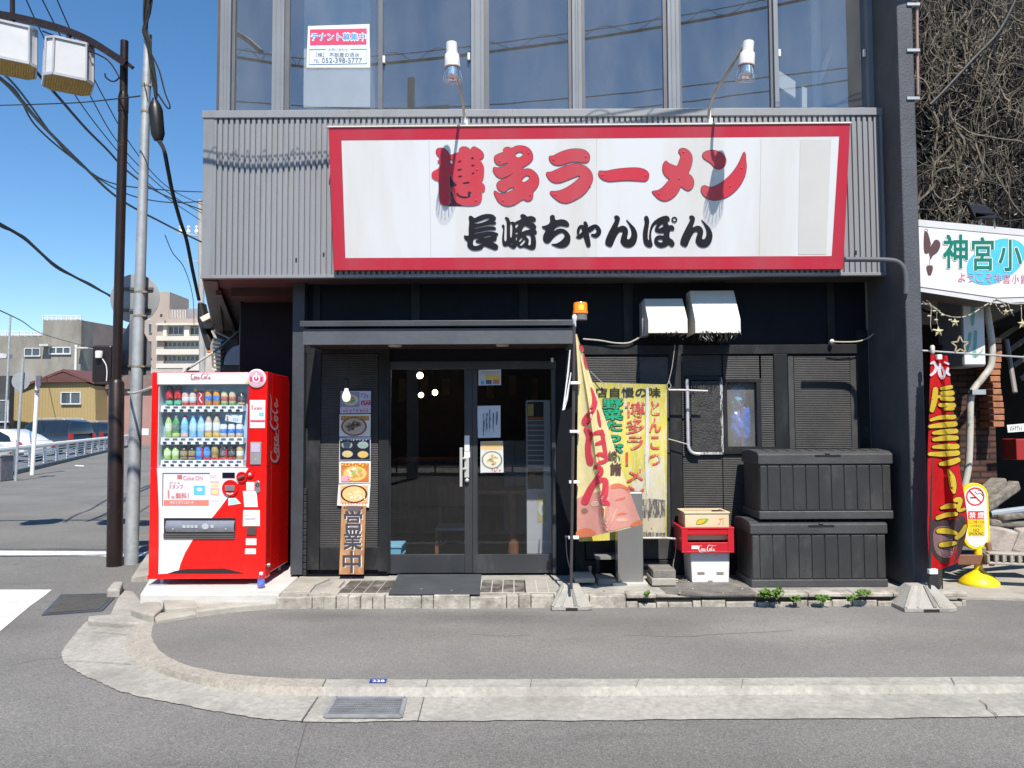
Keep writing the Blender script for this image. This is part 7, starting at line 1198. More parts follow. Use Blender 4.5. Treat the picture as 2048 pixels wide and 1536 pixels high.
mb = MB(); AR = catmull([(252, 128), (222, 108), (180, 82), (130, 61), (70, 44), (0, 30), (-80, 24), (-200, 22), (-330, 34), (-440, 62)], 4); AP = [at_y(x, y, pb_.y - .12) for x, y in AR]
for a, b in zip(AP, AP[1:]): mb.bar(a, b + (b - a) * .02, .06, .075)
for x, y0, y1 in ((25, -20, 64), (138, 62, 96)): mb.tube([at_y(x, y0, pb_.y - .12), at_y(x, y1, pb_.y - .12)], .026, 10)
mb.tube([at_y(-190, -30, pb_.y - .12), at_y(-190, 64, pb_.y - .12)], .026, 10); mb.tube([at_y(x, y, pb_.y - .15) for x, y in catmull([(85, 62), (130, 80), (180, 102), (215, 120), (236, 150), (236, 158), (225, 163), (212, 155), (210, 147)], 4)], .009, 6); mb.bar(at_y(236, 112, pb_.y - .1), at_y(266, 136, pb_.y - .1), .03, .04)
mb.build('arm', BROWN_STEEL, lp)
LAN = pm('lantern_milky_panel', (.58, .59, .60), .35, var=.06, scale=4); LFR = pm('lantern_frame', (.46, .46, .47), .4, .3); LGR = pm('lantern_amber_grid', (.62, .46, .16), .5, var=.2, scale=30)
def lantern(px, py, parent):
    c = at_y(px, py, pb_.y - .05); w_, h_ = .235, .42; A_ = R(33)
    M = Matrix.Translation(c) @ Matrix.Rotation(A_, 4, 'Z'); cut = .075
    def oc(k, z): return [M @ Vector((x * k, y * k, z)) for x, y in ((-w_, -w_ + cut), (-w_ + cut, -w_), (w_ - cut, -w_), (w_, -w_ + cut), (w_, w_ - cut), (w_ - cut, w_), (-w_ + cut, w_), (-w_, w_ - cut))]
    T_, B_ = oc(.97, 0), oc(1, -h_); mb = MB(); mb.faces(T_ + B_, [(0, 1, 2, 3, 4, 5, 6, 7)] + [(i, i + 8, (i + 1) % 8 + 8, (i + 1) % 8) for i in range(8)]); o = mb.build('lantern', LAN, parent, recalc=True)
    mb = MB(); T2_, B2_ = oc(1.0, .0), oc(1.03, -h_)
    for i in range(8): mb.bar(T2_[i], B2_[i], .02, .02); mb.bar(T2_[i], T2_[(i + 1) % 8], .02, .026); mb.bar(B2_[i], B2_[(i + 1) % 8], .02, .03)
    mb.build('lantern_frame', LFR, o); mb = MB()
    for i in range(-8, 9):
        t = i / 9 * w_; lim = w_ * .97 - max(0, abs(t) - (w_ - cut)); mb.bar(M @ Vector((t, -lim, -h_ - .004)), M @ Vector((t, lim, -h_ - .004)), .007, .02); mb.bar(M @ Vector((-lim, t, -h_ - .006)), M @ Vector((lim, t, -h_ - .006)), .007, .02)
    mb.build('lantern_grid', LGR, o); mb = MB(); mb.faces([p + Vector((0, 0, .05)) for p in oc(.96, -h_)], [(0, 1, 2, 3, 4, 5, 6, 7)]); mb.build('lantern_reflector', pm('amber_reflector', (.8, .6, .22), .4), o)
for q in ((138, 97), (25, 64), (-190, 66)): lantern(*q, lp)
mb = MB(); a = at_y(190, 765, pb_.y + .1); mb.box(a.x, a.x + .22, pb_.y + .02, pb_.y + .2, a.z, at_y(190, 692, pb_.y + .1).z); mb.build('switch_box', pm('black_brown_box', (.015, .009, .009), .4), lp, bevel=.02); mb = MB(); mb.lathe([(.038, 0), (.04, .01), (.04, .07), (.036, .08)], at_y(198, 716, pb_.y), 16); mb.build('light_sensor', WHITE_PL, lp, smooth=True); mb = MB(); mb.tube([at_y(x, y, pb_.y - .02) for x, y in catmull([(205, 718), (212, 730), (214, 745), (213, 762)], 4)], .006, 6); mb.build('sensor_cable', WHITE_PL, lp)
# ---- galvanised pole with the cable bundle and road signs
gp0 = at_z(262, 1128, ZR); gY = gp0.y; gp = thing('utility_pole', 'slim galvanised steel pole carrying black cables beside the brown lamp post', 'pole', gp0); mb = MB(); gt = at_y(296, 70, gY); mb.tube([gp0, gt], [.076, .044], 18); mb.build('pole', GALV, gp, smooth=True)
mb = MB()
for t in (.42, .53, .62, .7, .79, .87): p = gp0.lerp(gt, t); mb.lathe([(.006, -.07 + .02 * t), (.006, 0)], p + Vector((.0, -.0, 0)), 6, (0, -1, 0))
for t in (.46, .505, .365, .85, .9): p = gp0.lerp(gt, t); mb.lathe([(.078 - .03 * t, -.012), (.078 - .03 * t, .012)], p, 16); mb.bar(p + Vector((.05, -.03, 0)), p + Vector((.10, -.03, 0)), .02, .02)
mb.build('bands', pm('rusty_band', (.28, .22, .15), .6, .3, var=.3, scale=20), gp)
mb = MB(); rs = random.Random(2)
for k in range(8):
    o_ = [rs.uniform(-9, 9) for _ in range(4)]; mb.tube([at_y(x, y, gY - .07 - .01 * k) for x, y in catmull([(298 + o_[0], -30), (293 + o_[1] * .7, 25), (291 + o_[2] * .5, 60), (297 + o_[3] * .3, 85), (302 + o_[0] * .4, 125), (308 + o_[1] * .4, 165), (312, 195)], 5)], .019 if k < 4 else .008, 6)
for q in ([(296, 70), (300, 100), (318, 140), (330, 185), (340, 212), (334, 215), (316, 188)],): mb.tube([at_y(x, y, gY - .08) for x, y in catmull(q, 6)], .010, 6)
mb.tube([at_y(x, y, gY - .07) for x, y in ((288, 165), (294, 190))], .006, 6); mb.build('cable_bundle', RUBBER, gp)
mb = MB(); c0, c1 = at_y(309, 196, gY - .1), at_y(317, 282, gY - .1); ax = (c1 - c0); h_ = ax.length; mb.lathe([(.02, 0), (.06, .08), (.078, .14), (.075, h_ - .08), (.05, h_ - .01), (.02, h_)], c0, 16, ax); mb.build('cable_closure', pm('black_closure', (.014, .014, .015), .4), gp, smooth=True)
rsn = thing('road_sign', 'round road sign seen from behind on the galvanised pole', 'road sign', at_y(270, 597, gY + .12)); c = at_y(270, 597, gY + .14); mb = MB(); mb.lathe([(.28, -.004), (.288, .0), (.288, .006), (.28, .008)], c, 40, (0, -1, 0)); mb.build('disc', pm('grey_sign_back', (.33, .33, .33), .5, .3, var=.06), rsn, smooth=True)
mb = MB(); mb.bar(c + Vector((-.2, -.02, .11)), c + Vector((.22, -.02, .11)), .02, .03); mb.bar(c + Vector((-.2, -.02, -.14)), c + Vector((.2, -.02, -.14)), .02, .03); mb.build('clamps', pm('dark_clamp', (.1, .1, .1), .5), rsn)
rs2 = thing('road_sign', 'pentagonal road sign seen from behind, lower on the galvanised pole', 'road sign', at_y(268, 700, gY + .14)); mb = MB(); mb.prism([at_y(x, y, gY + .13) for x, y in [(268, 628), (302, 692), (301, 750), (236, 750), (234, 692)]], (0, .006, 0)); mb.build('plate', pm('grey_sign_back_dark', (.2, .2, .21), .5, .3), rs2, recalc=True); mb = MB(); mb.bar(at_y(240, 732, gY + .11), at_y(302, 732, gY + .11), .02, .025); mb.build('clamps', pm('dark_clamp', (.1, .1, .1), .5), rs2)
mb = MB(); mb.tube([at_y(x, y, Y) for x, y, Y in catmull([(256, 785, gY), (270, 786, 8.3), (290, 780, 7.9), (306, 774, 7.6), (330, 765, 7.7), (345, 758, 8.0), (400, 722, 8.6), (440, 695, 9.0), (478, 662, 9.4)], 5)], .013, 7); tag(mb.build('power_cable', pm('pale_cable', (.52, .5, .46), .5), smooth=True), 'pale cable from the lamp post over the vending machine to the building side', 'cable')
# ---- clutter on the building's side wall
ju = thing('junction_box', 'black cable box with tilted white cover on the building side above the street', 'junction box', at_y(408, 630, 10.6)); Yj = 10.6
mb = MB(); mb.prism([at_y(x, y, Yj) for x, y in [(394, 606), (402, 603), (408, 630), (410, 655), (428, 695), (412, 700), (400, 662), (394, 640)]], (0, .2, 0)); mb.build('box', pm('black_box', (.02, .019, .018), .5), ju, bevel=.02, recalc=True); mb = MB(); mb.prism([at_y(x, y, Yj - .12) for x, y in [(399, 635), (420, 624), (425, 634), (405, 644)]], (0, .25, .02)); mb.build('cover', WHITE_SHEET, ju, bevel=.005, recalc=True); mb = MB(); mb.prism([at_y(x, y, Yj - .02) for x, y in [(405, 645), (427, 634), (430, 650), (420, 656), (406, 657)]], (0, .25, 0)); mb.build('side_panel', pm('brown_grey_panel', (.24, .2, .17), .6), ju, recalc=True)
mb = MB(); mb.ball(at_y(431, 661, Yj - .3), .02, 10); mb.build('lamp_head', WHITE_PL, ju, smooth=True); mb = MB(); mb.tube([at_y(431, 663, Yj - .28), at_y(462, 678, Yj - .4)], .014, 8); mb.tube([at_y(x, y, Yj - .3) for x, y in catmull([(430, 676), (424, 690), (424, 705), (428, 718)], 4)], .02, 8); mb.build('conduit', pm('grey_conduit', (.3, .29, .28), .5), ju, smooth=True)
ac = thing('louvre_unit', 'stack of white louvres on the side wall behind the vending machine', 'air conditioner', at_y(440, 740, 10.2)); Ya = 10.2; mb = MB()
for k in range(9): mb.bar(at_y(431, 681 + k * 8, Ya), at_y(445, 684 + k * 8, Ya), .12, .03, (0, -.5, 1))
mb.build('louvres', WHITE_SHEET, ac); mb = MB(); mb.pbox(434, 676, 476, 756, Ya + .04, Ya + .4); mb.build('case', pm('dark_case', (.035, .036, .04), .5), ac, bevel=.01); mb = MB(); mb.prism([at_y(x, y, Ya - .1) for x, y in [(411, 706), (422, 706), (424, 735), (430, 741), (430, 752), (411, 752)]], (0, .2, 0)); mb.build('side_cover', pm('pale_side_cover', (.5, .47, .44), .5), ac, bevel=.008, recalc=True)
hd = thing('round_hood', 'blue grey rounded vent hood on the side wall behind the vending machine', 'vent hood', at_y(462, 730, 9.2)); mb = MB(); mb.prism([at_y(x, y, 9.0) for x, y in [(446, 730), (449, 715), (456, 702), (466, 693), (482, 688), (490, 688), (490, 730)]], (0, .35, 0)); mb.build('shell', pm('blue_grey_hood', (.22, .25, .32), .45), hd, bevel=.015, recalc=True); mb = MB(); mb.pbox(446, 731, 490, 752, 9.02, 9.3); mb.build('mouth', ink((.03, .03, .03)), hd)
ol = thing('orange_lamp', 'tiny orange lamp on a pale post beyond the junction box', 'lamp', at_y(418, 745, 11.5)); mb = MB(); mb.ball(at_y(418, 698, 11.5), .035, 8); mb.ball(at_y(419, 704, 11.5), .03, 8); mb.build('lamp', pm('orange_plastic', (.7, .16, .02), .4), ol, smooth=True); mb = MB(); mb.pbox(411, 707, 424, 760, 11.5, 11.7); mb.build('post', WHITE_SHEET, ol)
# ---- white guard rail along the far side of the side street
gr = thing('guard_rail', 'white pipe guard rail along the far edge of the side street', 'guard rail', at_z(0, 962, ZR)); RA, RB = at_z(-130, 985, ZR), at_z(300, 883, ZR); ra, rb_ = RA + Vector((0, 0, .85)), RB + Vector((0, 0, .85)); RWH = pm('white_rail_paint', (.78, .77, .75), .5, var=.08, scale=4)
mb = MB(); mb.tube([ra, rb_], .085, 8); mb.build('top_rail', RWH, gr); mb = MB()
for k in (.12, .23, .34, .45, .56, .67): mb.tube([RA + Vector((0, 0, k)), RB + Vector((0, 0, k))], .024, 5)
mb.build('rails', RWH, gr); n_ = 26
for k in range(n_ + 1): t = k / n_; p = RA.lerp(RB, t); mb = MB(); mb.tube([p, p + Vector((0, 0, .85))], .06, 8); mb.build('post', RWH, gr)
mb = MB(); mb.bar(RA + Vector((0, 0, .04)), RB + Vector((0, 0, .04)), .25, .1); struct(mb.build('kerb', CONC_DARK))
ut = thing('utility_cabinet', 'grey purple cabinet at the left edge beside the guard rail', 'cabinet', at_z(5, 958, ZR)); mb = MB(); p = at_z(14, 962, ZR); mb.box(p.x - .6, p.x + .0, p.y - .3, p.y + .3, ZR, ZR + .72); mb.build('case', pm('grey_purple_cabinet', (.18, .165, .18), .6, var=.3, scale=8), ut, bevel=.03); mb = MB(); mb.box(p.x - .62, p.x + .02, p.y - .32, p.y + .32, ZR + .72, ZR + .76); mb.build('cap', CONC2, ut)
def post(label, pxb, pyb, pxt, pyt, r, mat, nm='sign_post', z=ZR, dep=None):
    b = at_z(pxb, pyb, z) if dep is None else at_y(pxb, pyb, dep); t_ = at_y(pxt, pyt, b.y); t = thing(nm, label, 'post', b, 'thin posts by the guard rail'); mb = MB(); mb.tube([b, t_], r, 10); mb.build('pole', mat, t, smooth=True); return t, b, t_
post('tall thin grey post farthest left beyond the guard rail', 8, 905, 21, 630, .06, GALV)
t, b, tp = post('grey post with a round sign back, in front of the guard rail', 31, 962, 46, 718, .04, GALV); c = at_y(42, 762, b.y + .1); mb = MB(); mb.lathe([(.27, 0), (.27, .01)], c, 24, (0, -1, 0)); mb.build('round_sign', pm('grey_round_sign', (.3, .31, .33), .5), t)
t, b, tp = post('white post with a small plate, in front of the guard rail', 64, 950, 76, 752, .065, RWH); mb = MB(); mb.box(tp.x - .0, tp.x + .16, b.y - .12, b.y - .06, tp.z - .34, tp.z); mb.box(tp.x - .02, tp.x + .08, b.y - .12, b.y - .06, tp.z - .55, tp.z - .46); mb.build('plate', pm('purple_grey_plate', (.12, .11, .14), .6), t)
# ---- parked cars
def car(label, c, ang, L_, H_, W_, paint, kind, rearlamp=True):
    t = thing('parked_car', label, 'car', c, 'cars parked behind the guard rail'); M = Matrix.Translation(c) @ Matrix.Rotation(ang, 4, 'Z')   # local +x is the rear
    hw = W_ / 2
    if kind == 'hatch': low = [(-.5, .2), (-.5, .42), (-.46, .5), (-.28, .6), (.30, .62), (.46, .64), (.5, .56), (.5, .2)]; cab = [(-.29, .59), (-.12, .93), (.02, 1), (.18, .985), (.36, .80), (.45, .64)]; win = [(-.22, .63), (-.10, .90), (.02, .955), (.15, .94), (.30, .78), (.33, .66)]
    else: low = [(-.5, .18), (-.5, .46), (-.45, .54), (-.27, .58), (.48, .58), (.5, .5), (.5, .18)]; cab = [(-.28, .57), (-.16, .93), (-.05, 1), (.40, 1), (.47, .93), (.495, .57)]; win = [(-.21, .60), (-.13, .90), (-.04, .94), (.38, .94), (.43, .90), (.46, .60)]
    def sect(pts, w0, w1):
        zs0 = min(z for _, z in pts); zs1 = max(z for _, z in pts); n = len(pts); wz = [w0 + (w1 - w0) * (z - zs0) / (zs1 - zs0) for _, z in pts]
        return [M @ Vector((x * L_, -w_, z * H_)) for (x, z), w_ in zip(pts, wz)] + [M @ Vector((x * L_, w_, z * H_)) for (x, z), w_ in zip(pts, wz)], [tuple(range(n)), tuple(range(2 * n - 1, n - 1, -1))] + [(i, i + n, (i + 1) % n + n, (i + 1) % n) for i in range(n)]
    mb = MB(); mb.faces(*sect(low, hw * .97, hw)); mb.faces(*sect(cab, hw * .97, hw * .76)); mb.build('body', paint, t, bevel=.06, recalc=True, smooth=True)
    mb = MB(); mb.box(-.495 * L_, .497 * L_, -hw - .006, hw + .006, .17 * H_, .30 * H_, M); mb.build('shade_band', pm('dark_shade_band', (.03, .03, .032), .6), t, bevel=.03)  # dark band added for the shade low on the car body
    GW = pm('car_window', (.012, .016, .022), .06, spec=.9); zs0, zs1 = cab[0][1], 1
    for s_ in (-1, 1):
        split = [(-.24, .11), (.13, .48)] if kind != 'hatch' else [(-.24, .06), (.08, .36)]
        for a, b in split:
            def cl(x):
                zlo = win[0][1] + .0; zz = [(win[i][0], win[i][1]) for i in range(len(win))]
                for i in range(len(zz) - 1):
                    if zz[i][0] <= x <= zz[i + 1][0]: f = (x - zz[i][0]) / (zz[i + 1][0] - zz[i][0] + 1e-6); return zz[i][1] * (1 - f) + zz[i + 1][1] * f
                return zlo
            xs = [max(a, win[0][0]) + (min(b, win[-1][0]) - max(a, win[0][0])) * k / 10 for k in range(11)]; up_ = [(x, cl(x)) for x in xs]; lo_ = [(x, win[0][1]) for x in xs]; V_ = []
            for x, z in up_ + lo_: w_ = hw * .97 + (hw * .76 - hw * .97) * (z - zs0) / (zs1 - zs0) + .012; V_.append(M @ Vector((x * L_, s_ * w_, z * H_)))
            mb = MB(); mb.faces(V_, [(i, i + 1, i + 12, i + 11) for i in range(10)]); mb.build('window', GW, t)
    for x in (-.31, .30):
        for s_ in (-1, 1):
            o = M @ Vector((x * L_, s_ * hw * .9, .31)); ax = (M.to_3x3() @ Vector((0, s_, 0))); mb = MB(); mb.lathe([(.2, -.1), (.31, -.1), (.325, -.06), (.325, .09), (.29, .11), (.19, .105)], o, 20, ax); wh = mb.build('wheel', RUBBER, t, smooth=True); mb = MB(); mb.lathe([(.19, .08), (.18, .1), (.05, .12), (.001, .12)], o, 16, ax); mb.build('rim', STEEL, wh, smooth=True)
    for s_ in (-1, 1):
        mb = MB(); q = [(.40, .66), (.47, .60), (.503, .50), (.503, .42), (.46, .52)] if kind == 'hatch' else [(.485, .62), (.5, .62), (.503, .38), (.488, .38)]
        V_ = [M @ Vector((x * L_, s_ * (hw + .012), z * H_)) for x, z in q]; V2 = [M @ Vector((x * L_ + .02, s_ * (hw - .25), z * H_)) for x, z in q]; mb.faces(V_ + V2, [tuple(range(len(q)))] + [(i, i + 1, i + 1 + len(q), i + len(q)) for i in range(len(q) - 1)]); mb.build('tail_light', pm('tail_light_red', (.35, .01, .02), .2), t)
    if kind == 'suv':
        for s_ in (-1, 1): mb = MB(); mb.tube([M @ Vector((x * L_, s_ * hw * .72, z * H_)) for x, z in ((-.1, 1.0), (-.08, 1.05), (.34, 1.05), (.37, 1.0))], .025, 6); mb.build('roof_rail', CHROME, t)
    return t
CWH = pm('car_white', (.72, .72, .72), .2, var=.02, coat=.8); CBK = pm('car_black', (.012, .016, .024), .18, var=.1, coat=1.0, spec=.8)
car('white hatchback with red tail lamp parked behind the guard rail', Vector((at_y(0, 921, 36).x, 36, ZR)), R(-14), 4.3, 1.48, 1.75, CWH, 'hatch')
car('white car at the left edge, nearest and cut by the photo edge', Vector((at_y(-110, 930, 29).x, 29, ZR)), R(-10), 4.2, 1.25, 1.7, CWH, 'hatch')
car('dark blue black estate car with roof rails, behind the white hatchback', Vector((at_y(98, 900, 46).x, 46, ZR)), R(-16), 4.75, 1.95, 1.85, CBK, 'suv'); car('black van parked beyond the dark estate car', Vector((at_y(178, 890, 56).x, 56, ZR)), R(-24), 4.4, 1.86, 1.8, CBK, 'suv')
for o in bpy.data.objects:
    if o.name.startswith('parked_car') and o.type == 'EMPTY': pass
# ---- buildings across the side street
def win(parent, x0, y0, x1, y1, Y, frame=None, rows=1, cols=2, depth=.12):
    fw = frame or pm('white_window_frame', (.6, .61, .62), .5); mb = MB(); m_ = (x1 - x0) * .04
    mb.pbox(x0, y0, x1, y0 + m_, Y - depth, Y + .01); mb.pbox(x0, y1 - m_ * 1.6, x1, y1, Y - depth * 1.6, Y + .01); mb.pbox(x0, y0 + m_, x0 + m_, y1 - m_ * 1.6, Y - depth, Y + .01); mb.pbox(x1 - m_, y0 + m_, x1, y1 - m_ * 1.6, Y - depth, Y + .01)
    for k in range(1, cols): x = x0 + (x1 - x0) * k / cols; mb.pbox(x - m_ * .6, y0 + m_, x + m_ * .6, y1 - m_ * 1.6, Y - depth, Y + .01)
    o = mb.build('window', fw, parent); mb = MB(); mb.pbox(x0 + m_, y0 + m_, x1 - m_, y1 - m_, Y - depth * .4, Y + .005); mb.build('pane', pm('far_window_pane', (.05, .07, .09), .12, spec=.8), o); return o
yh = thing('yellow_house', 'ochre yellow clad house with low dark red roof across the side street', 'house', at_y(110, 890, 66)); Yh = 66
mb = MB(); mb.prism([at_y(x, y, Yh) for x, y in [(24, 895), (192, 892), (190, 772), (124, 748), (56, 772), (27, 790)]], (0, 8, 0)); mb.build('wall', ribbed('ochre_siding', (.38, .285, .135), 4, 'X', .12, .06, .8), yh, recalc=True)
mb = MB(); a, b, c_ = at_y(42, 776, Yh - .3), at_y(126, 743, Yh - .3), at_y(188, 768, Yh - .3); mb.prism([a, b, b + Vector((0, 8, .2)), a + Vector((0, 8, .2))], (0, 0, .2)); mb.prism([b, c_, c_ + Vector((0, 8, .2)), b + Vector((0, 8, .2))], (0, 0, .2)); mb.build('roof', pm('dark_red_roof', (.13, .05, .042), .6, var=.15), yh, recalc=True); mb = MB(); mb.prism([at_y(x, y, Yh - .32) for x, y in [(70, 765), (126, 745), (176, 764)]], (0, .2, 0)); mb.build('gable', pm('dark_red_gable', (.11, .045, .04), .6), yh, recalc=True)
win(yh, 121, 784, 161, 809, Yh)
cb = thing('concrete_building', 'grey stained concrete building with rooftop railing behind the yellow house', 'building', at_y(80, 890, 92)); Yc = 92
CG = pm('stained_grey_concrete', (.24, .225, .20), .85, var=.25, scale=.35, stain=(.13, .12, .105), stain_amt=.4, stain_scale=.25, stretch=(1, 1, .4)); mb = MB(); mb.pbox(-180, 672, 88, 900, Yc, Yc + 12); mb.pbox(83, 640, 160, 900, Yc - .6, Yc + 10); mb.build('wall', CG, cb); mb = MB(); q = [at_y(160, 640, Yc - .58), at_y(182, 690, Yc + 8)]; mb.prism([(at_y(160, 640, Yc).x, Yc - .5, 0), (at_y(183, 640, Yc).x, Yc + 6, 0), (at_y(183, 640, Yc).x, Yc + 9, 0), (at_y(158, 640, Yc).x, Yc + 9, 0)], (0, 0, zy(640, Yc, 170))); mb.build('side_wing', pm('brown_side', (.2, .165, .15), .8, var=.2, scale=.5), cb, recalc=True)
mb = MB()
for y in (631, 636): mb.bar(at_y(86, y, Yc - .6), at_y(163, y + 1, Yc - .6), .12, .12)
for k in range(9): mb.bar(at_y(86 + k * 9.5, 631, Yc - .6), at_y(86 + k * 9.5, 641, Yc - .6), .1, .1)
for y in (663, 669): mb.bar(at_y(-60, y - 2, Yc), at_y(84, y + 1, Yc), .14, .14)
for k in range(10): mb.bar(at_y(-40 + k * 13, 663, Yc), at_y(-40 + k * 13, 673, Yc), .1, .1)
mb.build('roof_railing', pm('white_roof_rail', (.62, .62, .64), .6), cb); win(cb, 48, 696, 80, 713, Yc); win(cb, 97, 694, 141, 709, Yc - .6, None, 1, 3); mb = MB(); mb.pbox(78, 688, 96, 692, Yc - 1.6, Yc); mb.pbox(150, 694, 176, 697, Yc - 1.8, Yc - .6); mb.build('awning', pm('pale_awning', (.5, .5, .48), .6), cb); mb = MB(); mb.tube([at_y(152, 690, Yc - .8), at_y(151, 740, Yc - .8)], .12, 6); mb.build('downpipe', WHITE_PL, cb)
ht = thing('office_block', 'tall beige block with banded windows and rooftop tower beyond the round road sign', 'building', at_y(350, 870, 150)); Yo = 150; BE = pm('beige_facade', (.36, .30, .26), .7, var=.06, scale=.2); CRM2 = pm('cream_band', (.60, .56, .50), .7, var=.05, scale=.3)
mb = MB(); mb.pbox(272, 640, 326, 900, Yo, Yo + 14); mb.pbox(300, 584, 339, 640, Yo + 1, Yo + 10); mb.prism([(at_y(339, 612, Yo + 1).x, Yo + 1.02, zy(640, Yo + 1)), (at_y(343.5, 612, Yo + 1).x, Yo + 9, zy(640, Yo + 1)), (at_y(343.5, 612, Yo + 1).x, Yo + 9, zy(584, Yo + 1)), (at_y(339, 612, Yo + 1).x, Yo + 1.02, zy(584, Yo + 1))], (-.01, 0, 0)); mb.pbox(326, 637, 432, 900, Yo + .8, Yo + 14); mb.build('wall', BE, ht)
mb = MB()
for y0, y1 in ((646, 650), (672, 681), (698, 709), (727, 736)): mb.pbox(312, y0, 400, y1, Yo - .8, Yo + .8)
mb.pbox(326, 650, 333, 672, Yo - .2, Yo + .8); mb.pbox(368, 651, 378, 672, Yo - .2, Yo + .8); mb.build('floor_band', CRM2, ht); win(ht, 337, 653, 367, 670, Yo + .8, CRM2, 1, 3, .2); win(ht, 380, 655, 399, 670, Yo + .8, CRM2, 1, 2, .2); win(ht, 327, 682, 399, 697, Yo + .8, pm('grey_glazing_bar', (.3, .31, .32), .5), 1, 8, .2); win(ht, 327, 710, 399, 726, Yo + .8, pm('grey_glazing_bar', (.3, .31, .32), .5), 1, 8, .2); win(ht, 297, 648, 303, 665, Yo, None, 1, 1, .2); win(ht, 297, 682, 303, 716, Yo, None, 1, 1, .2)
mb = MB()
for k in range(11): mb.pbox(338 + k * 3.2, 619, 339.6 + k * 3.2, 637, Yo + 1, Yo + 2)
mb.build('roof_louvres', pm('pale_louvre', (.6, .54, .5), .7), ht); mb = MB(); mb.pbox(374, 617, 400, 637, Yo + 3, Yo + 8); mb.build('plant_room', pm('grey_plant_room', (.27, .26, .28), .7), ht); mb = MB(); mb.pbox(320, 628, 324, 634, Yo - .1, Yo + .1); mb.build('vent', ink((.05, .05, .05)), ht)
ph = thing('pink_house', 'dull pink walled house behind the lamp post, right of the yellow house', 'house', at_y(250, 880, 68)); mb = MB(); mb.pbox(203, 776, 312, 900, 68, 76); mb.build('wall', pm('dull_pink_wall', (.34, .20, .175), .8, var=.1, scale=.5), ph); mb = MB(); a, b, c_ = at_y(198, 778, 67.6), at_y(268, 742, 67.6), at_y(330, 778, 67.6); mb.prism([a, b, c_], (0, 8, 0)); mb.build('roof', pm('brown_tile_roof', (.18, .125, .105), .7, var=.2, scale=2), ph, recalc=True)
wh_ = thing('white_shed', 'low pale flat roofed building below the office block', 'building', at_y(360, 860, 80)); mb = MB(); mb.pbox(285, 738, 440, 900, 80, 90); mb.build('wall', pm('pale_shed_wall', (.42, .41, .40), .7, var=.08), wh_); mb = MB(); mb.pbox(366, 733, 430, 741, 79, 80); mb.build('awning', CRM2, wh_)
dk = thing('dark_gap_house', 'dark narrow shed between the yellow and pink houses', 'shed', at_y(197, 890, 70)); mb = MB(); mb.pbox(184, 770, 206, 900, 70, 76); mb.build('wall', ink((.03, .03, .032)), dk); mb = MB(); mb.tube([at_y(190, 880, 69), at_y(190, 815, 69)], .12, 8); mb.build('vent_pipe', WHITE_PL, dk)
d2_ = thing('dark_house', 'dark house at the left edge beyond the parked cars', 'house', at_y(0, 890, 62)); mb = MB(); mb.pbox(-190, 752, 18, 900, 62, 62.6); mb.build('wall', pm('black_house_wall', (.05, .05, .052), .7, var=.3, scale=.6), d2_); mb = MB(); mb.prism([at_y(x, y, 61.5) for x, y in [(-200, 722), (-120, 690), (14, 708), (12, 716)]], (0, .7, 0)); mb.build('roof', pm('pale_eave', (.5, .5, .52), .6), d2_, recalc=True); win(d2_, -20, 800, 16, 845, 62)
ps = thing('parking_sign', 'small white and red board on the guard rail behind the lamp post', 'sign', at_y(284, 870, 58)); mb = MB(); mb.pbox(275, 857, 297, 870, 57, 57.1); mb.build('board', PAPER, ps); mb = MB(); mb.rect(276, 858, 282, 869, plane_y(57), .02); mb.build('red_mark', INK_R, ps)
pole2 = thing('power_pole', 'distant utility pole with insulator crossarms beside the shop fascia', 'utility pole', at_y(404, 880, 45)); mb = MB(); mb.tube([at_y(407, 890, 45), at_y(400, 400, 45)], [.2, .13], 12); mb.build('pole', pm('grey_concrete_pole', (.36, .35, .34), .8), pole2, smooth=True); mb = MB(); mb.bar(at_y(360, 467, 45), at_y(412, 473, 45), .1, .1); mb.bar(at_y(370, 520, 45), at_y(412, 525, 45), .08, .08); mb.build('crossarm', GALV, pole2); mb = MB()
for x in (361, 377, 393): mb.lathe([(.07, 0), (.12, .15), (.07, .3), (.12, .42), (.05, .5)], at_y(x, 469, 45), 8)
mb.build('insulators', WHITE_PL, pole2)
# ---- overhead cables
def wire(label, pts, r_, mat=RUBBER, extra=None):
    mb = MB(); mb.tube([at_y(*p) for p in catmull(pts, 8)], r_, 6)
    for q in extra or (): mb.tube([at_y(*p) for p in catmull(q, 8)], r_ * .6, 5)
    tag(mb.build('overhead_cable', mat, smooth=True), label, 'cable', 'overhead cables on the left')
TEAL = pm('teal_black_cable', (.02, .04, .04), .5)
wire('thick twisted cable from the lower lantern down to the shop fascia corner', [(-60, 120, 9), (10, 165, 10), (80, 245, 12), (160, 325, 15), (235, 395, 18), (330, 448, 21), (405, 485, 24)], .026, TEAL, [[(-60, 112, 9), (20, 160, 10), (120, 290, 14), (190, 352, 16.5), (260, 390, 19), (340, 405, 21), (410, 402, 23)], [(-60, 125, 9), (25, 175, 10.4), (70, 250, 12.2), (150, 320, 14.5), (220, 365, 17), (330, 380, 20), (410, 384, 23)]])
wire('second thick cable starting beside the lantern and falling to the lamp post', [(65, 135, 9.5), (115, 192, 10.5), (170, 255, 12), (215, 300, 13.5), (250, 338, 15), (300, 375, 18), (350, 400, 21), (405, 420, 24)], .019)
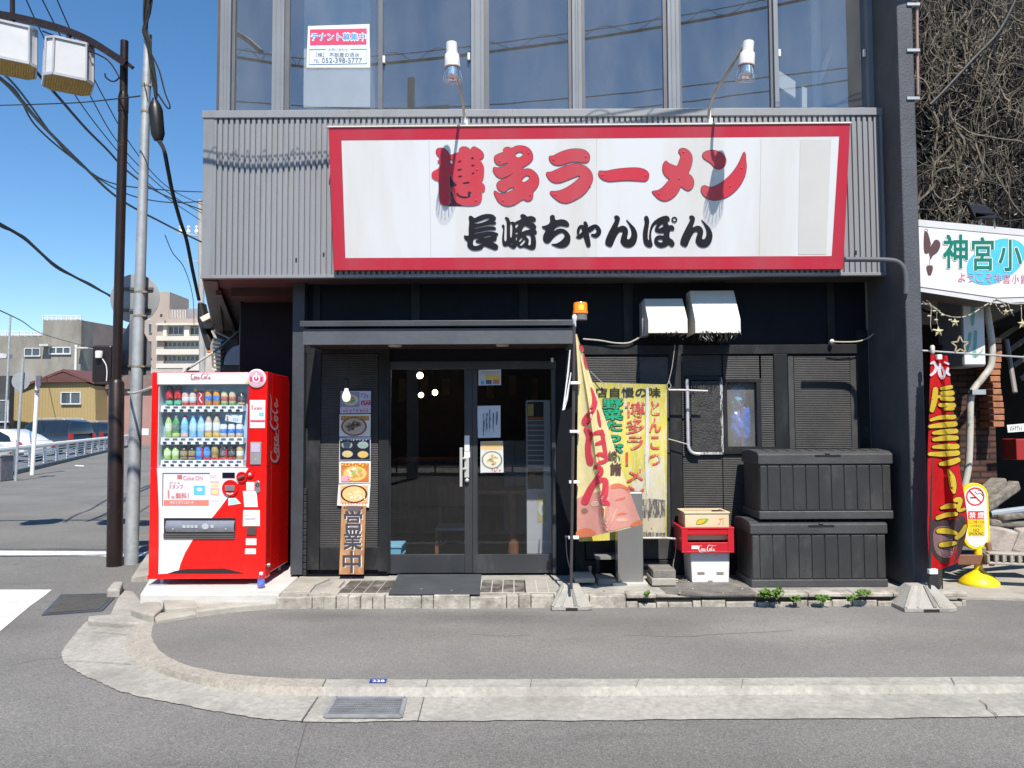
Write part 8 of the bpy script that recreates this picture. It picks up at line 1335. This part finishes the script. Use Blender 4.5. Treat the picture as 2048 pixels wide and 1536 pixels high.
for i, (lab, pts, r_) in enumerate((('thin wire crossing the top left corner, leftmost of three parallel wires', [(48, -10, 14), (90, 80, 15), (150, 190, 17), (225, 290, 19), (300, 370, 22), (400, 440, 26)], .012), ('middle of three thin parallel wires falling across the sky', [(80, -10, 14), (130, 90, 15), (185, 200, 17), (240, 290, 19), (330, 380, 22), (410, 430, 26)], .012), ('rightmost of three thin parallel wires falling across the sky', [(110, -10, 14), (150, 80, 15), (205, 190, 17), (262, 290, 19), (330, 370, 22), (410, 412, 26)], .012), ('thin level wire across the sky to the galvanised pole', [(-50, 212, 12), (60, 209, 11), (160, 205, 10), (230, 198, 9), (280, 192, 8.6)], .008), ('twisted cable sagging from the left edge to the lamp post', [(-40, 425, 10), (0, 448, 11), (50, 478, 12), (110, 530, 14), (180, 570, 16), (228, 595, 18)], .024), ('lower faint wire from the left edge to the concrete building roof', [(-20, 612, 30), (40, 640, 45), (86, 668, 70), (200, 700, 90)], .03), ('thin wire down beside the road sign to the office block', [(330, 470, 26), (345, 505, 28), (368, 535, 30), (385, 590, 34), (388, 650, 40)], .016))): wire(lab, pts, r_, RUBBER, [[(p[0], p[1] + (4 if k % 2 else -3), p[2]) for k, p in enumerate(pts)]] if 'twisted' in lab else None)
wire('thick black cable from the cable closure down to the building side', [(318, 282, gY - .1), (328, 300, 8.7), (336, 340, 8.9), (345, 385, 9.2), (360, 440, 9.6), (373, 480, 9.9), (385, 540, 10.3), (398, 600, 10.6)], .024)
# ---- across the main road, behind the camera: what the windows mirror and what throws the cable shadows
ob2 = thing('added_facing_building', 'unseen brown building added across the road to block low sky from the shop front', 'building', (0, -15, 0)); mb = MB(); mb.box(-30, 34, -27, -20, ZR, 5.2); mb.build('wall', pm('dark_brown_facing_wall', (.07, .05, .04), .8, var=.3, scale=.5), ob2); mb = MB(); mb.box(-30.3, 34.3, -27, -19.6, 5.2, 5.6); mb.build('roof', pm('dark_facing_roof', (.05, .045, .045), .7), ob2)  # added out of view to darken the door reflections and cut low sky light
mb = MB(); mb.box(-30, 34, -13.2, -9.6, ZR, ZR + .1); struct(mb.build('pavement', CONC2))
fe = thing('mesh_fence', 'black mesh fence across the road, mirrored in the glass doors', 'fence', (0, -9.8, 0)); mb = MB()
for x in range(-12, 13): mb.tube([(x * 1.2, -9.8, ZR), (x * 1.2, -9.8, 1.15)], .025, 6)
mb.build('posts', RUBBER, fe); mb = MB(); [mb.bar((-14.4, -9.8, z), (14.4, -9.8, z), .03, .03) for z in (.2, .65, 1.12)]; [mb.bar((-14.4 + k * .12, -9.8, .2), (-14.4 + k * .12, -9.8, 1.12), .006, .006) for k in range(240)]; mb.build('mesh', RUBBER, fe)
up_ = thing('power_pole', 'concrete utility pole across the road, mirrored in the upper windows', 'utility pole', (-2.9, -8.2, 0)); mb = MB(); mb.tube([(-2.9, -8.2, ZR), (-2.9, -8.2, 11.6)], [.17, .11], 12); mb.build('pole', pm('grey_concrete_pole', (.3, .29, .28), .8), up_, smooth=True); mb = MB(); mb.bar((-4.0, -8.2, 10.6), (-1.8, -8.2, 10.75), .09, .09); mb.bar((-3.9, -8.2, 10.0), (-2.9, -8.2, 10.5), .06, .06); mb.bar((-4.0, -8.2, 9.8), (-2.0, -8.2, 10.1), .08, .08); mb.lathe([(.26, 0), (.28, .1), (.28, .75), (.2, .82)], (-2.55, -8.2, 9.5), 14); mb.build('crossarms', GALV, up_)
def near_cable(label, pts, r_, coil=None):
    P_ = catmull(pts, 10); mb = MB(); mb.tube(P_, r_, 7)
    if coil:
        q = []
        for i in range(len(P_) * 6 - 6):
            t = i / 6; k = min(int(t), len(P_) - 2); p = Vector(P_[k]).lerp(Vector(P_[k + 1]), t - k); a = i * .33; q.append(p + Vector((0, math.cos(a) * coil, .06 + math.sin(a) * coil)))
        mb.tube(q, .004, 4); mb.tube([Vector(p) + Vector((0, 0, .09)) for p in P_], .006, 5)
    tag(mb.build('overhead_cable', RUBBER, smooth=True), label, 'cable', 'overhead cables before the shop')
near_cable('thick cable with a coiled hanger throwing the wavy shadow on the fascia', [(-9, 5.6, 6.35), (-5, 5.9, 5.95), (-3.2, 5.9, 5.60), (-2.4, 5.9, 5.47), (-1.9, 5.9, 5.45), (-.5, 5.9, 5.58), (1.5, 5.9, 5.86), (3.4, 5.95, 6.2), (8, 6.0, 7.2)], .016, .05)
near_cable('loose black cable looping over the street, mirrored in the leftmost window', [(-9, 4.5, 7.3), (-5, 5.0, 6.5), (-3.4, 5.4, 6.15), (-2.8, 5.75, 5.7)], .03); near_cable('upper thin cable across the road, mirrored high in the windows', [(-14, -7, 11.2), (-2.9, -8.2, 10.7), (12, -7, 11.6)], .02); near_cable('lower thin cable across the road, mirrored high in the windows', [(-14, -7.5, 9.6), (-2.9, -8.2, 10.0), (12, -6, 10.9)], .02)
